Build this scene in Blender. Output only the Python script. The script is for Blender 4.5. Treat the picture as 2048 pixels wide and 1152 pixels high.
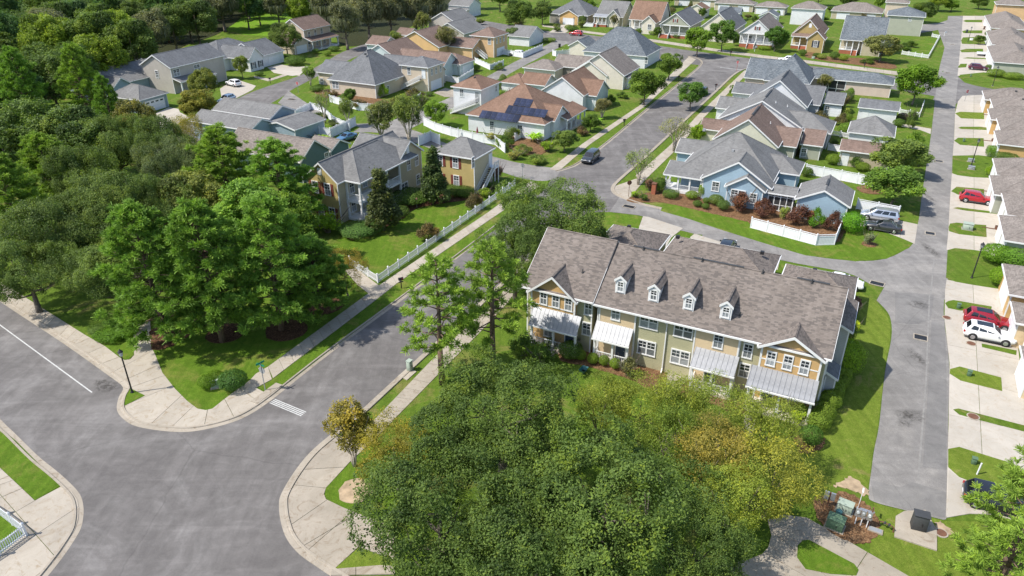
import bpy, bmesh, math, random
import numpy as np
from mathutils import Vector, Matrix
from mathutils.geometry import tessellate_polygon

for _o in list(bpy.data.objects):
    bpy.data.objects.remove(_o)
SC = bpy.context.scene
COL = SC.collection
R = math.radians

# ------------------------------------------------------------------ camera
CAM_H = 40.0
PITCH = 28.0
FOCAL = 1450.0 / 2048.0            # focal length as a fraction of the picture width
cam_data = bpy.data.cameras.new('camera')
cam_data.sensor_width = 36.0
cam_data.lens = 36.0 * FOCAL
cam_data.clip_start = 0.5
cam_data.clip_end = 4000.0
cam = bpy.data.objects.new('camera', cam_data)
cam.location = (0, 0, CAM_H)
cam.rotation_euler = (R(90 - PITCH), 0, 0)
COL.objects.link(cam)
SC.camera = cam

# ------------------------------------------------------------------ light
SUN_HEAD = 75.0      # compass direction (from +Y towards +X) in which shadows fall
SUN_ELEV = 53.0
world = bpy.data.worlds.new('World')
SC.world = world
world.use_nodes = True
wn = world.node_tree.nodes
bg = wn['Background']
sky = wn.new('ShaderNodeTexSky')
sky.sky_type = 'NISHITA'
sky.sun_disc = False
sky.sun_elevation = R(SUN_ELEV)
sky.sun_rotation = R(SUN_HEAD + 180)
sky.air_density = 1.0
sky.dust_density = 1.2
world.node_tree.links.new(sky.outputs[0], bg.inputs[0])
bg.inputs[1].default_value = 0.15
sd = bpy.data.lights.new('sun', 'SUN')
sd.energy = 4.1
sd.angle = R(0.55)
sd.color = (1.0, 0.95, 0.87)
sun = bpy.data.objects.new('sun', sd)
COL.objects.link(sun)
_h, _e = R(SUN_HEAD), R(SUN_ELEV)
_d = Vector((math.sin(_h) * math.cos(_e), math.cos(_h) * math.cos(_e), -math.sin(_e)))
sun.rotation_euler = _d.to_track_quat('-Z', 'Y').to_euler()
SC.view_settings.view_transform = 'Standard'
SC.view_settings.look = 'None'
SC.view_settings.exposure = 0.54
SC.view_settings.gamma = 1.0
SC.view_settings.use_curve_mapping = False
SC.render.engine = 'CYCLES'
SC.cycles.max_bounces = 5
SC.cycles.diffuse_bounces = 3
SC.cycles.glossy_bounces = 2
SC.cycles.transmission_bounces = 3
SC.cycles.transparent_max_bounces = 6

# ------------------------------------------------------------------ survey: a picture position on a level plane -> place in the world
_F = 1450.0
_ct, _st = math.cos(R(PITCH)), math.sin(R(PITCH))
def ray(px, py):
    u, v = (px - 1024) / _F, (576 - py) / _F
    return Vector((u, _ct + v * _st, -_st + v * _ct))
def at(px, py, z=0.0):
    d = ray(px, py)
    t = (z - CAM_H) / d.z
    return Vector((d.x * t, d.y * t, z))
GRID = -26.8          # the street grid, as a rotation about Z

# ------------------------------------------------------------------ node helpers
MATS = {}
class NT:
    def __init__(s, name):
        m = bpy.data.materials.new(name)
        m.use_nodes = True
        s.m = m; s.t = m.node_tree
        s.b = s.t.nodes['Principled BSDF']
        MATS[name] = m
    def n(s, typ, ins=None, **kw):
        nd = s.t.nodes.new('ShaderNode' + typ)
        for k, v in kw.items():
            setattr(nd, k, v)
        if ins:
            for k, v in ins.items():
                s.put(nd.inputs[k], v)
        return nd
    def put(s, sock, v):
        if isinstance(v, bpy.types.NodeSocket):
            s.t.links.new(v, sock)
        elif isinstance(v, bpy.types.Node):
            s.t.links.new(v.outputs[0], sock)
        else:
            if hasattr(sock, 'default_value') and isinstance(v, (tuple, list)) and len(v) == 3 and len(sock.default_value) == 4:
                v = (*v, 1)
            sock.default_value = v
    def noise(s, vec, scale, detail=4, rough=.55, dist=0.):
        return s.n('TexNoise', {'Vector': vec, 'Scale': scale, 'Detail': detail, 'Roughness': rough, 'Distortion': dist})
    def ramp(s, fac, stops, interp='LINEAR'):
        r = s.n('ValToRGB', {'Fac': fac})
        e = r.color_ramp.elements
        r.color_ramp.interpolation = interp
        while len(e) < len(stops):
            e.new(0.5)
        for i, (p, c) in enumerate(stops):
            e[i].position = p
            e[i].color = (c, c, c, 1) if isinstance(c, (int, float)) else (*c, 1)
        return r
    def mix(s, fac, a, b, mode='MIX'):
        x = s.n('Mix', data_type='RGBA', blend_type=mode)
        s.put(x.inputs[0], fac); s.put(x.inputs[6], a); s.put(x.inputs[7], b)
        return x.outputs[2]
    def math(s, op, a, b=0.0, c=None):
        x = s.n('Math', operation=op)
        s.put(x.inputs[0], a); s.put(x.inputs[1], b)
        if c is not None: s.put(x.inputs[2], c)
        return x.outputs[0]
    def bump(s, h, strength=.3, dist=.02):
        x = s.n('Bump', {'Height': h, 'Strength': strength, 'Distance': dist})
        s.put(s.b.inputs['Normal'], x)
    def out(s, col=None, rough=None, metal=None, spec=None):
        if col is not None: s.put(s.b.inputs['Base Color'], col)
        if rough is not None: s.put(s.b.inputs['Roughness'], rough)
        if metal is not None: s.put(s.b.inputs['Metallic'], metal)
        if spec is not None: s.put(s.b.inputs['Specular IOR Level'], spec)
        return s.m
    def pos(s):
        return s.n('NewGeometry').outputs['Position']
    def obj(s):
        return s.n('TexCoord').outputs['Object']
    def uv(s):
        return s.n('UVMap').outputs[0]

def plain(name, col, rough=.6, metal=0., spec=.4, var=.12, scale=3.0):
    """paint, plastic or metal with a little weathering"""
    if name in MATS: return MATS[name]
    t = NT(name)
    nz = t.noise(t.obj(), scale, 5, .6)
    f = t.ramp(nz.outputs[0], [(.3, 1 - var), (.7, 1 + var * .4)])
    c = t.mix(1.0, (*col, 1), f.outputs[0], 'MULTIPLY')
    return t.out(c, rough, metal, spec)

def asphalt(name, a, b, c, streak=1.0, speck=1.0):
    t = NT(name); p = t.pos()
    big = t.noise(p, .13, 6, .62, 1.6)
    med = t.noise(p, .9, 6, .65, .8)
    fine = t.noise(p, 22, 3, .7)
    base = t.ramp(big.outputs[0], [(.25, a), (.5, b), (.72, c)])
    md = t.ramp(med.outputs[0], [(.3, .86), (.68, 1.12)])
    fn = t.ramp(fine.outputs[0], [(.25, 1 - .25 * speck), (.75, 1 + .2 * speck)])
    col = t.mix(1, base.outputs[0], md.outputs[0], 'MULTIPLY')
    col = t.mix(1, col, fn.outputs[0], 'MULTIPLY')
    # worn wheel streaks, stretched along the grid
    mp = t.n('Mapping', {'Vector': p, 'Rotation': (0, 0, R(-GRID)), 'Scale': (.75, .06, 1)})
    st = t.noise(mp.outputs[0], 1.0, 5, .6, .5)
    sr = t.ramp(st.outputs[0], [(.45, 1.0), (.62, 1 + .16 * streak), (.75, 1.0)])
    col = t.mix(1, col, sr.outputs[0], 'MULTIPLY')
    # a few thin cracks
    vo = t.n('TexVoronoi', {'Vector': t.mix(.5, p, t.noise(p, .25, 5).outputs[1]), 'Scale': .11}, feature='DISTANCE_TO_EDGE')
    ck = t.ramp(vo.outputs[0], [(0, .84), (.003, 1.0)])
    col = t.mix(1, col, ck.outputs[0], 'MULTIPLY')
    bl = t.ramp(t.noise(p, .45, 6, .7, 1.5).outputs[0], [(.66, 1.0), (.78, .62)])
    col = t.mix(1, col, bl.outputs[0], 'MULTIPLY')
    mp2 = t.n('Mapping', {'Vector': p, 'Rotation': (0, 0, R(37)), 'Scale': (.05, .5, 1)})
    s2 = t.ramp(t.noise(mp2.outputs[0], 1.0, 6, .65, .8).outputs[0], [(.5, 1.0), (.66, 1 + .2 * streak), (.78, 1.05)])
    col = t.mix(1, col, s2.outputs[0], 'MULTIPLY')
    t.bump(fine.outputs[0], .25, .01)
    return t.out(col, .9, 0, .25)

def concrete(name, a, b, stain):
    t = NT(name); p = t.pos()
    oi = t.n('ObjectInfo')
    big = t.noise(p, .35, 6, .65, 1.0)
    fine = t.noise(p, 14, 4, .7)
    base = t.ramp(big.outputs[0], [(.3, a), (.65, b)])
    st = t.noise(p, .8, 7, .7, 2.5)
    sm = t.ramp(st.outputs[0], [(.52, 0.), (.70, .8)])
    col = t.mix(sm.outputs[0], base.outputs[0], (*stain, 1))
    fn = t.ramp(fine.outputs[0], [(.25, .9), (.75, 1.06)])
    col = t.mix(1, col, fn.outputs[0], 'MULTIPLY')
    vr = t.ramp(oi.outputs['Random'], [(0, .9), (1, 1.04)])
    col = t.mix(1, col, vr.outputs[0], 'MULTIPLY')
    t.bump(fine.outputs[0], .2, .008)
    return t.out(col, .88, 0, .25)

def grass(name, dark, mid, light, dry, drymin=.6):
    t = NT(name); p = t.pos()
    big = t.noise(p, .22, 6, .65, 1.2)
    med = t.noise(p, 1.6, 6, .75, .6)
    fine = t.noise(p, 13, 4, .8)
    fin2 = t.noise(p, 45, 2, .7)
    base = t.ramp(med.outputs[0], [(.25, dark), (.5, mid), (.72, light)])
    dm = t.ramp(t.math('ADD', t.math('MULTIPLY', big.outputs[0], .8), t.math('MULTIPLY', med.outputs[0], .2)), [(drymin - .06, 0.), (drymin + .08, .85)])
    col = t.mix(dm.outputs[0], base.outputs[0], (*dry, 1))
    mp = t.n('Mapping', {'Vector': p, 'Rotation': (0, 0, R(-GRID)), 'Scale': (1.9, .05, 1)})
    mow = t.ramp(t.noise(mp.outputs[0], 1.0, 2, .5).outputs[0], [(.42, .92), (.58, 1.07)])
    col = t.mix(1, col, mow.outputs[0], 'MULTIPLY')
    fn = t.ramp(fine.outputs[0], [(.25, .52), (.5, 1.0), (.75, 1.38)])
    col = t.mix(1, col, fn.outputs[0], 'MULTIPLY')
    f2 = t.ramp(fin2.outputs[0], [(.3, .7), (.7, 1.3)])
    col = t.mix(1, col, f2.outputs[0], 'MULTIPLY')
    t.bump(fine.outputs[0], .8, .07)
    return t.out(col, .95, 0, .1)

def mulch(name, a, b, c):
    t = NT(name); p = t.pos()
    f = t.n('TexVoronoi', {'Vector': p, 'Scale': 9.0})
    g = t.noise(p, 1.2, 5, .6)
    h = t.noise(p, 26, 3, .7)
    base = t.ramp(f.outputs['Color'], [(.1, a), (.55, b), (.95, c)])
    md = t.ramp(g.outputs[0], [(.3, .7), (.7, 1.2)])
    col = t.mix(1, base.outputs[0], md.outputs[0], 'MULTIPLY')
    hh = t.ramp(h.outputs[0], [(.3, .7), (.7, 1.25)])
    col = t.mix(1, col, hh.outputs[0], 'MULTIPLY')
    t.bump(f.outputs[0], .8, .05)
    return t.out(col, .95, 0, .1)

def shingle(name, a, b, c, bw=.34, bh=.15, contrast=1.0):
    """courses of tabs: every tab gets its own tone"""
    t = NT(name); uv = t.uv()
    sp = t.n('SeparateXYZ', {'Vector': uv})
    row = t.math('FLOOR', t.math('DIVIDE', sp.outputs[1], bh))
    rw = t.n('TexWhiteNoise', {'W': row}, noise_dimensions='1D')
    uu = t.math('ADD', t.math('DIVIDE', sp.outputs[0], bw), t.math('MULTIPLY', rw.outputs[0], 7.3))
    cb = t.n('CombineXYZ', {'X': t.math('FLOOR', uu), 'Y': row})
    wn_ = t.n('TexWhiteNoise', {'Vector': cb.outputs[0]}, noise_dimensions='2D')
    k = .5 * (1 - contrast)
    mixc = lambda x, y, f: tuple(p + (q - p) * f for p, q in zip(x, y))
    mean = tuple((2 * p + 2 * q + r_) / 5 for p, q, r_ in zip(a, b, c))
    col = t.ramp(wn_.outputs[0], [(0, mixc(c, mean, k)), (.28, mixc(c, mean, k)), (.33, mixc(a, mean, k)), (.62, mixc(a, mean, k)), (.7, mixc(b, mean, k))]).outputs[0]
    f = t.math('FRACT', t.math('DIVIDE', sp.outputs[1], bh))
    ln = t.ramp(f, [(0, .72), (.12, .8), (.2, 1.0)])
    col = t.mix(1, col, ln.outputs[0], 'MULTIPLY')
    big = t.noise(t.pos(), .35, 6, .6, .5)
    bm = t.ramp(big.outputs[0], [(.3, .86), (.7, 1.13)])
    col = t.mix(1, col, bm.outputs[0], 'MULTIPLY')
    stv = t.noise(t.n('Mapping', {'Vector': uv, 'Scale': (1.4, .12, 1)}).outputs[0], 1.0, 4, .6)
    sm = t.ramp(stv.outputs[0], [(.35, .9), (.65, 1.07)])
    col = t.mix(1, col, sm.outputs[0], 'MULTIPLY')
    t.bump(f, .4, .02)
    return t.out(col, .92, 0, .15)

def siding(name, col, pitch=.17, board=False, rough=.65):
    t = NT(name); uv = t.uv()
    sp = t.n('SeparateXYZ', {'Vector': uv})
    f = t.math('FRACT', t.math('DIVIDE', sp.outputs[0 if board else 1], pitch))
    line = t.ramp(f, [(0, .62), (.09, .72), (.13, 1.0), (1.0, .97)])
    nz = t.noise(t.pos(), .7, 5, .6)
    nm = t.ramp(nz.outputs[0], [(.3, .9), (.7, 1.04)])
    c = t.mix(1, (*col, 1), line.outputs[0], 'MULTIPLY')
    c = t.mix(1, c, nm.outputs[0], 'MULTIPLY')
    t.bump(f, .6, .03)
    return t.out(c, rough, 0, .3)

def glass(name, col, rough=.08):
    t = NT(name)
    oi = t.n('ObjectInfo')
    nz = t.noise(t.n('Mapping', {'Vector': t.obj(), 'Scale': (1, 1, 9)}).outputs[0], 1.5, 3)
    f = t.ramp(nz.outputs[0], [(.35, .75), (.7, 1.5)])
    c = t.mix(1, (*col, 1), f.outputs[0], 'MULTIPLY')
    v = t.ramp(oi.outputs['Random'], [(0, .6), (1, 1.5)])
    c = t.mix(1, c, v.outputs[0], 'MULTIPLY')
    return t.out(c, rough, 0, .8)

M = {}
M['asphalt'] = asphalt('asphalt', (.108, .100, .096), (.135, .126, .120), (.19, .18, .172))
M['alley'] = asphalt('alley_asphalt', (.155, .147, .138), (.198, .188, .176), (.25, .235, .215), .8, 1.3)
M['patch'] = asphalt('asphalt_patch', (.140, .135, .129), (.175, .168, .16), (.22, .21, .195), .4, 1.2)
M['concrete'] = concrete('concrete', (.34, .30, .245), (.42, .375, .31), (.27, .205, .13))
M['concrete_old'] = concrete('concrete_old', (.29, .255, .205), (.37, .325, .265), (.20, .15, .10))
M['drive'] = concrete('driveway_concrete', (.39, .355, .30), (.46, .42, .36), (.36, .295, .22))
M['grass'] = grass('grass', (.060, .108, .011), (.088, .145, .016), (.124, .178, .025), (.20, .17, .06), .58)
M['lawn'] = grass('lawn_green', (.060, .118, .009), (.086, .152, .013), (.118, .180, .02), (.17, .172, .04), .57)
M['dry'] = grass('lawn_dry', (.085, .135, .014), (.125, .175, .022), (.17, .21, .035), (.27, .20, .09), .63)
M['meadow'] = grass('meadow', (.085, .185, .012), (.12, .23, .016), (.16, .26, .02), (.22, .22, .05))
M['mulch'] = mulch('mulch_dark', (.045, .022, .012), (.10, .052, .030), (.19, .105, .06))
M['straw'] = mulch('pine_straw', (.10, .055, .028), (.18, .10, .052), (.26, .16, .085))
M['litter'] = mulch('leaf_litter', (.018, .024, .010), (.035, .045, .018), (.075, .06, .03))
M['sand'] = plain('bare_soil', (.40, .30, .195), .95, var=.4, scale=1.6)
M['white'] = plain('white_paint', (.72, .72, .71), .5, var=.06)
M['vinyl'] = plain('white_vinyl', (.74, .75, .77), .45, var=.07)
M['stone'] = plain('pale_stone', (.62, .56, .46), .8, var=.2)
M['brick'] = plain('red_brick', (.34, .115, .06), .85, var=.25, scale=9)
M['black'] = plain('black_metal', (.022, .022, .024), .45)
M['rubber'] = plain('rubber', (.02, .02, .02), .85)
M['dkgrey'] = plain('dark_grey', (.05, .052, .055), .6)
M['grey'] = plain('grey_metal', (.35, .36, .37), .45, .3)
M['silver'] = plain('galvanised', (.52, .54, .56), .35, .7)
M['green_box'] = plain('utility_green', (.10, .17, .10), .6)
M['pale_green'] = plain('utility_pale_green', (.34, .40, .33), .6)
M['rust'] = plain('rust_brown', (.16, .075, .045), .8, var=.3)
M['glass'] = glass('window_glass', (.035, .042, .05))
M['screen'] = glass('window_screen', (.20, .215, .225), .35)
M['blind'] = glass('window_blind', (.42, .44, .45), .3)
M['mesh'] = plain('insect_mesh', (.035, .035, .036), .8)
M['tin'] = plain('metal_roof', (.33, .337, .35), .42, .2, var=.3, scale=1.2)

# ------------------------------------------------------------------ mesh helper
class MB:
    def __init__(s):
        s.v = []; s.f = []; s.mi = []
    def add(s, vs, fs, mi=0):
        o = len(s.v)
        s.v.extend(tuple(p) for p in vs)
        for f in fs:
            s.f.append([i + o for i in f]); s.mi.append(mi)
        return s
    def box(s, x0, x1, y0, y1, z0, z1, mi=0):
        return s.add([(x0, y0, z0), (x1, y0, z0), (x1, y1, z0), (x0, y1, z0), (x0, y0, z1), (x1, y0, z1), (x1, y1, z1), (x0, y1, z1)],
                     [(0, 3, 2, 1), (4, 5, 6, 7), (0, 1, 5, 4), (1, 2, 6, 5), (2, 3, 7, 6), (3, 0, 4, 7)], mi)
    def prism(s, poly, z0, z1, mi=0, bottom=False):
        n = len(poly)
        a = sum(poly[i][0] * poly[(i + 1) % n][1] - poly[(i + 1) % n][0] * poly[i][1] for i in range(n))
        if a < 0: poly = poly[::-1]
        zf0 = z0 if callable(z0) else (lambda p: z0)
        zf1 = z1 if callable(z1) else (lambda p: z1)
        vs = [(p[0], p[1], zf0(p)) for p in poly] + [(p[0], p[1], zf1(p)) for p in poly]
        tri = tessellate_polygon([[Vector((p[0], p[1], 0)) for p in poly]])
        fs = []
        for t in tri:
            A, B, C = (Vector(poly[i][:2]) for i in t)
            cr = (B.x - A.x) * (C.y - A.y) - (B.y - A.y) * (C.x - A.x)
            t = tuple(t) if cr > 0 else tuple(t)[::-1]
            fs.append(tuple(i + n for i in t))
            if bottom: fs.append(t[::-1])
        for i in range(n):
            j = (i + 1) % n
            fs.append((i, j, j + n, i + n))
        return s.add(vs, fs, mi)
    def sheet(s, poly, z, mi=0):
        tri = tessellate_polygon([[Vector((p[0], p[1], 0)) for p in poly]])
        fs = []
        for t in tri:
            A, B, C = (Vector(poly[i][:2]) for i in t)
            cr = (B.x - A.x) * (C.y - A.y) - (B.y - A.y) * (C.x - A.x)
            fs.append(tuple(t) if cr > 0 else tuple(t)[::-1])
        return s.add([(p[0], p[1], z) for p in poly], fs, mi)
    def tube(s, p0, p1, r0, r1=None, n=8, mi=0, cap=True):
        r1 = r0 if r1 is None else r1
        p0, p1 = Vector(p0), Vector(p1)
        d = (p1 - p0).normalized()
        a = d.orthogonal().normalized(); b = d.cross(a)
        vs = []
        for p, r in ((p0, r0), (p1, r1)):
            for i in range(n):
                t = 2 * math.pi * i / n
                vs.append(p + (a * math.cos(t) + b * math.sin(t)) * r)
        fs = [(i, (i + 1) % n, (i + 1) % n + n, i + n) for i in range(n)]
        if cap: fs += [tuple(range(n))[::-1], tuple(range(n, 2 * n))]
        return s.add(vs, fs, mi)
    def path(s, pts, rs, n=6, mi=0):
        for i in range(len(pts) - 1):
            s.tube(pts[i], pts[i + 1], rs[i], rs[i + 1], n, mi, cap=(i == len(pts) - 2 or i == 0))
        return s
    def lathe(s, prof, n=16, c=(0, 0), mi=0):
        vs = []
        for r, z in prof:
            for i in range(n):
                t = 2 * math.pi * i / n
                vs.append((c[0] + r * math.cos(t), c[1] + r * math.sin(t), z))
        fs = []
        for k in range(len(prof) - 1):
            for i in range(n):
                j = (i + 1) % n
                fs.append((k * n + i, k * n + j, (k + 1) * n + j, (k + 1) * n + i))
        fs += [tuple(range(n))[::-1], tuple(range((len(prof) - 1) * n, len(prof) * n))]
        return s.add(vs, fs, mi)
    def shift(s, dx, dy, dz=0, i0=0):
        s.v[i0:] = [(x + dx, y + dy, z + dz) for x, y, z in s.v[i0:]]
        return s
    def xf(s, m, i0=0):
        s.v[i0:] = [tuple(m @ Vector(p)) for p in s.v[i0:]]
        return s
    def mesh(s, name, mats, smooth=False, uv=True):
        me = bpy.data.meshes.new(name)
        me.from_pydata(s.v, [], s.f)
        for m in (mats if isinstance(mats, (list, tuple)) else [mats]):
            me.materials.append(m)
        if any(s.mi): me.polygons.foreach_set('material_index', s.mi)
        if smooth:
            me.polygons.foreach_set('use_smooth', [True] * len(s.f))
        me.update()
        if uv and len(me.loops): autouv(me)
        return me
    def build(s, name, mats, parent=None, loc=(0, 0, 0), rz=0, smooth=False, uv=True):
        return link(name, s.mesh(name, mats, smooth, uv), parent, loc, rz)

def autouv(me):
    nl, npol, nv = len(me.loops), len(me.polygons), len(me.vertices)
    co = np.empty(nv * 3); me.vertices.foreach_get('co', co); co = co.reshape(-1, 3)
    li = np.empty(nl, int); me.loops.foreach_get('vertex_index', li)
    pn = np.empty(npol * 3); me.polygons.foreach_get('normal', pn); pn = pn.reshape(-1, 3)
    lt = np.empty(npol, int); me.polygons.foreach_get('loop_total', lt)
    n = np.repeat(pn, lt, axis=0)
    flat = np.hypot(n[:, 0], n[:, 1]) < .05
    ux = np.where(flat, 1, -n[:, 1]); uy = np.where(flat, 0, n[:, 0])
    ln = np.hypot(ux, uy); ux /= ln; uy /= ln
    u = np.stack([ux, uy, np.zeros(nl)], 1)
    v = np.cross(n, u)
    p = co[li]
    out = np.stack([(p * u).sum(1), (p * v).sum(1)], 1).astype(np.float32)
    layer = me.uv_layers.new(name='UVMap')
    layer.data.foreach_set('uv', out.ravel())

def link(name, data, parent=None, loc=(0, 0, 0), rz=0):
    o = bpy.data.objects.new(name, data)
    COL.objects.link(o)
    o.location = loc
    if rz: o.rotation_euler = (0, 0, rz)
    if parent is not None: o.parent = parent
    return o
def tag(o, label=None, cat=None, group=None, kind=None):
    if label: o['label'] = label
    if cat: o['category'] = cat
    if group: o['group'] = group
    if kind: o['kind'] = kind
    return o
def empty(name, loc=(0, 0, 0), rz=0):
    o = link(name, None, None, loc, rz)
    o.empty_display_size = .3
    return o
KIDS = {}
def kids(o):
    return [c for c in o.children]
def copy_tree(o, parent=None):
    c = o.copy(); COL.objects.link(c); c.parent = parent
    for ch in kids(o): copy_tree(ch, c)
    return c
def W(pts, z=0.0):
    """picture points on the level z -> world xy"""
    return [tuple(at(x, y, z).xy) for x, y in pts]
def smooth_line(p, n=5, closed=False):
    """Catmull-Rom through the points"""
    P = [Vector(q[:2]) for q in p]
    out = []
    N = len(P)
    rng = range(N if closed else N - 1)
    for i in rng:
        a = P[(i - 1) % N] if closed or i > 0 else P[0]
        b, c = P[i], P[(i + 1) % N]
        d = P[(i + 2) % N] if closed or i + 2 < N else P[-1]
        for k in range(n):
            t = k / n
            out.append(tuple(.5 * ((2 * b) + (c - a) * t + (2 * a - 5 * b + 4 * c - d) * t * t + (3 * b - a - 3 * c + d) * t ** 3)))
    if not closed: out.append(tuple(P[-1]))
    return out
# ================================================================== the setting: ground, roads, pavements
rnd = random.Random(7)
def sheet(name, polys, z, m, label, world=False):
    mb = MB()
    for k, p in enumerate(polys):
        mb.sheet(p if world else W(p), z + .004 * k)
    return tag(mb.build(name, m), label, kind='structure')

g = MB()
g.sheet([(-900, -300), (900, -300), (900, 1800), (-900, 1800)], 0)
tag(g.build('ground', M['grass']), 'mown grass ground of the whole neighbourhood', kind='structure')

# kerb lines (picture positions of the road-side edge)
K_CORNER = [(-120, 521), (0, 603.5), (125, 686), (225, 757)]
K_CORNER2 = [(225, 757), (246, 775), (237, 796), (234, 821), (250, 841), (275, 853.5), (325, 862), (375, 864), (425, 856), (475, 841), (512, 822), (549, 796)]
K_LEFT = [(549, 796), (672, 698.5), (837, 576), (984, 463), (1078, 390)]
K_LEFT2 = [(1116, 344), (1136, 338), (1161, 327), (1219, 285), (1306, 212), (1385, 148), (1404, 130), (1406, 123), (1398, 117), (1378, 112)]
K_RIGHT = [(700, 1175), (659, 1151), (637, 1136), (599, 1109), (574, 1079), (562, 1046), (558, 1014), (562, 989), (587, 946), (619, 906), (659, 871), (727, 816)]
K_RIGHT1 = [(727, 816), (882, 674), (1100, 478), (1165, 425)]
K_RIGHT2 = [(1515, 138), (1498, 136), (1486, 138), (1464, 150), (1434, 178), (1381, 227), (1316, 287), (1274, 325), (1234, 360), (1222, 374), (1224, 385), (1239, 395), (1274, 408), (1321, 419)]
K_SW = [(-130, 705), (0, 838), (27, 864), (75, 911), (112, 941), (140, 966), (160, 989), (167, 1014), (166, 1039), (160, 1061), (140, 1094), (117, 1126), (80, 1172)]

def line_w(px, n=4, smooth=True):
    w = W(px)
    return smooth_line(w, n) if smooth else w
def offset(line, d):
    """shift a world polyline to its left by d"""
    out = []
    for i, p in enumerate(line):
        a = Vector(line[max(i - 1, 0)]); b = Vector(line[min(i + 1, len(line) - 1)])
        t = (b - a).normalized()
        out.append((p[0] - t.y * d, p[1] + t.x * d))
    return out
PROF = [(0.0, .014), (.42, .022), (.46, .115), (.62, .12), (.64, .0)]
def kerb(px, name='kerb', label='', smooth=True, n=4, side=1):
    ln = line_w(px, n, smooth)
    mb = MB()
    rows = [[(x, y, z) for x, y in offset(ln, d * side)] for d, z in PROF]
    for k in range(len(rows) - 1):
        for i in range(len(ln) - 1):
            q = [rows[k][i], rows[k][i + 1], rows[k + 1][i + 1], rows[k + 1][i]]
            mb.add(q, [(0, 1, 2, 3) if side > 0 else (3, 2, 1, 0)])
    return tag(mb.build(name, M['concrete_old']), label, kind='structure')
kerb(K_CORNER, label='concrete kerb of the wide road at the left')
kerb(K_CORNER2, label='curved kerb round the paved corner under the street sign')
kerb(K_LEFT, label='kerb along the left side of the street below the picket fence')
kerb(K_LEFT2, label='kerb along the left side of the far street')
kerb(K_RIGHT, label='curved kerb round the near right corner', side=-1)
kerb(K_RIGHT1, label='kerb along the right side of the street past the pines', side=-1)
kerb(K_RIGHT2, label='kerb along the right side of the far street to the alley mouth', side=1)
kerb(K_SW, label='curved kerb at the bottom left corner', side=-1)

# asphalt
road1 = line_w(K_CORNER) + line_w(K_CORNER2) + line_w(K_LEFT) + W([(1116, 344)]) + line_w(K_LEFT2)[1:] \
    + W([(1415, 108), (1500, 118), (1515, 138)]) + line_w(K_RIGHT2)[1:] + W([(1290, 432), (1219, 424)]) + line_w(K_RIGHT1)[::-1] + line_w(K_RIGHT)[::-1] \
    + W([(660, 1260), (80, 1260), (80, 1172)]) + line_w(K_SW)[::-1]
sheet('road', [road1], .008, M['asphalt'], 'grey asphalt of the wide road and the street running uphill', True)
xs = [(930, 35), (1091, 62), (1171, 69), (1239, 79), (1321, 92), (1364, 99), (1499, 117), (1616, 131), (1791, 152), (1880, 164), (1880, 194), (1781, 178), (1499, 140), (1404, 131), (1321, 121), (1180, 98), (1112, 84), (1040, 78), (930, 62)]
sheet('road', [W(xs)], .016, M['asphalt'], 'asphalt of the far cross street in front of the porch houses', True)
xr = [(1880, 162), (1910, 150), (1919, 156), (1929, 165), (1949, 171), (1985, 178), (2060, 186), (2060, 202), (1985, 196), (1940, 194), (1924, 199), (1912, 208), (1890, 212), (1866, 200)]
sheet('road', [W(xr)], .020, M['asphalt'], 'asphalt of the side street at the stop sign on the right', True)
ls = [(300, 306), (345, 256), (430, 218), (512, 181), (600, 151), (650, 124), (700, 98), (800, 68), (900, 52), (900, 66), (800, 86), (725, 108), (660, 140), (590, 176), (578, 184), (545, 205), (430, 262), (360, 310)]
sheet('road', [line_w(ls[:9]) + line_w(ls[9:])], .012, M['asphalt'], 'asphalt of the street past the grey roofed houses at upper left', True)
# alleys
al1 = [(1219, 424), (1249, 427), (1286, 433), (1340, 455), (1389, 468), (1434, 484), (1560, 520), (1690, 545), (1740, 568), (1768, 575)]
al1b = [(1833, 470), (1830, 483), (1818, 495), (1773, 517), (1711, 522), (1611, 510), (1536, 487), (1449, 460), (1374, 435), (1321, 419), (1274, 408), (1239, 395)]
sheet('alley', [line_w(al1) + W([(1780, 590), (1895, 600), (1898, 470)]) + line_w(al1b)], .022, M['alley'], 'pale asphalt alley curving behind the row of townhouses', True)
al2 = [(1753, 601), (1776, 626), (1783, 651), (1782, 681), (1773, 726), (1766, 776), (1758, 851), (1748, 901), (1743, 939), (1737, 989), (1748, 1004), (1811, 1021), (1886, 1040)]
al2r = [(1892, 1039), (1896, 879), (1896, 851), (1898, 726), (1888, 640), (1888, 601), (1891, 573), (1896, 463), (1905, 338), (1911, 212), (1919, 130), (1927, 32)]
al2l = [(1896, 32), (1893, 60), (1889, 95), (1876, 150), (1863, 262), (1846, 375), (1833, 460), (1800, 540), (1768, 575)]
sheet('alley', [line_w(al2) + line_w(al2r) + line_w(al2l)], .026, M['alley'], 'long pale asphalt alley beside the garage driveways', True)
al3 = [(1124, 338), (1044, 327), (985, 313), (900, 290), (832, 262), (760, 247), (700, 246), (640, 222), (577, 182), (556, 206), (612, 234), (690, 262), (760, 266), (830, 286), (900, 312), (985, 338), (1044, 357), (1085, 362), (1110, 358)]
sheet('alley', [line_w(al3[:9]) + line_w(al3[9:])], .018, M['alley'], 'alley winding between the tan house and the solar roof house', True)
al4 = [(770, 247), (832, 222), (902, 194), (987, 146), (1060, 108), (1112, 80), (1140, 84), (1086, 112), (1024, 145), (930, 202), (860, 238), (812, 262)]
sheet('alley', [line_w(al4[:6]) + line_w(al4[6:])], .024, M['alley'], 'straight alley running up past the two storey garages', True)
al5 = [(1889, 95), (1876, 60), (1830, 68), (1835, 50), (1878, 46), (1896, 40)]
sheet('alley', [W(al5)], .030, M['alley'], 'short alley branch behind the grey two storey garage', True)
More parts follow.
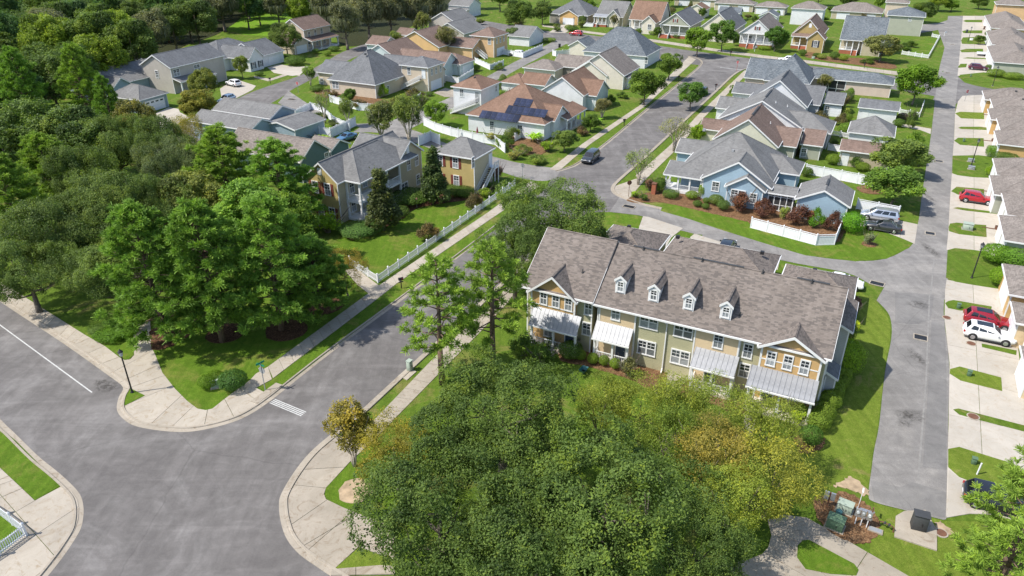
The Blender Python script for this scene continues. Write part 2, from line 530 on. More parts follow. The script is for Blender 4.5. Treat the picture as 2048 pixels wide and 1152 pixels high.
# asphalt patches and long seams in the alley
for k, (p, lab) in enumerate([
    ([(1790, 585), (1868, 590), (1862, 640), (1830, 650), (1790, 645)], 'rectangular darker asphalt patch in the alley beside the drain grate'),
    ([(1863, 640), (1889, 640), (1893, 760), (1892, 940), (1845, 935), (1856, 770)], 'long darker strip of newer asphalt along the driveways'),
    ([(1740, 960), (1800, 975), (1825, 965), (1892, 985), (1890, 1036), (1811, 1019), (1748, 1002)], 'darker asphalt apron at the end of the alley')]):
    sheet('asphalt_patch', [W(p)], .034 + .002 * k, M['patch'], lab, True)

# ---- concrete
def clip(poly, a, b, keep):
    """part of a polygon left (keep=1) or right (keep=-1) of the line a-b"""
    ax, ay = a; dx, dy = b[0] - a[0], b[1] - a[1]
    sd = lambda p: keep * (dx * (p[1] - ay) - dy * (p[0] - ax))
    out = []
    for i in range(len(poly)):
        p, q = poly[i], poly[(i + 1) % len(poly)]
        s, t = sd(p), sd(q)
        if s >= 0: out.append(p)
        if (s > 0 and t < 0) or (s < 0 and t > 0):
            k = s / (s - t)
            out.append((p[0] + (q[0] - p[0]) * k, p[1] + (q[1] - p[1]) * k))
    return out
def area(p):
    return abs(sum(p[i][0] * p[(i + 1) % len(p)][1] - p[(i + 1) % len(p)][0] * p[i][1] for i in range(len(p)))) / 2
def slabs(name, label, poly, cuts, z=.05, m='concrete', world=False, gap=.02):
    """one concrete area cut along its joints into separate slabs"""
    pieces = [poly if world else W(poly)]
    for c in cuts:
        a, b = W(c)
        n = Vector((-(b[1] - a[1]), b[0] - a[0])).normalized() * gap
        nxt = []
        for p in pieces:
            for keep in (1, -1):
                o = n * keep
                q = clip(p, (a[0] + o.x, a[1] + o.y), (b[0] + o.x, b[1] + o.y), keep)
                if len(q) > 2 and area(q) > .05: nxt.append(q)
        pieces = nxt
    root = tag(empty(name, (*pieces[0][0], 0)), label, kind='structure')
    for p in pieces:
        c = Vector(p[0])
        mb = MB().prism([(x - c.x, y - c.y) for x, y in p], 0, z - rnd.random() * .006)
        mb.build('slab', M[m], root, (c.x - root.location.x, c.y - root.location.y, 0))
    return root
def resample(line, n):
    P = [Vector(p) for p in line]
    L = [0]
    for i in range(1, len(P)): L.append(L[-1] + (P[i] - P[i - 1]).length)
    out = []
    for k in range(n + 1):
        t = L[-1] * k / n
        i = max(j for j in range(len(L)) if L[j] <= t + 1e-9)
        i = min(i, len(P) - 2)
        f = (t - L[i]) / max(L[i + 1] - L[i], 1e-9)
        out.append(P[i].lerp(P[i + 1], f))
    return out, L[-1]
def walk(label, left, right, step=1.5, z=.05, m='concrete', name='pavement', max_n=60):
    l, r = W(left), W(right)
    _, ln = resample(l, 2)
    n = min(max(1, round(ln / step)), max_n)
    A, _ = resample(l, n); B, _ = resample(r, n)
    root = tag(empty(name, (A[0].x, A[0].y, 0)), label, kind='structure')
    for i in range(n):
        a, b, c, d = A[i], A[i + 1], B[i + 1], B[i]
        g_ = .018 / max((b - a).length, .1)
        q = [a.lerp(b, g_), b.lerp(a, g_), c.lerp(d, g_), d.lerp(c, g_)]
        o = q[0]
        mb = MB().prism([(p.x - o.x, p.y - o.y) for p in q], 0, z - rnd.random() * .01)
        mb.build('slab', M[m], root, (o.x - A[0].x, o.y - A[0].y, 0))
    return root
walk('concrete pavement beside the kerb of the wide road at left', [(-100, 503), (22, 577), (125, 642), (168, 669)], [(-118, 530), (0, 597), (115, 671), (145, 691)], 1.6)
slabs('pavement', 'broad concrete corner pavement round the lawn by the street sign',
      [(168, 669), (210, 693), (240, 716), (250, 721), (262, 718), (268, 711), (265, 668), (272, 645), (300, 640), (302, 661), (302, 693), (311, 711), (325, 746), (350, 778), (375, 803), (395, 818), (412, 821),
       (425, 818), (450, 798), (500, 761), (512, 748), (536, 734), (544, 759), (512, 776), (541, 792), (510, 817), (475, 835), (425, 850), (375, 858), (325, 856), (278, 848), (254, 837), (241, 820), (243, 799), (252, 776), (235, 758), (145, 691)],
      [((145, 691), (210, 664)), ((170, 710), (215, 690)), ((198, 730), (245, 712)), ((222, 747), (300, 705)), ((240, 765), (330, 725)), ((262, 775), (328, 752)), ((240, 815), (350, 770)), ((340, 858), (388, 812)), ((408, 856), (415, 822)), ((470, 838), (450, 800)), ((512, 800), (478, 777)), ((295, 855), (365, 790))])
walk('long concrete pavement along the picket fence', [(536, 734), (737, 587), (760, 570), (972, 428), (1062, 362)], [(546, 757), (774, 583), (788, 571), (982, 438), (1080, 372)], 1.55)
slabs('pavement', 'short concrete path from the fence corner to the pavement', [(690, 541), (712, 537), (756, 570), (771, 583), (737, 587), (716, 571)], [((712, 556), (735, 553))])
walk('concrete pavement on the left of the far street', [(1099, 339), (1166, 287), (1281, 210), (1322, 168), (1378, 113)], [(1118, 342), (1181, 288), (1290, 213), (1334, 172), (1392, 119)], 1.6)
walk('concrete pavement on the right of the far street', [(1489, 141), (1444, 184), (1393, 233), (1339, 292), (1271, 352)], [(1500, 142), (1456, 187), (1405, 238), (1352, 300), (1288, 362)], 1.6)
slabs('pavement', 'concrete corner ramp by the red backed sign at the alley mouth', [(1229, 373), (1271, 358), (1288, 362), (1258, 398), (1240, 391), (1229, 383)], [((1232, 380), (1278, 372))])
walk('concrete pavement in front of the far porch houses', [(1085, 50), (1179, 63), (1236, 70), (1321, 81), (1446, 100), (1536, 112), (1616, 121), (1800, 144)], [(1085, 53), (1179, 67), (1236, 74), (1321, 86), (1446, 105), (1536, 117.5), (1616, 127), (1800, 151)], 1.8)
walk('concrete pavement on the right of the street under the pines', [(716, 874), (872, 712), (930, 657), (1030, 560)], [(752, 876), (896, 729), (952, 673), (1050, 570)], 1.55, m='concrete_old')
slabs('pavement', 'stained concrete corner pavement at the near right kerb',
      [(722, 866), (754, 874), (700, 924), (652, 976), (648, 989), (652, 999), (687, 1016), (790, 1056), (790, 1120), (717, 1094), (667, 1140), (640, 1128), (604, 1103), (580, 1074), (569, 1043), (566, 1014), (570, 990), (594, 949), (626, 909), (664, 876)],
      [((655, 880), (720, 902)), ((583, 970), (655, 977)), ((578, 1053), (655, 1000)), ((615, 1102), (668, 1056)), ((668, 1056), (720, 1025)), ((600, 940), (690, 935))], m='concrete_old')
slabs('kerb', 'low concrete edging at the bottom of the near corner lawn', [(664, 1140), (760, 1132), (790, 1134), (790, 1150), (662, 1152)], [((712, 1130), (712, 1156))], .1, 'concrete_old')
slabs('pavement', 'concrete path round the oval grass island at bottom right',
      [(1440, 1123), (1499, 1119), (1524, 1109), (1536, 1096), (1543, 1071), (1535, 1040), (1565, 1030), (1613, 1036), (1676, 1071), (1736, 1106), (1850, 1172), (1440, 1172)],
      [((1475, 1110), (1490, 1170)), ((1600, 1110), (1540, 1060)), ((1712, 1140), (1738, 1100)), ((1570, 1130), (1640, 1170))], m='concrete_old')
slabs('utility_pad', 'angular concrete pad holding the black cabinet', [(1791, 1034), (1808, 1024), (1850, 1022), (1873, 1062), (1873, 1103), (1788, 1075)], [], .12, 'concrete_old')
slabs('pavement', 'concrete corner pavement at bottom left outside the picket fence',
      [(-60, 985), (-20, 925), (0, 936), (70, 1002), (126, 972), (144, 984), (155, 1000), (158, 1016), (157, 1038), (150, 1060), (131, 1091), (108, 1123), (70, 1168), (-60, 1168), (-60, 1150), (0, 1110), (52, 1068), (0, 1022)],
      [((-5, 972), (35, 958)), ((15, 990), (55, 973)), ((34, 1023), (70, 1002)), ((75, 1068), (160, 1012)), ((70, 1068), (116, 1120)), ((76, 1150), (116, 1118)), ((-20, 950), (15, 935)), ((0, 960), (20, 952))])

# right hand driveways with their joints
slabs('driveway', 'row of pale concrete driveways running down to the alley end',
      [(1890, 582), (1893, 560), (2001, 579), (2012, 610), (2033, 676), (2048, 790), (2048, 1000), (1951, 975), (1905, 960), (1892, 1038), (1896, 879), (1897, 851), (1899, 726), (1889, 640)],
      [((1945, 560), (1969, 1000)), ((1890, 612), (2010, 640)), ((1895, 690), (2040, 720)), ((1899, 748), (2048, 790)), ((1898, 830), (2048, 862)), ((1897, 930), (2048, 960))], m='drive')
slabs('driveway', 'pale flared driveway under the dark car at bottom right', [(1893, 1036), (1897, 940), (1918, 957), (1951, 970), (2060, 1004), (2060, 1052), (1990, 1030), (1940, 1028)], [((1969, 960), (1975, 1050))], .056, 'drive')
slabs('driveway', 'pale concrete driveways in front of the garages by the red car',
      [(1896, 470), (1893, 500), (1972, 508), (2012, 520), (2007, 500), (2003, 468), (1996, 350), (1991, 348), (1904, 343), (1901, 383)],
      [((1948, 350), (1948, 510)), ((1899, 383), (2000, 393)), ((1898, 418), (2000, 428)), ((1896, 458), (2005, 470))], m='drive')
slabs('driveway', 'pale concrete driveways below the stop sign',
      [(1916, 203), (1925, 192), (1965, 190), (1989, 195), (1996, 300), (1994, 322), (1905, 315), (1908, 280), (1910, 227)],
      [((1948, 195), (1946, 320)), ((1910, 231), (1992, 234)), ((1909, 257), (1994, 259)), ((1907, 285), (1996, 287))], m='drive')
slabs('driveway', 'far pale concrete driveways by the maroon car',
      [(1926, 32), (1979, 32), (1982, 60), (1986, 120), (1987, 148), (1960, 148), (1915, 152), (1917, 134), (1920, 101), (1922, 81)],
      [((1950, 30), (1948, 150)), ((1925, 43), (1980, 43)), ((1924, 52), (1981, 52)), ((1923, 64), (1982, 64)), ((1921, 82), (1984, 82)), ((1920, 101), (1985, 101)), ((1918, 117), (1986, 117)), ((1917, 132), (1987, 132))], m='drive')
slabs('driveway', 'concrete parking pad under the silver minivan and dark sedan', [(1700, 425), (1795, 440), (1806, 443), (1835, 449), (1832, 470), (1829, 488), (1806, 478), (1765, 462), (1706, 448)], [((1800, 440), (1800, 480))], m='drive')
slabs('driveway', 'pale driveway behind the leftmost brown garage roof', [(1286, 433), (1296, 434), (1366, 457), (1342, 476), (1330, 500), (1275, 490), (1278, 455)], [((1280, 450), (1350, 470))], m='drive')
slabs('driveway', 'narrow strip of pale driveway behind the middle garage roof', [(1389, 468), (1440, 484), (1560, 520), (1555, 540), (1400, 500), (1380, 475)], [((1450, 480), (1445, 520))], m='drive')
slabs('driveway', 'short pale driveway below the tree across the alley', [(1805, 248), (1862, 258), (1861, 268), (1840, 260), (1803, 253)], [((1826, 250), (1824, 258))], m='drive')
slabs('driveway', 'driveway of the grey house with the white garage door', [(300, 232), (337, 215), (357, 218), (360, 225), (380, 235), (345, 254), (326, 262), (300, 245)], [((315, 240), (355, 225))], m='drive')
slabs('driveway', 'driveway under the two white cars', [(440, 178), (470, 158), (512, 172), (505, 180), (470, 198), (445, 205)], [((465, 175), (490, 188))], m='drive')
slabs('driveway', 'driveway of the white house with navy shutters', [(535, 135), (559, 129), (592, 134), (617, 133), (600, 150), (585, 152), (548, 146)], [((560, 140), (590, 142))], m='drive')
slabs('driveway', 'short driveway of the beige two storey garage', [(868, 186), (890, 176), (915, 182), (912, 194), (890, 194)], [((880, 184), (905, 190))], m='concrete_old')
slabs('driveway', 'driveway of the yellow gabled garage', [(1120, 50), (1146, 48), (1150, 56), (1130, 66), (1098, 65)], [((1112, 57), (1145, 57))], m='drive')
walk('thin concrete path beside the white house driveway', [(508, 152), (540, 158), (575, 146), (600, 149)], [(508, 155), (538, 163), (580, 149), (600, 152)], 1.5)

# lawns lying on concrete or standing out by colour
def lawn(polys, z, m, label, smooth=0):
    ps = []
    for p in polys:
        w = W(p)
        ps.append(smooth_line(w, smooth, True) if smooth else w)
    mb = MB()
    for p in ps: mb.prism(p, 0, z)
    return tag(mb.build('lawn', M[m]), label, kind='structure')
ISL = [
 ([(167, 668), (185, 659), (225, 652), (272, 660), (266, 672), (268, 711), (258, 720), (244, 718), (210, 693)], 'lawn', 'grass island with a clipped hedge beside the left pavement'),
 ([(260, 777), (290, 792), (246, 814), (247, 800)], 'lawn', 'small grass triangle at the foot of the left lamp post'),
 ([(1595, 1092), (1605, 1082), (1618, 1081), (1708, 1129), (1717, 1141), (1712, 1152), (1661, 1149), (1611, 1139), (1594, 1116)], 'lawn', 'oval grass island in the path at bottom right'),
 ([(1926, 42), (1932, 40), (1965, 40), (1964, 45), (1932, 44.5)], 'grass', 'farthest grass strip between the driveways'),
 ([(1924, 63), (1930, 61), (1965, 61), (1964, 67), (1927, 66.5)], 'grass', 'grass strip beside the far dark bins'),
 ([(1922, 81), (1926, 75), (1953, 74.5), (1981, 76), (1981, 88), (1953, 89), (1924, 88)], 'grass', 'far lawn with a small pruned tree between driveways'),
 ([(1920, 101), (1932, 98), (1966, 98), (1966, 104.5), (1923, 105)], 'grass', 'grass strip above the white trailer lid'),
 ([(1925, 117), (1935, 115), (1980, 117), (1980, 119)], 'grass', 'thin grass sliver above the maroon car'),
 ([(1916, 134), (1921, 128), (1934, 128), (1932, 135), (1917, 136)], 'grass', 'little grass strip behind the maroon car'),
 ([(1919, 150), (1967, 145), (2060, 157), (2060, 173), (2001, 167), (1949, 164), (1929, 161), (1922, 156)], 'grass', 'lawn with two round shrubs beside the side street'),
 ([(1910, 227), (1920, 224), (1968, 226), (1968, 239), (1922, 237)], 'dry', 'browned grass strip first below the stop sign'),
 ([(1916, 256), (1922, 254), (1960, 254), (1985, 257), (1985, 261), (1960, 260), (1922, 258.5)], 'grass', 'narrow grass strip second below the stop sign'),
 ([(1908, 282), (1916, 276), (1967, 277), (1968, 294), (1920, 290)], 'grass', 'grass strip third below the stop sign'),
 ([(1905, 312), (1956, 311), (1991, 315), (1994, 357), (1946, 355), (1915, 351), (1904, 347)], 'grass', 'lawn holding two low grey utility boxes and a lamp'),
 ([(1902, 383), (1913, 374), (1968, 379), (1968, 392), (1920, 392)], 'grass', 'grass strip just above the red car'),
 ([(1906, 417), (1915, 415), (1994, 425), (1994, 428.5), (1932, 422)], 'grass', 'thin grass sliver just below the red car'),
 ([(1897, 455), (1900, 448), (1913, 446), (1929, 448), (1972, 451), (1973, 475), (1918, 469), (1898, 463)], 'grass', 'grass strip under the pale utility box'),
 ([(1895, 501), (1910, 497), (1949, 501), (1972, 505), (2025, 533), (2025, 560), (2001, 579), (1949, 571), (1910, 564), (1892, 556)], 'grass', 'lawn around the near right lamp post'),
 ([(1890, 607), (1896, 603), (1907, 601), (1983, 614), (1982, 621), (1921, 622), (1896, 617)], 'grass', 'grass strip behind the near red car'),
 ([(1963, 688), (2033, 702), (2032, 711), (1964, 695)], 'grass', 'straight grass strip in front of the white car'),
 ([(1900, 739), (1919, 734), (2002, 756), (2004, 783), (1921, 762), (1899, 748)], 'dry', 'patchy grass strip with a green box below the white car'),
 ([(1906, 820), (1916, 818), (2060, 855), (2060, 867), (1946, 838), (1918, 830)], 'grass', 'long thin grass strip with a round cover'),
 ([(1896, 899), (1918, 895), (2011, 924), (2060, 952), (2060, 1000), (1951, 968), (1918, 955), (1896, 935)], 'dry', 'dry lawn with a white marker post near the bottom right pine'),
]
for i, (p, m, lab) in enumerate(ISL):
    lawn([p], .075 if p[0][0] < 1900 or i == 2 else .07, m, lab)
lawn([[(712, 536), (756, 563), (1024, 371), (985, 352), (930, 385), (800, 430), (690, 455), (660, 500)]], .03, 'lawn', 'bright green fenced lawn of the tan house')
lawn([[(-80, 800), (0, 866), (9, 864), (30, 880), (85, 935), (124, 970), (70, 1001), (0, 935), (-60, 900)]], .03, 'lawn', 'green verge strip at the left edge between kerb and pavement')
lawn([[(0, 1028), (46, 1066), (0, 1100), (-80, 1140), (-80, 960)]], .03, 'lawn', 'green lawn behind the bottom left picket fence')
lawn([[(302, 661), (302, 693), (311, 711), (325, 746), (350, 778), (375, 803), (395, 818), (412, 821), (425, 818), (450, 798), (500, 761), (512, 748), (536, 734), (737, 587), (700, 560), (600, 560), (400, 620), (310, 630)]], .03, 'lawn', 'green corner lawn under the row of pines')
lawn([[(548, 759), (774, 585), (790, 571), (980, 442), (1000, 452), (837, 570), (672, 692), (546, 790), (516, 776)]], .03, 'lawn', 'green verge between the pavement and the left kerb')
lawn([[(652, 976), (700, 926), (754, 880), (800, 900), (830, 1060), (687, 1016), (649, 992)]], .03, 'lawn', 'green corner lawn under the golden tree')
lawn([[(668, 1139), (718, 1095), (790, 1122), (790, 1135), (740, 1133)]], .03, 'dry', 'patchy grass wedge at the bottom of the near corner')
lawn([[(1700, 590), (1712, 580), (1751, 603), (1774, 628), (1781, 653), (1780, 681), (1771, 726), (1756, 851), (1746, 901), (1741, 939), (1735, 987), (1690, 965), (1620, 985), (1540, 1000), (1560, 880), (1650, 800)]], .018, 'dry', 'yellowish lawn right of the townhouses along the alley')
lawn([[(1748, 1006), (1811, 1023), (1886, 1042), (2060, 1045), (2060, 1180), (1850, 1180), (1740, 1106), (1740, 1060)]], .018, 'dry', 'yellowish lawn at bottom right round the utility pad')
lawn([[(1321, 422), (1374, 437), (1449, 462), (1536, 489), (1611, 511), (1711, 523), (1773, 518), (1818, 496), (1828, 485), (1765, 463), (1706, 449), (1600, 440), (1420, 400), (1340, 400)]], .032, 'lawn', 'curved green lawn in front of the blue house')
lawn([[(1219, 425), (1249, 428), (1284, 434), (1278, 455), (1250, 470), (1190, 465), (1180, 440)]], .032, 'lawn', 'small lawn at the alley mouth beside the big oak')
lawn([[(1405, 470), (1389, 469), (1345, 478), (1330, 510), (1350, 515), (1400, 485)]], .04, 'lawn', 'grass wedge between the first two garage roofs behind the townhouses')
lawn([[(1785, 175), (1870, 190), (1862, 262), (1850, 340), (1800, 335), (1790, 250)]], .014, 'grass', 'lawn strip beside the alley under the big maple')
lawn([[(450, 60), (500, 20), (560, 15), (600, 40), (585, 60), (540, 72), (490, 70)]], .02, 'meadow', 'bright rough meadow beyond the white house')
lawn([[(605, 232), (640, 225), (720, 255), (690, 275), (640, 275), (610, 262)]], .02, 'lawn', 'green back garden with the patio umbrella')
lawn([[(870, 232), (930, 240), (950, 262), (900, 268), (850, 250)]], .02, 'lawn', 'green back garden of the solar roof house')
lawn([[(1808, 108), (1855, 113), (1876, 76), (1840, 80), (1800, 96)]], .02, 'lawn', 'green garden inside the far white picket fence')

_bz=[0]
def bed(p, label, m='mulch', z=.045, smooth=4):
    _bz[0]+=1; z+=.0015*_bz[0]
    w = W(p)
    w = [(x + rnd.uniform(-.13, .13), y + rnd.uniform(-.13, .13)) for x, y in (smooth_line(w, smooth + 3, True) if smooth else w)]
    mb = MB().prism(w, 0, z)
    return tag(mb.build('mulch_bed', M[m]), label, kind='structure')
def disc(px, py, r, label, m='mulch', z=.06, r2=None):
    c = at(px, py)
    w = [(c.x + (r + .15 * rnd.uniform(-1, 1)) * math.cos(t * math.pi / 12), c.y + (r2 or r) * math.sin(t * math.pi / 12)) for t in range(24)]
    return tag(MB().prism(w, 0, z).build('mulch_bed', M[m]), label, kind='structure')
bed([(302, 662), (340, 650), (386, 655), (380, 672), (345, 692), (312, 702), (303, 690)], 'brown mulch bed at the leftmost pine foot', z=.07)
disc(451, 667, 2.0, 'brown mulch circle at the second pine foot', z=.07)
disc(573, 661, 2.2, 'brown mulch circle at the third pine foot', z=.07)
disc(650, 612, 2.0, 'brown mulch circle at the fourth pine foot', z=.07)
disc(712, 982, 1.35, 'pale mulch circle at the golden tree foot', 'sand', .07)
bed([(1255, 397), (1300, 384), (1330, 380), (1420, 392), (1500, 405), (1512, 425), (1500, 443), (1470, 438), (1409, 424), (1374, 416), (1320, 405), (1270, 406)], 'orange pine straw bed along the blue house', 'straw')
bed([(1505, 418), (1600, 428), (1690, 440), (1682, 478), (1665, 486), (1634, 487), (1505, 452)], 'orange pine straw bed inside the white corner fence', 'straw')
disc(1738, 489, .95, 'orange pine straw ring round the small grey shrub', 'straw')
disc(1740, 380, 2.0, 'orange bare bed behind the minivan fence', 'straw')
bed([(1628, 1000), (1680, 985), (1720, 998), (1750, 1030), (1757, 1068), (1730, 1086), (1695, 1083), (1640, 1045)], 'brown straw ground round the green transformers', 'straw')
bed([(1668, 972), (1690, 958), (1708, 957), (1736, 983), (1728, 991), (1700, 978)], 'bare sandy patch at the alley edge', 'sand')
bed([(1870, 1048), (1885, 1046), (1905, 1066), (1890, 1074), (1876, 1064)], 'bare sandy patch beside the utility pad', 'sand')
bed([(1590, 878), (1625, 862), (1650, 880), (1640, 900), (1600, 905)], 'reddish mulch under the green shrub by the yellow lawn', 'straw')
bed([(1655, 840), (1690, 740), (1712, 640), (1722, 600), (1702, 600), (1690, 660), (1650, 780), (1630, 850), (1640, 870)], 'dark mulch strip under the hedge on the townhouse end', 'mulch')
bed([(1120, 720), (1180, 735), (1260, 760), (1330, 790), (1400, 800), (1480, 830), (1490, 800), (1400, 770), (1280, 720), (1140, 690)], 'dark mulch bed in front of the townhouse porches', 'straw')
slabs('path', 'pale stone path to the third townhouse porch', [(1335, 745), (1352, 735), (1375, 760), (1350, 790), (1330, 800)], [((1330, 770), (1370, 770))], .07, 'concrete')
slabs('path', 'pale stone path under the yellow cypress trees', [(1490, 830), (1512, 835), (1500, 905), (1480, 900)], [((1480, 860), (1510, 870))], .07, 'concrete')
bed([(1650, 121), (1700, 128), (1780, 138), (1790, 130), (1740, 118), (1690, 116)], 'brown mulch bed under the round tree by the brick steps', 'straw')
bed([(1620, 104), (1650, 112), (1690, 118), (1685, 124), (1640, 120), (1610, 113)], 'brown mulch bed in front of the mustard cottage', 'straw')
bed([(1040, 265), (1090, 276), (1095, 300), (1070, 312), (1030, 302), (1015, 285)], 'brown mulch bed at the corner of the solar roof house', 'straw')
bed([(630, 180), (650, 195), (760, 212), (770, 200), (680, 185)], 'brown bed along the beige hip roof house', 'straw')
bed([(690, 470), (720, 480), (800, 440), (840, 415), (960, 395), (930, 380), (820, 405), (700, 450)], 'dark planting bed along the tan house wall', 'mulch')
# dark leaf litter under the wood
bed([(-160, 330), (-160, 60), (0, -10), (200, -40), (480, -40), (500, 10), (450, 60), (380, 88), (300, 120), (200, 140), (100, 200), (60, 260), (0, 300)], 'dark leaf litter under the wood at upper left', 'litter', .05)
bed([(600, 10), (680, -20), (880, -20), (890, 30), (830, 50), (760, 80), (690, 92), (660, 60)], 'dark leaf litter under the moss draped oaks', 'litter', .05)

# painted road marks
def strip(a, b, wid, z, m, name, label):
    A, B = Vector(W([a])[0]), Vector(W([b])[0])
    n = Vector((-(B - A).y, (B - A).x)).normalized() * wid / 2
    return tag(MB().sheet([tuple(A - n), tuple(B - n), tuple(B + n), tuple(A + n)], z).build(name, M[m]), label, kind='structure')
M['paint'] = plain('road_paint', (.52, .52, .50), .8, var=.35, scale=5)
strip((-120, 562), (184, 785), .12, .014, 'paint', 'road_line', 'long white painted line in the wide road at left')
A, B = Vector(W([(546, 801)])[0]), Vector(W([(609, 827)])[0])
d = (B - A).normalized(); n = Vector((d.y, -d.x))
root = tag(empty('stop_line', (*A, .0)), 'white painted stop line across the street mouth', kind='structure')
for k in range(4):
    o = n * (k * .2 - .26)
    MB().sheet([tuple(o), tuple(o + (B - A)), tuple(o + (B - A) - n * -.11), tuple(o - n * -.11)], .014).build('bar', M['paint'], root)
strip((1440, 135), (1487, 140), .35, .03, 'paint', 'stop_line', 'far white stop line beside the street sign')

M['seam'] = plain('asphalt_seam', (.235, .225, .21), .9, var=.25, scale=2)
for a, b, lab in [((1859, 590), (1852, 760), 'pale seam line along the near alley'), ((1852, 760), (1836, 960), 'pale seam line towards the alley end'), ((1795, 648), (1850, 651), 'pale seam line across the near alley'), ((1868, 520), (1861, 590), 'pale seam line by the alley curve')]:
    strip(a, b, .16, .042, 'seam', 'asphalt_seam', lab)
def stain_material():
    """oil soaked into asphalt: blotchy, fading out at its rim"""
    t = NT('oil_stain'); g_ = t.n('TexCoord').outputs['Generated']
    g_ = t.n('VectorMath', {0: g_, 1: (1, 1, 0)}, operation='MULTIPLY').outputs[0]
    v = t.n('VectorMath', {0: g_, 1: (.5, .5, 0)}, operation='DISTANCE')
    rim = t.ramp(v.outputs['Value'], [(.12, 1.0), (.5, 0.)])
    nz = t.ramp(t.noise(t.pos(), 2.2, 6, .7, 1.0).outputs[0], [(.4, 0.), (.62, 1.0)])
    al = t.math('MULTIPLY', t.math('MULTIPLY', rim.outputs[0], nz.outputs[0]), .55)
    t.out((.05, .045, .04), .9, 0, .2); t.put(t.b.inputs['Alpha'], al)
    return t.m
M['oil'] = stain_material()
for x, y, r_, r2, lab in [(1818, 832, 1.5, 1.1, 'dark oil stain in the near alley'), (1806, 848, .8, .6, 'smaller oil stain in the near alley'), (214, 773, 1.3, 1.0, 'dark oil patch at the wide road edge'), (199, 764, .7, .6, 'little oil patch at the wide road edge'), (1834, 715, .6, 1.6, 'long rusty drip stain below the near grate'), (1862, 500, .7, 2.6, 'long drip stain below the parking pad grate'), (1838, 610, 1.2, 1.2, 'faint stain in the alley patch'), (1858, 395, .5, 2.0, 'long drip stain in the upper alley')]:
    c = at(x, y)
    w = [(c.x + r_ * (1 + .35 * rnd.uniform(-1, 1)) * math.cos(t * math.pi / 14), c.y + r2 * (1 + .35 * rnd.uniform(-1, 1)) * math.sin(t * math.pi / 14)) for t in range(28)]
    tag(MB().sheet(w, .048 if x > 1000 else .0135).build('oil_stain', M['oil']), lab, kind='structure')
# ================================================================== buildings: builder
M['soffit'] = M['white']
ROOFS = {
 'taupe': shingle('shingle_taupe', (.172, .146, .128), (.202, .172, .151), (.122, .106, .096), .34, .15, .6),
 'grey': shingle('shingle_grey', (.178, .176, .172), (.20, .198, .194), (.15, .149, .147), contrast=.45),
 'slate': shingle('shingle_slate', (.125, .142, .158), (.165, .182, .195), (.095, .11, .125), .34, .15, .8),
 'brown': shingle('shingle_brown', (.185, .130, .105), (.215, .155, .128), (.150, .108, .09), contrast=.5),
 'rust': shingle('shingle_rust', (.200, .126, .090), (.228, .146, .106), (.172, .108, .078), contrast=.5),
 'greybrown': shingle('shingle_greybrown', (.205, .178, .158), (.24, .21, .188), (.165, .145, .13), contrast=.6),
 'charcoal': shingle('shingle_charcoal', (.148, .152, .158), (.168, .172, .178), (.122, .126, .132), contrast=.45),
}
WALLS = {
 'olive': siding('siding_olive', (.47, .45, .285)), 'tanstucco': plain('stucco_orange', (.52, .335, .145), .85, var=.1),
 'cream': plain('stucco_cream', (.62, .48, .30), .85, var=.08), 'gold': siding('siding_gold', (.54, .42, .175)),
 'blue': siding('siding_blue', (.35, .475, .565)), 'paleyellow': siding('siding_pale_yellow', (.66, .64, .50)),
 'white': siding('siding_white', (.74, .74, .75)), 'beige': siding('siding_beige', (.62, .52, .40)), 'peach': siding('siding_peach', (.66, .44, .24)),
 'peachboard': siding('board_peach', (.66, .43, .20), .4, True), 'aqua': siding('siding_aqua', (.56, .63, .63)), 'teal': siding('siding_teal', (.105, .175, .185)),
 'bluegrey': siding('siding_bluegrey', (.30, .385, .44)), 'greige': siding('siding_greige', (.50, .46, .41)), 'grey': siding('siding_grey', (.42, .43, .44)),
 'mustard': siding('siding_mustard', (.42, .315, .13)), 'ivory': siding('siding_ivory', (.70, .64, .54)), 'pink': siding('siding_pinkbeige', (.62, .50, .43)),
 'sage': siding('siding_sage', (.40, .41, .33)), 'taupe': siding('siding_taupe', (.30, .275, .235)), 'khaki': siding('siding_khaki', (.50, .44, .31)),
 'orange': siding('siding_orange', (.62, .40, .17)),
}
M['ridge'] = plain('ridge_cap', (.20, .19, .18), .9, var=.2)
M['doorblue'] = plain('door_navy', (.04, .06, .10), .5)
M['doorbrown'] = plain('door_brown', (.16, .08, .045), .5)
M['shutter'] = plain('shutter_maroon', (.20, .055, .04), .6)
M['shutter_navy'] = plain('shutter_navy', (.03, .04, .06), .6)
M['solar'] = glass('solar_cells', (.018, .022, .045), .12)
M['slab'] = M['concrete']

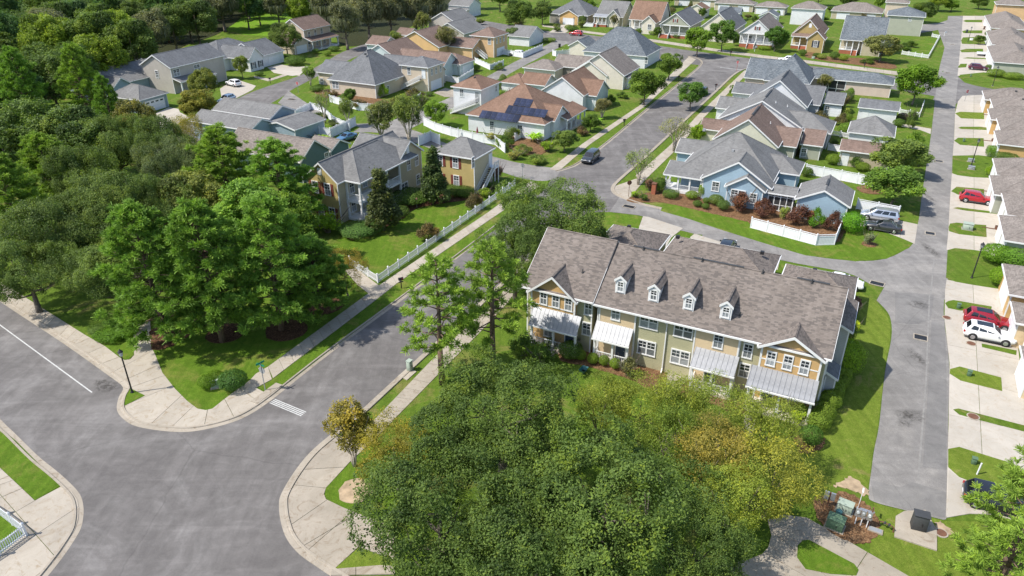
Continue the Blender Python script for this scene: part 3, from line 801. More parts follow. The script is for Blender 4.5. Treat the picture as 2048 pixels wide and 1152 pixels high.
WCACHE = {}
CBC = {}
def window_mesh(w, h, cols, rows, split):
    k = (round(w, 2), round(h, 2), cols, rows, split)
    if k in WCACHE: return WCACHE[k]
    c, dpt = .11, .07
    fr = MB()
    W2, H2 = w / 2, h / 2
    fr.box(-W2 - c, W2 + c, -dpt, 0, H2, H2 + c * 1.3)
    fr.box(-W2 - c * 1.2, W2 + c * 1.2, -dpt * 1.25, 0, -H2 - c, -H2)
    fr.box(-W2 - c, -W2, -dpt, 0, -H2, H2); fr.box(W2, W2 + c, -dpt, 0, -H2, H2)
    if split: fr.box(-W2, W2, -dpt * .8, 0, -.04, .04)
    for i in range(1, cols):
        x = -W2 + w * i / cols
        big = .07 if (cols == 2 and w > 1.4) else .02
        fr.box(x - big, x + big, -dpt * .75, 0, -H2, H2)
    if w > 1.4:
        for x in (-w / 4, w / 4): fr.box(x - .017, x + .017, -dpt * .6, 0, (.04 if split else -H2), H2)
    for j in range(1, rows):
        z = (.04 if split else -H2) + (H2 - (.04 if split else -H2)) * j / rows
        fr.box(-W2, W2, -dpt * .6, 0, z - .017, z + .017)
    fm = fr.mesh('window', M['white'])
    ps = []
    spans = [(-H2, 0, 'screen'), (0, H2, 'glass')] if split else [(-H2, H2, 'glass')]
    for z0, z1, mm in spans:
        ps.append(MB().box(-W2, W2, -.022, 0, z0, z1).mesh('pane', M[mm]))
    WCACHE[k] = (fm, ps)
    return WCACHE[k]
SIDE_RZ = {'n': 0., 'r': R(90), 'f': R(180), 'l': R(-90)}

class House:
    def __init__(s, name, label, cat, px, py, rot=GRID, group=None):
        p = at(px, py)
        s.rot = R(rot)
        s.root = tag(empty(name, (p.x, p.y, 0), s.rot), label, cat, group)
        s.o = p
        s.c, s.s = math.cos(-s.rot), math.sin(-s.rot)
        q = s.l2(-p.x, -p.y)
        s.cam = Vector((q[0], q[1], CAM_H))
    def l2(s, dx, dy):
        return (dx * s.c - dy * s.s, dx * s.s + dy * s.c)
    def L(s, px, py, z):
        p = at(px, py, z)
        return s.l2(p.x - s.o.x, p.y - s.o.y)
    def dir(s, px, py):
        d = ray(px, py); q = s.l2(d.x, d.y)
        return Vector((q[0], q[1], d.z))
    def on(s, side, px, py, c):
        """picture point on the upright plane x=c or y=c"""
        d = s.dir(px, py); ax = 1 if side in 'nf' else 0
        t = (c - s.cam[ax]) / d[ax]
        return s.cam + d * t
    def rect(s, pts, h, dx=None, dy=None):
        dx = dx * 1.1 if dx else dx; dy = dy * 1.1 if dy else dy
        q = [s.L(x, y, h) for x, y in pts]
        x0, x1 = min(p[0] for p in q), max(p[0] for p in q)
        y0, y1 = min(p[1] for p in q), max(p[1] for p in q)
        if dx: x0, x1 = (x0, x0 + dx) if dx > 0 else (x1 + dx, x1)
        if dy: y0, y1 = (y0, y0 + dy) if dy > 0 else (y1 + dy, y1)
        return [x0, x1, y0, y1]
    # a block: walls under a roof; the rectangle is the roof's eaves
    def block(s, pts, h, kind='gx', ridge=None, pitch=.6, dx=None, dy=None, wall='white', roof='grey', ov=.35, base=0., rect=None, hr=None, walls=True, trim=True, rake=.3, gable=None):
        r = rect or s.rect(pts, h, dx, dy)
        x0, x1, y0, y1 = r
        xm, ym = (x0 + x1) / 2, (y0 + y1) / 2
        if kind in ('gx', 'shed', 'shedr', 'shedl'):
            run = (y1 - y0) / 2
        elif kind == 'gy':
            run = (x1 - x0) / 2
        else:
            run = min(x1 - x0, y1 - y0) / 2
        if kind == 'shed': run = y1 - y0
        if kind in ('shedr', 'shedl'): run = x1 - x0
        if ridge:
            if kind == 'gx' or (kind == 'hip' and x1 - x0 >= y1 - y0): zz = s.on('n', *ridge, ym).z
            elif kind == 'shed': zz = s.on('n', *ridge, y1).z
            elif kind == 'gy': zz = s.on('n', *ridge, y0).z
            elif kind == 'hip': zz = s.on('n', *ridge, y0 + run).z
            else: zz = s.on('r', *ridge, xm).z
            pitch = max(.15, min(1.15, (zz - h) / run))
        hr = h + run * pitch
        t = .09
        B = dict(x0=x0, x1=x1, y0=y0, y1=y1, h=h, hr=hr, kind=kind, pitch=pitch, xm=xm, ym=ym,
                 wx0=x0 + (rake if kind == 'gx' else ov), wx1=x1 - (rake if kind == 'gx' else ov), wy0=y0 + (rake if kind == 'gy' else ov), wy1=y1 - (rake if kind == 'gy' else ov))
        # roof surface
        top = MB(); fas = MB(); cap = MB()
        def ridge_strip(a, b, wd=.13, up=.05):
            a, b = Vector(a), Vector(b)
            d = (b - a).normalized(); n = Vector((-d.y, d.x, 0))
            if n.length < .01: return
            n = n.normalized() * wd
            dn = Vector((0, 0, -.06))
            u = Vector((0, 0, up))
            cap.add([a + u, b + u, b + n + dn + u, a + n + dn + u, a - n + dn + u, b - n + dn + u], [(0, 1, 2, 3), (1, 0, 4, 5)])
        if kind == 'gx':
            P = [(x0, y0, h), (x1, y0, h), (x1, ym, hr), (x0, ym, hr), (x1, y1, h), (x0, y1, h)]
            T = [(x, y, z + t) for x, y, z in P]
            top.add(T, [(0, 1, 2, 3), (3, 2, 4, 5)])
            top.add(T + P, [(6, 9, 8, 7), (9, 11, 10, 8), (0, 6, 7, 1), (1, 7, 8, 2), (2, 8, 10, 4), (4, 10, 11, 5), (5, 11, 9, 3), (3, 9, 6, 0)])
            ridge_strip((x0, ym, hr + t), (x1, ym, hr + t))
            for xx, sg in ((x0, -1), (x1, 1)):
                for ya, yb in ((y0, ym), (y1, ym)):
                    w_ = .20
                    a = [(xx, ya, h + t * .6), (xx, yb, hr + t * .6), (xx, yb, hr - w_), (xx, ya, h - w_)]
                    b = [(xx + sg * .045, y, z) for _, y, z in a]
                    fas.add(a + b, [(0, 1, 2, 3), (7, 6, 5, 4), (0, 4, 5, 1), (3, 2, 6, 7), (0, 3, 7, 4)])
            for yy, sg in ((y0, -1), (y1, 1)):
                fas.box(x0, x1, min(yy, yy + sg * .1), max(yy, yy + sg * .1), h - .12, h + .05)
        elif kind == 'gy':
            P = [(x0, y0, h), (xm, y0, hr), (xm, y1, hr), (x0, y1, h), (x1, y0, h), (x1, y1, h)]
            T = [(x, y, z + t) for x, y, z in P]
            top.add(T + P, [(0, 1, 2, 3), (1, 4, 5, 2), (9, 8, 7, 6), (8, 11, 10, 7), (0, 6, 7, 1), (1, 7, 10, 4), (4, 10, 11, 5), (5, 11, 8, 2), (2, 8, 9, 3), (3, 9, 6, 0)])
            ridge_strip((xm, y0, hr + t), (xm, y1, hr + t))
            for yy, sg in ((y0, -1), (y1, 1)):
                for xa, xb in ((x0, xm), (x1, xm)):
                    w_ = .20
                    a = [(xa, yy, h + t * .6), (xb, yy, hr + t * .6), (xb, yy, hr - w_), (xa, yy, h - w_)]
                    b = [(x, yy + sg * .045, z) for x, _, z in a]
                    fas.add(a + b, [(0, 1, 2, 3), (7, 6, 5, 4), (0, 4, 5, 1), (3, 2, 6, 7), (0, 3, 7, 4)])
            for xx, sg in ((x0, -1), (x1, 1)):
                if x1 - x0 > 2: fas.box(min(xx, xx + sg * .1), max(xx, xx + sg * .1), y0, y1, h - .12, h + .05)
        elif kind == 'hip':
            if x1 - x0 >= y1 - y0:
                i = (y1 - y0) / 2
                A_, B_ = (x0 + i, ym, hr), (x1 - i, ym, hr)
            else:
                i = (x1 - x0) / 2
                A_, B_ = (xm, y0 + i, hr), (xm, y1 - i, hr)
            C = [(x0, y0, h), (x1, y0, h), (x1, y1, h), (x0, y1, h)]
            Tt = [(x, y, z + t) for x, y, z in C + [A_, B_]]
            if x1 - x0 >= y1 - y0: fs = [(0, 1, 5, 4), (1, 2, 5), (2, 3, 4, 5), (3, 0, 4)]
            else: fs = [(0, 1, 4), (1, 2, 5, 4), (2, 3, 5), (3, 0, 4, 5)]
            top.add(Tt + C, fs + [(9, 8, 7, 6), (0, 6, 7, 1), (1, 7, 8, 2), (2, 8, 9, 3), (3, 9, 6, 0)])
            if abs(A_[0] - B_[0]) + abs(A_[1] - B_[1]) > .2: ridge_strip(Tt[4], Tt[5])
            e = [4, 5, 5, 4] if x1 - x0 >= y1 - y0 else [4, 4, 5, 5]
            for k in range(4): ridge_strip(Tt[k], Tt[e[k]], .1)
            fas.box(x0 - .1, x1 + .1, y0 - .1, y0, h - .12, h + .06); fas.box(x0 - .1, x1 + .1, y1, y1 + .1, h - .12, h + .06)
            fas.box(x0 - .1, x0, y0, y1, h - .12, h + .06); fas.box(x1, x1 + .1, y0, y1, h - .12, h + .06)
        else:                      # lean-to roofs
            zf = {'shed': lambda x, y: h + (y - y0) * pitch, 'shedr': lambda x, y: h + (x1 - x) * pitch, 'shedl': lambda x, y: h + (x - x0) * pitch}[kind]
            C = [(x, y, zf(x, y)) for x, y in ((x0, y0), (x1, y0), (x1, y1), (x0, y1))]
            T = [(x, y, z + t) for x, y, z in C]
            top.add(T + C, [(0, 1, 2, 3), (7, 6, 5, 4), (0, 4, 5, 1), (1, 5, 6, 2), (2, 6, 7, 3), (3, 7, 4, 0)])
            for a, b in ((0, 1), (1, 2), (3, 0)):
                p, q = Vector(C[a]), Vector(C[b])
                nn = Vector(((q - p).y, -(q - p).x, 0)).normalized() * .05
                fas.add([p, q, q + Vector((0, 0, .06)), p + Vector((0, 0, .06)), p + nn - Vector((0, 0, .16)), q + nn - Vector((0, 0, .16)), q + nn + Vector((0, 0, .06)), p + nn + Vector((0, 0, .06))],
                        [(4, 5, 6, 7), (3, 7, 6, 2), (0, 1, 5, 4), (0, 4, 7, 3), (1, 2, 6, 5)])
        ro = top.build('roof', roof if not isinstance(roof, str) else ROOFS[roof], s.root)
        B['roof'] = ro
        if trim: fas.build('fascia', M['white'], ro)
        if cap.v: cap.build('ridge_cap', ROOFS[roof] if isinstance(roof, str) else roof, ro)
        # walls
        if walls:
            mb = MB()
            wx0, wx1, wy0, wy1 = B['wx0'], B['wx1'], B['wy0'], B['wy1']
            e = .03
            if kind == 'gx':
                ze = h + (wy0 - y0) * pitch - e
                prof = [(wy0, base), (wy1, base), (wy1, ze), (ym, hr - e), (wy0, ze)]
                mb.add([(wx0, y, z) for y, z in prof] + [(wx1, y, z) for y, z in prof], [(4, 3, 2, 1, 0), (5, 6, 7, 8, 9), (0, 5, 9, 4), (2, 7, 6, 1), (3, 8, 7, 2), (4, 9, 8, 3)])
            elif kind == 'gy':
                ze = h + (wx0 - x0) * pitch - e
                prof = [(wx0, base), (wx1, base), (wx1, ze), (xm, hr - e), (wx0, ze)]
                mb.add([(x, wy0, z) for x, z in prof] + [(x, wy1, z) for x, z in prof], [(0, 1, 2, 3, 4), (9, 8, 7, 6, 5), (4, 9, 5, 0), (1, 6, 7, 2), (2, 7, 8, 3), (3, 8, 9, 4)])
            elif kind == 'hip':
                mb.box(wx0, wx1, wy0, wy1, base, h + ov * pitch - e)
            else:
                mb.add([(x, y, base) for x, y in ((wx0, wy0), (wx1, wy0), (wx1, wy1), (wx0, wy1))] + [(x, y, zf(x, y) - e) for x, y in ((wx0, wy0), (wx1, wy0), (wx1, wy1), (wx0, wy1))],
                       [(0, 1, 5, 4), (1, 2, 6, 5), (2, 3, 7, 6), (3, 0, 4, 7), (4, 5, 6, 7)])
            wo = mb.build('wall', WALLS[wall] if isinstance(wall, str) else wall, s.root)
            B['wall'] = wo
            zt = h - .02            # white corner boards on the corners that show
            for x, y in ((wx0, wy0), (wx1, wy0), (wx1, wy1)):
                sx = -1 if x == wx0 else 1; sy = -1 if y == wy0 else 1
                k = (sx, sy, round(zt - base, 2))
                if k not in CBC:
                    CBC[k] = MB().box(min(sx * .025, -sx * .1), max(sx * .025, -sx * .1), min(sy * .025, -sy * .1), max(sy * .025, -sy * .1), 0, zt - base).mesh('corner_board', M['white'])
                link('corner_board', CBC[k], wo, (x, y, base))
        return B
    def face(s, B, side):
        return {'n': B['wy0'], 'f': B['wy1'], 'l': B['wx0'], 'r': B['wx1']}[side]
    def put(s, side, u, z, off):
        """place something on the wall plane"""
        return {'n': (u, off, z), 'f': (u, off, z), 'l': (off, u, z), 'r': (off, u, z)}[side]
    def win(s, B, side, px, py, w=.85, h=1.45, cols=2, rows=2, split=True, shutter=None, plane=None):
        c = s.face(B, side) if plane is None else plane
        p = s.on(side, px, py, c)
        return s.winat(side, (p.x if side in 'nf' else p.y), p.z, c, w, h, cols, rows, split, shutter)
    def winat(s, side, u, z, c, w=.85, h=1.45, cols=2, rows=2, split=True, shutter=None):
        fm, ps = window_mesh(w, h, cols, rows, split)
        o = link('window', fm, s.root, s.put(side, u, z, c), SIDE_RZ[side])
        for m in ps: link('pane', m, o)
        if shutter:
            for sg in (-1, 1):
                k = ('shutter', shutter, round(h, 2))
                if k not in WCACHE:
                    mb = MB().box(-.22, .22, -.05, 0, -h / 2 - .08, h / 2 + .08)
                    for i in range(int(h / .12)):
                        z_ = -h / 2 + .12 * i
                        mb.box(-.16, .16, -.065, -.05, z_, z_ + .06)
                    WCACHE[k] = mb.mesh('shutter', M[shutter])
                d = (w / 2 + .34) * sg
                a = {'n': (u + d, c, z), 'r': (c, u + d, z), 'f': (u - d, c, z), 'l': (c, u - d, z)}[side]
                link('shutter', WCACHE[k], s.root, a, SIDE_RZ[side])
        return o
    def door(s, side, u, z0, c, w=.95, h=2.1, m='doorblue'):
        k = ('door', w, h, m)
        if k not in WCACHE:
            a = MB().box(-w / 2 - .1, w / 2 + .1, -.06, 0, h, h + .12).box(-w / 2 - .1, -w / 2, -.06, 0, 0, h).box(w / 2, w / 2 + .1, -.06, 0, 0, h)
            b = MB().box(-w / 2, w / 2, -.03, 0, 0, h)
            for j in range(3):
                for i in (-1, 1):
                    b.box(i * w / 4 - w * .17, i * w / 4 + w * .17, -.045, -.03, .15 + j * h * .31, .15 + j * h * .31 + h * .25)
            c_ = MB().tube((w * .38, -.03, h * .47), (w * .38, -.09, h * .47), .035)
            WCACHE[k] = (a.mesh('door_frame', M['white']), b.mesh('door', M[m]), c_.mesh('handle', M['silver']))
        A_, Bm, Cm = WCACHE[k]
        d = link('door', Bm, s.root, s.put(side, u, z0, c), SIDE_RZ[side])
        link('door_frame', A_, d); link('handle', Cm, d)
        return d
    def garage_door(s, side, u, c, w=4.9, h=2.15, glazed=False, z0=.02):
        k = ('gd', round(w, 2), h)
        d = link('garage_door', MB().box(-w / 2 - .12, w / 2 + .12, -.05, 0, h, h + .14).box(-w / 2 - .12, -w / 2, -.05, 0, 0, h).box(w / 2, w / 2 + .12, -.05, 0, 0, h).mesh('garage_door', M['white']), s.root, s.put(side, u, z0, c), SIDE_RZ[side])
        n = 4
        if k not in WCACHE:
            b = MB().box(-w / 2, w / 2, -.022, 0, .008, h / n - .008)
            q = max(2, round(w / .9))
            for i in range(q):
                x = -w / 2 + w * (i + .5) / q
                b.box(x - w / q * .4, x + w / q * .4, -.034, -.022, .07, h / n - .07)
            WCACHE[k] = b.mesh('panel', M['vinyl'])
        for i in range(n): link('panel', WCACHE[k], d, (0, 0, i * h / n))
        if glazed:
            for i in range(4):
                x = -w / 2 + w * (i + .5) / 4
                link('pane', MB().box(x - .38, x + .38, -.045, 0, h * .80, h * .93).mesh('pane', M['glass']), d)
        return d
    def box(s, name, m, x0, x1, y0, y1, z0, z1, parent=None):
        return MB().box(x0, x1, y0, y1, z0, z1).build(name, M[m] if isinstance(m, str) and m in M else m, parent or s.root)
    def post(s, x, y, z0, z1, r=.11):
        mb = MB().box(-r, r, -r, r, 0, z1 - z0).box(-r * 1.4, r * 1.4, -r * 1.4, r * 1.4, 0, .2).box(-r * 1.4, r * 1.4, -r * 1.4, r * 1.4, z1 - z0 - .18, z1 - z0)
        return mb.build('porch_post', M['white'], s.root, (x, y, z0))
    def rail(s, a, b, z, h=.85):
        a, b = Vector((a[0], a[1], z)), Vector((b[0], b[1], z))
        L = (b - a).length; ang = math.atan2(b.y - a.y, b.x - a.x)
        mb = MB().box(0, L, -.035, .035, h - .06, h).box(0, L, -.03, .03, .08, .14)
        n = int(L / .16)
        for i in range(1, n): mb.box(L * i / n - .02, L * i / n + .02, -.02, .02, .14, h - .06)
        return mb.build('railing', M['white'], s.root, a, ang)
    def steps(s, x0, x1, y0, n, rise, run, m='brick', dirn=-1, top=None):
        """stair going down from y0 along -y (dirn -1), with each step a piece"""
        z = top if top else n * rise
        for i in range(n):
            ya = y0 + dirn * run * i; yb = y0 + dirn * run * (i + 1)
            s.box('step', m, x0, x1, min(ya, yb), max(ya, yb) - .004, 0, z - rise * i - .003)
    def vent(s, B, u, v, size=.3, m='dkgrey', front=True):
        """small box vent or pipe on a roof; u along the ridge, v 0 at the eave to 1 at the ridge"""
        k = B['kind']
        if k in ('gx', 'hip') and B['x1'] - B['x0'] >= B['y1'] - B['y0'] or k == 'gx':
            x, y = B['x0'] + u * (B['x1'] - B['x0']), B['y0'] + v * (B['ym'] - B['y0'])
            if not front: y = B['y1'] - v * (B['y1'] - B['ym'])
        else:
            y, x = B['y0'] + u * (B['y1'] - B['y0']), B['x1'] - v * (B['x1'] - B['xm'])
            if not front: x = B['x0'] + v * (B['xm'] - B['x0'])
        z = B['h'] + v * (B['hr'] - B['h']) + .09
        if size > .2: mb = MB().box(-size / 2, size / 2, -size / 2, size / 2, -.2, .16)
        else: mb = MB().tube((0, 0, -.2), (0, 0, .38), .06, n=8).tube((0, 0, -.02), (0, 0, .03), .14, n=8)
        return mb.build('roof_vent', M[m], B['roof'], (x, y, z))
    def outside_stair(s, x0, y0, x1, y1, z1, wid=1.0):
        """straight timber stair from the ground at (x0,y0) up to (x1,y1,z1) with railings"""
        a, b = Vector((x0, y0, 0)), Vector((x1, y1, 0)); L = (b - a).length; ang = math.atan2(y1 - y0, x1 - x0)
        st = link('stair', MB().add([(0, -.04, 0), (L, -.04, z1 - .2), (L, -.04, z1), (0, -.04, .25), (0, .04, 0), (L, .04, z1 - .2), (L, .04, z1), (0, .04, .25)], [(0, 1, 2, 3), (7, 6, 5, 4), (3, 2, 6, 7), (0, 4, 5, 1), (1, 5, 6, 2), (0, 3, 7, 4)]).mesh('stair', M['white']), s.root, (x0, y0, 0), ang)
        o2 = link('stringer', st.data, st, (0, wid, 0))
        n = max(4, int(z1 / .2)); tm = MB().box(0, L / n * 1.1, .04, wid - .04, -.04, 0).mesh('tread', M['dkgrey'])
        for i in range(n): link('tread', tm, st, (L * i / n, 0, z1 * (i + 1) / n))
        for yy in (0, wid):
            mb = MB().add([(0, -.03, .95), (L, -.03, z1 + .9), (L, -.03, z1 + .98), (0, -.03, 1.03), (0, .03, .95), (L, .03, z1 + .9), (L, .03, z1 + .98), (0, .03, 1.03)], [(0, 1, 2, 3), (7, 6, 5, 4), (3, 2, 6, 7), (0, 4, 5, 1), (1, 5, 6, 2), (0, 3, 7, 4)])
            q = int(L / .18)
            for i in range(q + 1):
                x = L * i / q; z = z1 * i / q
                mb.box(x - .02, x + .02, -.02, .02, z + .1, z + .98)
            mb.build('railing', M['white'], st, (0, yy, 0))
        return st
# ================================================================== the row of townhouses
T = House('townhouse_row', 'tan and olive row of four townhouses with dormers and metal porch roofs', 'townhouses', 1300, 740)
r = T.rect([(1052, 569), (1663, 724)], 5.9, dy=11.2)
xs_ = T.L(1199.6, 594.7, 5.9)[0]                       # step between the first two roofs
x0, x1, y0, y1 = r
zr = T.on('n', 1108, 458, (y0 + y1) / 2).z
BL = T.block(None, 6.18, 'gx', rect=[x0, xs_, y0, y1], pitch=(zr - 6.18) / ((y1 - y0) / 2), wall='olive', roof='taupe', ov=.75)
BR = T.block(None, 6.05, 'gx', rect=[xs_ - .02, x1, y0 + .04, y1 - .04], pitch=(zr - .22 - 6.05) / ((y1 - y0) / 2 - .04), wall='olive', roof='taupe', ov=.73, rake=.28)
MB().add([(xs_ + .02, y0 + .1, 5.85), (xs_ + .02, (y0 + y1) / 2, zr - .25), (xs_ + .02, (y0 + y1) / 2, zr + .12), (xs_ + .02, y0 + .1, 6.22),
          (xs_ + .09, y0 + .1, 5.85), (xs_ + .09, (y0 + y1) / 2, zr - .25), (xs_ + .09, (y0 + y1) / 2, zr + .12), (xs_ + .09, y0 + .1, 6.22)],
         [(0, 3, 2, 1), (4, 5, 6, 7), (3, 7, 6, 2), (0, 4, 7, 3), (1, 2, 6, 5)]).build('flashing', M['black'], BL['roof'])
FY = BL['wy0']                                        # facade plane
def tx(px, py, z): return T.L(px, py, z)[0]
def fx(px, py): return T.on('n', px, py, FY).x
# projecting gables over the end units
gab = []
for ap, lf, rf in (((1111.8, 556.5), (1066, 571), (1161, 597)), ((1585, 674.6), (1517.6, 689), (1652, 724))):
    rr = T.rect([lf, rf], 5.9, dy=5.0)
    rr[2] = y0 - .25; rr[3] = y0 + 4.6
    gab.append(T.block(None, 5.88, 'gy', rect=rr, ridge=ap, wall='tanstucco', roof='taupe', ov=.32, rake=.4))
G1, G2 = gab
PY = G1['wy0']
# coloured wall bays
bays = []
for a, b, m in (((1200, 640), (1271, 650), 'cream'), ((1388, 690), (1477, 700), 'cream')):
    xa, xb = fx(*a), fx(*b)
    bays.append((xa, xb))
    T.box('wall_bay', WALLS[m], xa, xb, FY - .22, FY + .02, .02, 5.92)
    for x in (xa, xb): T.box('corner_board', 'white', x - .07, x + .07, FY - .25, FY - .1, .02, 5.88)
for gb in gab:
    zb = 3.5
    for x in (gb['wx0'], gb['wx1']): T.box('corner_board', 'white', x - .07, x + .07, gb['wy0'] - .03, gb['wy0'] + .1, .05, 5.8)
    T.box('belt_board', 'white', gb['wx0'], gb['wx1'], gb['wy0'] - .03, gb['wy0'] + .02, 4.52, 4.62)
# windows, upper floor
for p in ((1087.4, 596.4), (1111.8, 602.5), (1137, 609)): T.win(G1, 'n', *p, .62, 1.3)
for p in ((1542, 717.6), (1575.5, 725.4), (1608.8, 735)): T.win(G2, 'n', *p, .62, 1.3)
T.win(BL, 'n', 1177, 617, .66, 1.35, plane=FY)
T.win(BR, 'n', 1495.6, 702, .66, 1.35, plane=FY)
T.win(BL, 'n', 1231.7, 627, .72, 1.35, plane=FY - .22)
T.win(BL, 'n', 1436.6, 682.5, .72, 1.35, plane=FY - .22)
for p in ((1298, 643), (1367, 661), (1293, 696), (1360, 715)): T.win(BR, 'n', *p, 1.6, 1.4, plane=FY)
T.win(BL, 'n', 1173.6, 657.8, .8, 1.3, plane=FY)
T.win(BR, 'n', 1488.6, 741, .8, 1.3, plane=FY)
# downpipes
for p in ((1330, 690), (1196, 640), (1478, 705)):
    x = fx(*p)
    dp = MB().box(x - .05, x + .05, FY - .14, FY - .03, .35, 5.75).box(x - .05, x + .05, FY - .7, FY - .03, 5.75, 5.86).add(
        [(x - .05, FY - .4, .1), (x + .05, FY - .4, .1), (x + .05, FY - .14, .4), (x - .05, FY - .14, .4), (x - .05, FY - .4, .2), (x + .05, FY - .4, .2), (x + .05, FY - .1, .52), (x - .05, FY - .1, .52)],
        [(0, 3, 2, 1), (4, 5, 6, 7), (0, 1, 5, 4), (1, 2, 6, 5), (3, 0, 4, 7)])
    dp.build('downpipe', M['white'], T.root)
# dormers
def on_roof(px, py, B):
    d = T.dir(px, py); c = T.cam
    # z = h + (y - y0) * pitch
    k = B['pitch']
    t = (B['h'] - B['y0'] * k - c.z + c.y * k) / (d.z - d.y * k)
    return c + d * t
for wx, sl in (((1240, 573), (1240, 588)), ((1306, 590.5), (1306, 605)), ((1375.6, 608), (1375.6, 622)), ((1449.5, 625.5), (1449.5, 640))):
    q = on_roof(*sl, BR)
    hd = q.z + 1.45
    db = T.block(None, hd, 'gy', rect=[q.x - .62, q.x + .62, q.y - .12, q.y + 5.2], pitch=.8, wall=M['white'], roof='taupe', ov=.14, rake=.12, base=q.z - .25)
    T.winat('n', q.x, q.z + .80, db['wy0'], .5, .95, 2, 2)
for u, v in ((.10, .33), (.42, .42), (.62, .30)): T.vent(BR, u, v, .12)
T.vent(BL, .72, .4, .12)
for u in (.13, .40, .66, .86): T.vent(BR, u, .97, .14)
ym_ = BR['ym']
for u0, u1 in ((.08, .2), (.36, .58), (.8, .93)):
    a, b = BR['x0'] + u0 * (x1 - xs_), BR['x0'] + u1 * (x1 - xs_)
    MB().box(a, b, ym_ - .11, ym_ + .11, BR['hr'] + .06, BR['hr'] + .15).build('ridge_vent', M['dkgrey'], BR['roof'])
# metal porch roofs
def metal_porch(tl, tr, bl, br, zl, plane, floor, posts, label_door=None, rail=True):
    a = T.on('n', *tl, plane); b = T.on('n', *tr, plane)
    xa, xb = a.x, b.x
    zt = (a.z + b.z) / 2
    yb_ = (T.L(*bl, zl)[1] + T.L(*br, zl)[1]) / 2
    n = max(4, round((xb - xa) / .42)); w = (xb - xa) / n
    sl = (zt - zl) / (plane - yb_)
    root = MB().add([(xa, yb_, zl - .14), (xb, yb_, zl - .14), (xb, plane, zt - .14), (xa, plane, zt - .14), (xa, yb_, zl - .02), (xb, yb_, zl - .02), (xb, plane, zt - .02), (xa, plane, zt - .02)],
                    [(0, 3, 2, 1), (4, 5, 6, 7), (0, 1, 5, 4), (1, 2, 6, 5), (3, 0, 4, 7)]).build('porch_roof', M['white'], T.root)
    pm = MB()
    pm.add([(0, yb_ - .04, zl), (w, yb_ - .04, zl), (w, plane, zt), (0, plane, zt), (0, yb_ - .04, zl + .025), (w, yb_ - .04, zl + .025), (w, plane, zt + .025), (0, plane, zt + .025)],
           [(4, 5, 6, 7), (0, 1, 5, 4), (1, 2, 6, 5), (3, 0, 4, 7)])
    pm.add([(-.022, yb_ - .04, zl), (.022, yb_ - .04, zl), (.022, plane, zt), (-.022, plane, zt), (-.022, yb_ - .04, zl + .075), (.022, yb_ - .04, zl + .075), (.022, plane, zt + .075), (-.022, plane, zt + .075)],
           [(4, 5, 6, 7), (0, 1, 5, 4), (1, 2, 6, 5), (3, 0, 4, 7)])
    me = pm.mesh('roof_panel', M['tin'])
    for i in range(n): link('roof_panel', me, root, (xa + w * i, 0, .0))
    MB().box(xa - .05, xb + .05, yb_ - .14, yb_ - .02, zl - .16, zl - .02).build('gutter', M['white'], root)
    fl = T.box('porch_floor', 'stone', xa + .1, xb - .1, yb_ + .15, plane - .02, 0, floor)
    for f in posts:
        T.post(xa + (xb - xa) * f, yb_ + .3, floor, zl - .1, .1)
    xs2 = [xa + (xb - xa) * f for f in posts]
    if rail:
        for p, q in zip(xs2[:-1], xs2[1:]):
            if q - p < 2.4: T.rail((p + .1, yb_ + .3), (q - .1, yb_ + .3), floor, .8)
        T.rail((xa + .2, yb_ + .4), (xa + .2, plane - .05), floor, .8)
        T.rail((xb - .2, yb_ + .4), (xb - .2, plane - .05), floor, .8)
    return xa, xb, yb_
p1 = metal_porch((1068, 612), (1163, 634), (1046, 644), (1141, 668.5), 2.75, PY, .45, (.04, .5, .96))
T.door('n', p1[0] + (p1[1] - p1[0]) * .78, .45, PY, m='doorblue')
T.winat('n', p1[0] + (p1[1] - p1[0]) * .32, 1.75, PY, .8, 1.3)
T.steps(p1[0] + .4, p1[1] - 2.2, p1[2] + .15, 3, .15, .3, 'stone')
p2 = metal_porch((1194, 642), (1267, 657.6), (1173.6, 671), (1252, 693), 2.75, FY - .22, .4, (.05, .55, .95))
T.door('n', p2[0] + (p2[1] - p2[0]) * .70, .4, FY - .22, m='doorblue')
p3_ = metal_porch((1393, 688), (1478, 720.6), (1376, 729), (1464.6, 754.5), 2.75, FY - .22, .4, (.05, .5, .95))
T.door('n', p3_[0] + (p3_[1] - p3_[0]) * .4, .4, FY - .22, m='doorblue')
p4_ = metal_porch((1505, 727), (1638, 765), (1492, 768), (1622.7, 807), 2.75, PY, .45, (.04, .5, .96))
T.door('n', p4_[0] + (p4_[1] - p4_[0]) * .3, .45, PY, m='doorblue')
T.winat('n', p4_[0] + (p4_[1] - p4_[0]) * .68, 1.75, PY, .8, 1.3)
# side wing at the right end and its rear part
rw = T.block(None, 5.9, 'shedr', rect=[x1 - .3, x1 + 1.25, (y0 + y1) / 2 - .3, y1 - .2], pitch=.46, wall='grey', roof='taupe', ov=.3)
T.block(None, 2.7, 'shedr', rect=[x1 - .3, x1 + .9, y0 + 2.6, y0 + 5.0], pitch=.5, wall='grey', roof='charcoal', ov=.15)
for z in (1.7, 4.4): T.winat('r', y0 + 1.9, z, BR['wx1'], .8, 1.3)

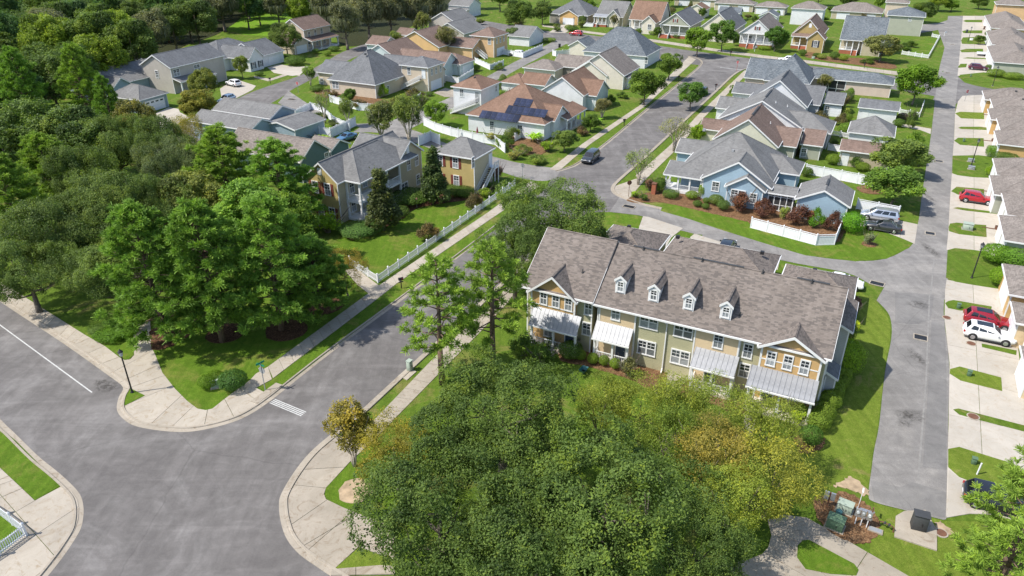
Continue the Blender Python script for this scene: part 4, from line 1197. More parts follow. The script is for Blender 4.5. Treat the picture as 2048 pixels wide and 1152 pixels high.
# garages behind the townhouses
def hipgar(label, pts, h, roof='taupe', wall='olive', dx=None, dy=None, pitch=.42, base=(1300, 480), kind='hip', ridge=None, vents=((.3, .8),), cat='garage', group=None):
    c = at(*pts[0])
    g_ = House('garage', label, cat, *pts[0], group=group)
    b = g_.block(pts, h, kind, pitch=pitch, wall=wall, roof=roof, dx=dx, dy=dy, ridge=ridge)
    for u, v in vents: g_.vent(b, u, v, .42, 'black', front=False)
    return g_, b
ga, gb_ = hipgar('brown hip roofed garage behind the leftmost townhouse, half under the oak', [(1228, 450), (1335, 473), (1316.5, 501)], 2.9, dy=-8.0, vents=((.72, .75),))
ga.garage_door('f', (gb_['x0'] + gb_['x1']) / 2, gb_['wy1'], 4.8)
gc, gd_ = hipgar('wide brown hip roofed double garage behind the middle townhouses', [(1352, 473), (1559.7, 515.5), (1327, 505)], 2.9, dy=-7.2, vents=((.08, .8), (.86, .8)))
for u in (.27, .73): gc.garage_door('f', gd_['x0'] + u * (gd_['x1'] - gd_['x0']), gd_['wy1'], 4.6)
ge, gf_ = hipgar('brown hip roofed garage behind the right end townhouse', [(1573, 529), (1714.5, 559)], 2.9, dy=-6.0, vents=((.42, .85),))
ge.garage_door('f', gf_['xm'], gf_['wy1'], 4.6)

# ================================================================== blue cottage
Bh = House('cottage', 'light blue cottage with wraparound white porch and grey hip roof', 'house', 1460, 400)
m = Bh.block([(1362, 333), (1546, 364)], 3.5, 'hip', dy=12.5, ridge=(1462.5, 263), wall='blue', roof='grey')
Bh.vent(m, .12, .95, .4, 'grey'); Bh.vent(m, .5, .55, .4, 'grey'); Bh.vent(m, .6, .45, .14, 'white')
w1 = Bh.block([(1403, 354), (1544, 378)], 3.3, 'gy', dy=5, ridge=(1474, 324), wall='blue', roof='grey')
w2 = Bh.block([(1450, 371), (1531, 385)], 3.0, 'gy', dy=4, ridge=(1494, 354), wall='blue', roof='grey')
Bh.win(w1, 'n', 1431, 373, .95, 1.35); Bh.win(w2, 'n', 1475.5, 390, 1.9, 1.4); Bh.win(w2, 'n', 1506, 397, .85, 1.4)
w3 = Bh.block([(1556.5, 345), (1597, 350), (1610, 326)], 3.3, 'hip', dx=-11, pitch=.5, wall='blue', roof='grey')
pc = Bh.block([(1533.6, 384), (1592, 394)], 2.75, 'gx', dy=3.4, ridge=(1540, 368), wall=M['mesh'], roof='grey')
n_ = 5
for i in range(n_):
    x = pc['wx0'] + (pc['wx1'] - pc['wx0']) * i / (n_ - 1)
    Bh.box('screen_post', 'white', x - .06, x + .06, pc['wy0'] - .05, pc['wy0'] + .03, 0, 2.75)
for z in (.1, .95, 2.2): Bh.box('screen_rail', 'white', pc['wx0'], pc['wx1'], pc['wy0'] - .04, pc['wy0'] + .02, z, z + .09)
gr = Bh.block([(1591, 395), (1695, 414), (1709, 382)], 2.9, 'gy', ridge=(1648, 381), wall='blue', roof='grey')
MB().box(gr['xm'] - .14, gr['xm'] + .14, gr['y0'] + 2.2, gr['y0'] + 5, gr['hr'] + .08, gr['hr'] + .2).build('ridge_vent', M['dkgrey'], gr['roof'])
Bh.garage_door('r', gr['ym'], gr['wx1'], 4.6)
pr = Bh.rect([(1326.7, 348), (1408, 359)], 2.85, dy=3.2)
po = Bh.block(None, 2.85, 'shed', rect=pr, pitch=.34, roof='grey', walls=False)
pl = Bh.block([(1367, 306), (1382, 272)], 3.3, 'gx', dx=7, dy=5.2, wall='blue', roof='grey', pitch=.55)
Bh.box('porch_floor', 'white', pr[0] + .2, pr[1] - .1, pr[2] + .2, pr[3], .1, .55)
Bh.box('porch_wall', WALLS['blue'], pr[0] + 2.2, pr[1], pr[3] - .35, pr[3] - .2, .55, 3.4)
for f in (.03, .36, .67, .97):
    Bh.post(pr[0] + .25 + f * (pr[1] - pr[0] - .4), pr[2] + .35, .55, 2.85, .12)
Bh.post(pr[0] + .35, pr[3] - .4, .55, 3.4, .12)
for a, b in ((.03, .36), (.36, .67), (.67, .97)):
    Bh.rail((pr[0] + .37 + a * (pr[1] - pr[0] - .4), pr[2] + .35), (pr[0] + .13 + b * (pr[1] - pr[0] - .4), pr[2] + .35), .55)
Bh.rail((pr[0] + .35, pr[2] + .5), (pr[0] + .35, pr[3] - .5), .55)
for u in (.25, .72): Bh.winat('n', pr[0] + 2.2 + u * (pr[1] - pr[0] - 2.2), 1.75, pr[3] - .35, .8, 1.3)

# ================================================================== row behind the blue cottage
def cottage(label, apex, lf, rf, back, h, wall, roof, dy=11, left=None, px=None, pitch=.6):
    hs = House('cottage', label, 'house', *(px or ((lf[0] + rf[0]) / 2, (lf[1] + rf[1]) / 2 + 20)))
    b = hs.block([lf, rf], h, 'gy', dy=dy, ridge=apex, wall=wall, roof=roof)
    if back:
        MB().box(b['xm'] - .14, b['xm'] + .14, b['y0'] + 3, b['y1'] - 2.5, b['hr'] + .07, b['hr'] + .19).build('ridge_vent', M['dkgrey'], b['roof'])
    return hs, b
H3, b3 = cottage('brown roofed cottage with pale yellow gable behind the blue one', (1498, 239), (1429.5, 273.6), (1557, 295), True, 3.3, 'paleyellow', 'brown')
H3.block([(1421, 234), (1438, 262)], 2.9, 'gx', dx=6, dy=4.8, wall='paleyellow', roof='brown', pitch=.5)
H3.block([(1569, 292), (1593.5, 294), (1603, 266)], 2.8, 'gx', dx=-7, pitch=.4, wall='sage', roof='brown')
q = H3.block([(1600.5, 288), (1645.6, 293.6), (1652.6, 269)], 2.6, 'gx', pitch=.4, wall='sage', roof='brown')
H3.win(q, 'n', 1607, 305, .9, 1.3)
H3.vent(b3, .55, .5, .14, 'white')
H4, b4 = cottage('grey roofed cottage with white gable third along the far street', (1532, 202.4), (1439, 233.7), (1604, 257), True, 3.4, 'white', 'grey')
H4.block([(1452, 218), (1457, 190)], 3.0, 'gx', dx=6, dy=6, wall='white', roof='grey', pitch=.5)
q = H4.block([(1600, 257), (1659.5, 267.5), (1671.7, 244)], 3.0, 'hip', dx=-12, pitch=.5, wall='grey', roof='grey')
H4.win(q, 'n', 1640, 281, .8, 1.2)
H4.vent(b4, .5, .5, .14, 'white'); H4.vent(b4, .3, .75, .14, 'white')
H5, b5 = cottage('grey roofed cottage with wide white gable nearest the slate roof', (1559, 161), (1499, 194), (1615, 214.6), True, 3.4, 'white', 'charcoal')
H5.block([(1482, 187), (1488, 161)], 3.0, 'gx', dx=6, dy=6, wall='white', roof='charcoal', pitch=.5)
H5.block([(1620.5, 208.5), (1640.4, 211), (1648, 185)], 2.7, 'gx', dx=-6, pitch=.4, wall='grey', roof='charcoal')
q = H5.block([(1647, 206), (1686.4, 210), (1692.5, 194)], 2.7, 'gx', pitch=.4, wall='grey', roof='charcoal')
H5.win(q, 'n', 1654, 219, .8, 1.4); H5.garage_door('n', H5.on('n', 1670, 225, q['wy0']).x, q['wy0'], 2.0, 2.0)
def shed(label, pts, h, kind, roof, wall, **kw):
    g_ = House('garage', label, 'garage', pts[0][0], pts[0][1] + 10)
    return g_, g_.block(pts, h, kind, wall=wall, roof=roof, **kw)
s3, k3 = shed('brown roofed garage partly under the flowering trees by the alley', [(1681, 300.5), (1684, 283)], 2.7, 'gx', 'brown', 'khaki', dx=7.5, pitch=.42)
s3.door('n', k3['wx0'] + .9, .05, k3['wy0'], 1.0, 2.0, 'white')
s4, k4 = shed('grey hip roofed garage with pale siding by the alley', [(1695.5, 263), (1785, 274.5), (1792, 253)], 2.8, 'hip', 'grey', 'white', ridge=(1751, 233))
s5, k5 = shed('slate grey roofed white garage just below the big maple', [(1716, 214), (1798, 223)], 2.8, 'gx', 'charcoal', 'white', dy=6.0, ridge=(1721.5, 197))
s5.door('n', k5['wx0'] + 1.3, .05, k5['wy0'], 1.0, 2.0, 'white')
H6 = House('house', 'long slate blue roofed house with pink beige siding at the street corner', 'house', 1600, 185)
a6 = H6.block([(1491, 152), (1540, 160)], 3.3, 'gx', dy=9.5, ridge=(1504, 115.6), dx=9.5, wall='pink', roof='slate')
b6 = H6.block([(1529, 158), (1619, 169)], 3.3, 'hip', dy=12.5, ridge=(1590, 113), wall='pink', roof='slate')
c6 = H6.block([(1632, 155), (1780.5, 170), (1790, 154)], 3.0, 'hip', dx=-19, dy=7.0, pitch=.42, wall='pink', roof='slate')
x_a, x_b = H6.on('n', 1640, 175, c6['wy0']).x, H6.on('n', 1689, 180, c6['wy0']).x
H6.box('screen_panel', 'mesh', x_a, x_b, c6['wy0'] - .03, c6['wy0'] + .05, .1, 2.9)
for f in (0, .33, .66, 1): H6.box('screen_post', 'white', x_a + f * (x_b - x_a) - .07, x_a + f * (x_b - x_a) + .07, c6['wy0'] - .07, c6['wy0'], 0, 2.95)
H6.box('screen_rail', 'white', x_a, x_b, c6['wy0'] - .06, c6['wy0'], .95, 1.05)
H6.vent(c6, .12, .9, .4, 'dkgrey')

# ================================================================== houses left of the far street
K1 = House('house', 'rust roofed house carrying solar panels, pale siding', 'house', 1020, 262)
k1 = K1.block([(932, 229), (1104, 242), (1139, 210)], 3.2, 'hip', ridge=(1066.6, 171), wall='white', roof='rust')
k1b = K1.block([(1055, 236), (1110, 243)], 3.2, 'gx', dy=6.5, pitch=.62, wall='white', roof='rust')
K1.win(k1, 'n', 984, 251, .8, 1.6); K1.win(k1, 'n', 1040, 258, 1.0, 1.4); K1.win(k1b, 'n', 1093, 261, .8, 1.5)
kp = K1.rect([(1136, 240.4), (1168, 216.5)], 2.8, dx=-3.0)
K1.block(None, 2.8, 'shedr', rect=kp, pitch=.35, roof='rust', walls=False)
K1.box('porch_floor', 'stone', kp[0], kp[1] - .2, kp[2] + .2, kp[3] - .2, .02, .4)
for i in range(5): K1.post(kp[1] - .35, kp[2] + .4 + i * (kp[3] - kp[2] - .8) / 4, .4, 2.8, .12)
# solar panels on the near slope
def near_slope(hs, B, px, py):
    d = hs.dir(px, py); c = hs.cam; k = B['pitch']
    t = (B['h'] + .1 - B['y0'] * k - c.z + c.y * k) / (d.z - d.y * k)
    return c + d * t
pw, ph = 1.2, 2.0
sa = math.atan(k1['pitch'])
arr = MB()
for start, n in (((957, 236), 7), ((1010, 226), 7), ((1026, 211), 3)):
    q = near_slope(K1, k1, *start)
    for i in range(n):
        mb = MB().box(.015, pw - .015, .01, ph - .01, .06, .10)
        o = mb.build('solar_panel', M['solar'], K1.root, (q.x + pw * i, q.y, q.z + .02))
        o.rotation_euler = (sa, 0, 0)
        MB().box(0, pw, 0, .02, .05, .105).box(0, .015, .02, ph, .05, .105).box(pw - .015, pw, .02, ph, .05, .105).box(0, pw, ph - .012, ph, .05, .105).build('frame', M['dkgrey'], o)
kg = House('garage', 'white two storey garage with rust hip roof and outside stair', 'garage', 940, 215)
kgb = kg.block([(907.4, 171), (961, 180), (1002, 163.7)], 5.6, 'hip', ridge=(954, 153), wall='white', roof='rust')
kg.win(kgb, 'n', 923.5, 186, .8, 1.5); kg.win(kgb, 'r', 992, 177, .7, 1.2)
kg.outside_stair(kgb['wx0'] - .3, kgb['wy0'] - 1.2, kgb['wx1'] - .6, kgb['wy0'] - 1.2, 3.0)
kg.door('n', kgb['wx1'] - .9, 3.0, kgb['wy0'], .9, 2.0, 'grey')
kg.vent(kgb, .35, .9, .3, 'dkgrey')
K2 = House('house', 'rust roofed house with big white gable between solar house and taupe roof', 'house', 1140, 210)
k2 = K2.block([(1086, 178.5), (1168, 192)], 3.5, 'gy', dy=11.5, ridge=(1121, 154), wall='white', roof='rust')
k2b = K2.block([(1168, 190), (1203.5, 187)], 3.2, 'gx', dx=-9, dy=7.5, pitch=.62, wall='aqua', roof='rust')
K2.block([(1160, 193), (1187, 197)], 2.6, 'shed', dy=2.2, pitch=.5, wall='white', roof='rust', walls=False)
q = K2.L(1187, 197.5, 2.6); K2.post(q[0] - .2, q[1] + .3, 0, 2.6)
k2c = K2.block([(1041, 164.5), (1090, 172)], 2.9, 'gx', dy=6.5, ridge=(1080, 147), wall='aqua', roof='rust')
k2d = K2.block([(1000.6, 163.7), (1047.6, 169.5)], 2.8, 'hip', dy=6.5, pitch=.5, wall='white', roof='rust')
K3 = House('house', 'taupe roofed house with two cream gables and a corner porch', 'house', 1210, 170)
k3_ = K3.block([(1189.5, 120), (1249, 152)], 3.4, 'gy', dy=11, ridge=(1205, 109), wall='ivory', roof='greybrown', rect=None)
k3b = K3.block([(1172, 130), (1214.5, 152)], 3.0, 'gy', dy=4.5, ridge=(1184, 123), wall='ivory', roof='greybrown')
k3c = K3.block([(1105, 131), (1153, 136)], 2.9, 'gx', dy=7, dx=12, ridge=(1149, 111), wall='taupe', roof='greybrown')
k3d = K3.block([(1057.5, 130), (1111, 141.7)], 2.8, 'hip', dy=7, pitch=.45, wall='ivory', roof='greybrown')
kk = K3.rect([(1218, 152), (1257.5, 156)], 2.7, dy=4)
K3.block(None, 2.7, 'hip', rect=kk, pitch=.5, roof='greybrown', walls=False)
K3.box('porch_floor', 'stone', kk[0] + .2, kk[1] - .2, kk[2] + .2, kk[3], .02, .5)
for f in (.05, .95): K3.post(kk[0] + f * (kk[1] - kk[0]), kk[2] + .35, .5, 2.7, .13)
K3.rail((kk[0] + .4, kk[2] + .35), (kk[1] - .4, kk[2] + .35), .5)
K4 = House('house', 'slate hip roofed white house at the corner of the cross street', 'house', 1230, 130)
k4_ = K4.block([(1165, 102), (1303.6, 107)], 3.3, 'hip', dy=13, ridge=(1270, 56), wall='white', roof='slate')
k4b = K4.block([(1136.4, 91), (1176, 93)], 2.9, 'gy', dy=8, ridge=(1159, 81), wall='ivory', roof='slate')
K4.win(k4_, 'n', 1292, 121, .8, 1.5)

# ================================================================== houses in the upper middle
M1 = House('house', 'beige house with tall grey hip roof and screened porch', 'house', 710, 190)
m1 = M1.block([(662, 156.6), (751, 170.6), (786, 157)], 3.2, 'hip', ridge=(706, 98), wall='beige', roof='charcoal', dy=14)
m1b = M1.block([(635, 143), (668, 148)], 3.0, 'gx', dy=7.5, pitch=.55, dx=10, wall='beige', roof='charcoal')
m1c = M1.block([(751, 140), (800, 146)], 3.2, 'gx', dy=8, dx=14, ridge=(767.7, 108), wall='beige', roof='charcoal')
M1.win(m1b, 'n', 644, 163, .8, 1.5); M1.win(m1, 'n', 671, 170, 1.7, 1.5); M1.win(m1, 'r', 776, 178, .8, 1.4)
M1.vent(m1, .35, .9, .4, 'dkgrey')
q = M1.rect([(772, 157), (812, 152)], 2.9, dy=4.5)
M1.block(None, 2.7, 'shed', rect=q, pitch=.15, roof=M['vinyl'], wall=M['mesh'], ov=.2)
for i in range(5): M1.box('screen_post', 'white', q[0] + .2 + i * (q[1] - q[0] - .4) / 4 - .06, q[0] + .2 + i * (q[1] - q[0] - .4) / 4 + .06, q[2] + .12, q[2] + .22, 0, 2.75)
mg = House('garage', 'beige two storey garage with grey hip roof, white door and stair', 'garage', 850, 185)
mgb = mg.block([(803, 128.4), (856, 136), (886.4, 124.5)], 5.7, 'hip', ridge=(849.7, 113.6), wall='beige', roof='charcoal')
mg.win(mgb, 'n', 818, 142, .8, 1.5)
for p in ((863.5, 144), (872, 141), (881, 137.5)): mg.win(mgb, 'r', *p, .6, 1.4)
mg.garage_door('r', (mgb['wy0'] + mgb['wy1']) / 2, mgb['wx1'], 4.6)
mg.outside_stair(mgb['wx0'] + .1, mgb['wy0'] - 1.2, mgb['wx1'] - 1.6, mgb['wy0'] - 1.2, 3.0)
mg.door('n', mgb['wx1'] - 1.2, 3.0, mgb['wy0'], .9, 2.0, 'vinyl')
mg.vent(mgb, .55, .9, .4, 'grey')
M2 = House('house', 'brown roofed house with pale aqua gable behind the beige garage', 'house', 790, 130)
m2 = M2.block([(736, 110), (803.4, 125)], 3.3, 'gy', dy=12, ridge=(768, 90), wall='aqua', roof='brown')
m2b = M2.block([(840, 128), (887, 134)], 3.0, 'gx', dx=-14, dy=7.5, ridge=(870, 103), wall='aqua', roof='brown')
m2c = M2.block([(887, 125), (921.4, 129.7), (948.8, 119.5)], 2.9, 'hip', pitch=.5, wall='aqua', roof='brown', dx=-9)
M2.garage_door('r', (m2c['wy0'] + m2c['wy1']) / 2, m2c['wx1'], 4.6)
M2.block([(752, 90), (762, 80)], 3.0, 'gx', dx=6, dy=7, wall='aqua', roof='brown', pitch=.5)
M3 = House('house', 'brown roofed house with peach boarded gable', 'house', 870, 100)
m3 = M3.block([(832, 74), (878.4, 95.3)], 3.4, 'gy', dy=12, ridge=(845.6, 64), wall='peachboard', roof='brown')
m3b = M3.block([(905, 92), (945, 97)], 3.0, 'gx', dx=-10, dy=8, pitch=.45, wall='peach', roof='brown')
M3.block([(828, 72), (836, 57)], 3.0, 'gx', dx=5, dy=6, wall='peach', roof='brown', pitch=.5)
m3g = House('garage', 'peach two storey garage with brown hip roof and long white stair', 'garage', 975, 120)
m3gb = m3g.block([(945.6, 69), (988.6, 75), (1012, 65.6)], 5.7, 'hip', ridge=(978.4, 54.7), wall='peach', roof='brown')
m3g.win(m3gb, 'n', 979, 83, .8, 1.5)
for p in ((993.5, 82), (1000.5, 80), (1007.5, 77)): m3g.win(m3gb, 'r', *p, .6, 1.4)
m3g.garage_door('r', (m3gb['wy0'] + m3gb['wy1']) / 2, m3gb['wx1'], 4.6)
m3g.outside_stair(m3gb['wx1'] - .6, m3gb['wy0'] - 2.8, m3gb['wx0'] + .8, m3gb['wy0'] - 1.2, 3.0)
m3g.door('n', m3gb['wx0'] + .5, 3.0, m3gb['wy0'], .9, 2.0, 'vinyl')
fq = m3g.L(940, 112, 0)
m3g.box('timber_screen', WALLS['orange'], fq[0] - 3, fq[0] + 3.2, fq[1], fq[1] + .1, 0, 2.0)
M4 = House('house', 'greige house with two stepped grey roofs near the moss oaks', 'house', 930, 75)
m4 = M4.block([(878.4, 36.7), (913, 47)], 5.2, 'gy', dy=12, ridge=(891.7, 25.8), wall='greige', roof='grey')
m4b = M4.block([(913, 50), (943, 69.5)], 3.2, 'gy', dy=13, dx=11, pitch=.5, wall='greige', roof='grey')
for u in (.3, .4, .5): M4.vent(m4b, u, .55, .3, 'dkgrey', front=False)
M5 = House('house', 'white porch house at the top edge beside the dark trees', 'house', 915, 30)
m5 = M5.block([(895, 10), (938, 8)], 4.2, 'gx', dx=9, dy=9, pitch=.5, wall='white', roof='grey')
q = [m5['x0'], m5['x1'], m5['y0'] - 2, m5['y0']]
M5.block(None, 2.9, 'shed', rect=q, pitch=.25, roof='grey', walls=False)
for i in range(4): M5.post(q[0] + .4 + i * (q[1] - q[0] - .8) / 3, q[2] + .3, .4, 2.9, .14)
M5.box('porch_floor', 'white', q[0] + .2, q[1] - .2, q[2] + .1, q[3], .02, .4)

# ================================================================== tan house and neighbours
N1 = House('house', 'mustard two storey house with maroon shutters, grey roof and double balcony', 'house', 700, 440)
n1 = N1.block([(607, 354), (675.5, 368)], 6.0, 'gy', dy=16, ridge=(634, 325.5), wall='gold', roof='grey')
n1b = N1.block([(797, 325.5), (840.5, 299.5)], 6.0, 'gx', dx=-8.5, ridge=(815.5, 281), wall='khaki', roof='grey')
for p in ((631, 374), (655.5, 379)): N1.win(n1, 'n', *p, .9, 1.6, shutter='shutter')
for p in ((643, 420), (665, 427)): N1.win(n1, 'n', *p, .9, 1.6, shutter='shutter')
v = N1.on('n', 639, 343, n1['wy0']); N1.box('gable_vent', 'white', v.x - .35, v.x + .35, v.y - .06, v.y, v.z - .5, v.z + .5)
v = N1.on('r', 815, 300, n1b['wx1']); N1.box('gable_vent', 'white', v.x, v.x + .06, v.y - .35, v.y + .35, v.z - .5, v.z + .5)
for p in ((817, 330), (833, 321), (836, 359)): N1.win(n1b, 'r', *p, .8, 1.5)
N1.win(n1b, 'r', 809, 379, 1.7, 2.0)
# two level porch between the main block and the wing
bx0, bx1 = n1['wx1'], N1.L(719, 366.7, 6.0)[0]
by0, by1 = N1.L(719, 366.7, 6.0)[1], n1b['wy0']
N1.block(None, 6.0, 'hip', rect=[bx0 - 5.5, bx1 + .1, by0, by1 + 4], pitch=n1['pitch'] * .82, roof='grey', walls=False)
for z in (.35, 3.1): N1.box('porch_floor', 'white', bx0 - .05, bx1 - .25, by0 + .3, by1, z - .3, z)
ny = 4
for i in range(ny):
    yy = by0 + .4 + (by1 - by0 - .6) * i / (ny - 1)
    N1.post(bx1 - .4, yy, .35, 2.8, .13); N1.post(bx1 - .4, yy, 3.1, 5.95, .13)
    if i < ny - 1:
        y2 = by0 + .4 + (by1 - by0 - .6) * (i + 1) / (ny - 1)
        N1.rail((bx1 - .4, yy + .12), (bx1 - .4, y2 - .12), 3.1, .95); N1.rail((bx1 - .4, yy + .12), (bx1 - .4, y2 - .12), .35, .85)
N1.post(bx0 + .2, by0 + .4, .35, 2.8, .13); N1.post(bx0 + .2, by0 + .4, 3.1, 5.95, .13)
N1.rail((bx0 + .3, by0 + .4), (bx1 - .5, by0 + .4), 3.1, .95); N1.rail((bx0 + .3, by0 + .4), (bx1 - .5, by0 + .4), .35, .85)
N1.box('porch_beam', 'white', bx0, bx1 - .25, by0 + .25, by0 + .5, 2.75, 3.08)
N1.box('side_wall', WALLS['khaki'], bx0 - .02, bx0 + .06, n1['wy0'] + .12, by1, .0, 6.1)
for yy, z in ((by0 + 1.6, 1.7), (by0 + 1.6, 4.5), (by0 + 4.6, 4.4), (by0 + 4.6, 1.6)): N1.winat('r', yy, z, bx0 + .06, .9, 1.6)
ng = House('garage', 'mustard two storey carriage house with maroon shutters and outside stair', 'garage', 930, 380)
ngb = ng.block([(868.7, 303), (937, 316.8), (990, 296)], 5.8, 'hip', ridge=(917.5, 273.4), wall='gold', roof='grey')
for p in ((880, 321), (911, 326)): ng.win(ngb, 'n', *p, .85, 1.5, shutter='shutter')
for p in ((880, 356), (913, 361)): ng.win(ngb, 'n', *p, .85, 1.5, shutter='shutter')
ng.win(ngb, 'r', 946, 325, .7, 1.5)
ng.box('side_wall', WALLS['khaki'], ngb['wx1'] - .03, ngb['wx1'] + .05, ngb['wy0'] + .12, ngb['wy1'] - .12, 0, 5.9)
ng.outside_stair(ngb['wx1'] + 1.15, ngb['wy0'] + .2, ngb['wx1'] + 1.15, ngb['wy1'] - 1.3, 3.1)
ng.box('landing', 'white', ngb['wx1'] + .1, ngb['wx1'] + 1.2, ngb['wy1'] - 1.3, ngb['wy1'] + .1, 2.95, 3.1)
ng.door('r', ngb['wy1'] - .75, 3.1, ngb['wx1'] + .05, .85, 2.0, 'vinyl')
for yy in (ngb['wy1'] - 1.2, ngb['wy1']): ng.post(ngb['wx1'] + 1.1, yy, 0, 4.0, .06)
ng.rail((ngb['wx1'] + 1.1, ngb['wy1'] - 1.2), (ngb['wx1'] + 1.1, ngb['wy1']), 3.1, .9)

N2 = House('house', 'dark teal cottage with taupe roof behind the mustard house', 'house', 600, 330)
n2 = N2.block([(594, 324), (663, 299.4)], 3.6, 'gx', dx=-15, ridge=(621.4, 279), wall='teal', roof='greybrown')
N2.block([(640, 300), (679, 296)], 2.9, 'gx', dx=-5, dy=5, pitch=.5, wall='teal', roof='greybrown')
N2.win(n2, 'r', 653, 313, .8, 1.2)
N3 = House('house', 'pale blue grey cottage with several grey gables above the pine', 'house', 480, 270)
n3 = N3.block([(500, 262), (531.6, 241.6)], 3.4, 'gx', dx=-14, ridge=(511, 236), wall='bluegrey', roof='grey')
n3b = N3.block([(540, 238), (584, 219)], 3.4, 'gx', dx=-14, ridge=(553.4, 210), wall='bluegrey', roof='grey')
n3c = N3.block([(528, 247), (586, 260), (608, 254)], 3.0, 'gy', dy=8, ridge=(545, 243), wall='bluegrey', roof='grey')

# ================================================================== left group, turned with their own street
_a, _b = at(312, 108, 8), at(380, 93.6, 8)
LROT = math.degrees(math.atan2(_b.y - _a.y, _b.x - _a.x))
P2 = House('house', 'greige two storey house with grey gable roof behind yellowing trees', 'house', 360, 170, LROT)
p2_ = P2.block([(338.4, 136.6), (405, 121.5)], 6.0, 'gx', dy=9, dx=16, ridge=(312, 108.4), wall='greige', roof='charcoal')
P2.win(p2_, 'n', 353, 145, 1.7, 1.5); P2.win(p2_, 'n', 394, 136, 1.7, 1.5)
P2.winat('l', p2_['ym'], 4.2, p2_['wx0'], .8, 1.6)
q = [p2_['x0'] + .3, p2_['x1'] - 6, p2_['y0'] - 2.2, p2_['y0'] + .2]
P2.block(None, 2.9, 'shed', rect=q, pitch=.3, roof='grey', walls=False)
for i in range(4): P2.post(q[0] + .3 + i * (q[1] - q[0] - .6) / 3, q[2] + .3, .2, 2.9, .13)
P1 = House('house', 'pale grey house with white garage door and hipped grey roof', 'house', 305, 215, LROT)
p1a = P1.block([(274.4, 200.6), (337, 185.5)], 3.0, 'hip', dy=9, pitch=.55, wall='bluegrey', roof='grey')
P1.garage_door('n', p1a['xm'] + .1, p1a['wy0'], 5.0, 2.2, True)
p1b = P1.block([(200, 178), (262, 160)], 3.3, 'gx', dy=12, dx=18, ridge=(255, 126), wall='bluegrey', roof='grey')
p1c = P1.block([(224, 176), (264, 167)], 3.2, 'gy', dy=6, pitch=.7, wall='bluegrey', roof='grey')
P1.win(p1c, 'n', 244, 184, 1.7, 1.5)
P3 = House('house', 'white house with navy shutters, white garage door and grey roofs', 'house', 520, 140, LROT)
p3a = P3.block([(493.4, 119), (527.8, 112)], 3.3, 'gy', dy=10, ridge=(505, 96), wall='white', roof='charcoal')
p3b = P3.block([(521, 113), (556, 104)], 3.1, 'gx', dy=11, dx=9, pitch=.5, wall='white', roof='charcoal')
p3c = P3.block([(440, 120), (500, 105)], 3.2, 'hip', dy=13, dx=17, pitch=.48, wall='white', roof='charcoal')
for p in ((507, 131), (521, 127)): P3.win(p3a, 'n', *p, .8, 1.5, shutter='shutter_navy')
P3.garage_door('n', p3b['xm'] + .7, p3b['wy0'], 4.6)
P4 = House('house', 'beige two storey house with brown roof and white columned porch', 'house', 630, 105, LROT - 3)
p4a = P4.block([(607.5, 61), (652, 51)], 6.0, 'gx', dy=9, dx=11.5, ridge=(590, 37), wall='beige', roof='brown')
for p in ((618, 69), (630.5, 65.5), (643, 62)): P4.win(p4a, 'n', *p, .9, 1.5)
q = [p4a['x0'] + .2, p4a['x1'] + .2, p4a['y0'] - 2.6, p4a['y0'] + .3]
P4.block(None, 2.9, 'shed', rect=q, pitch=.3, roof='brown', walls=False)
P4.box('porch_floor', 'white', q[0] + .2, q[1] - .2, q[2] + .2, q[3], .02, .4)
for i in range(4): P4.post(q[0] + .35 + i * (q[1] - q[0] - .7) / 3, q[2] + .35, .4, 2.9, .15)
for i in range(3): P4.winat('n', p4a['x0'] + 2 + i * 3.6, 1.7, p4a['wy0'], .9, 1.6)
P4.block(None, 3.0, 'gy', rect=[p4a['x0'] - 6.5, p4a['x0'] + .2, p4a['y0'] - 1.5, p4a['y0'] + 7], pitch=.5, wall='beige', roof='brown')
P4.garage_door('n', p4a['x0'] - 3.2, p4a['y0'] - 1.5 + .3, 4.4)

# ================================================================== porch houses beyond the cross street
def porch(hs, rect, floor, zt, nposts, roof, stairs=None, railz=True, kind='shed', pitch=.3, stair_m='brick', base='brick'):
    x0, x1, y0, y1 = rect
    if roof: hs.block(None, zt, kind, rect=[x0 - .25, x1 + .25, y0 - .25, y1], pitch=pitch, roof=roof, walls=False)
    hs.box('porch_floor', 'white', x0, x1, y0, y1, floor - .1, floor)
    hs.box('porch_base', base, x0 + .05, x1 - .05, y0 + .05, y1, 0, floor - .1)
    xs = [x0 + .15 + (x1 - x0 - .3) * i / (nposts - 1) for i in range(nposts)]
    for x in xs: hs.post(x, y0 + .15, floor, zt, .13)
    for i in range(nposts - 1):
        if stairs is None or i != stairs: hs.rail((xs[i] + .12, y0 + .15), (xs[i + 1] - .12, y0 + .15), floor, .85)
    if stairs is not None:
        n = max(2, round(floor / .17))
        a, b = xs[stairs] + .1, xs[stairs + 1] - .1
        hs.steps(a, b, y0, n, floor / n, .3, stair_m)
        for x in (a, b):
            hs.box('stair_wall', 'white', x - .08, x + .08, y0 - .3 * n, y0 - .02, 0, .35)
            mb = MB().add([(x - .05, y0 - .3 * n, .85), (x - .05, y0, floor + .85), (x + .05, y0, floor + .85), (x + .05, y0 - .3 * n, .85), (x - .05, y0 - .3 * n, .1), (x - .05, y0, floor), (x + .05, y0, floor), (x + .05, y0 - .3 * n, .1)],
                          [(0, 3, 2, 1), (0, 1, 5, 4), (3, 7, 6, 2), (0, 4, 7, 3)])
            mb.build('railing', M['white'], hs.root)
H7 = House('house', 'khaki house with slate blue roof, porch and brick steps by the round tree', 'house', 1730, 110)
h7 = H7.block([(1679.5, 79)], 4.0, 'gx', dx=12, dy=13, ridge=(1711.6, 32), wall='khaki', roof='slate', rect=None) if False else None
q = H7.L(1679.5, 79, 4.0)
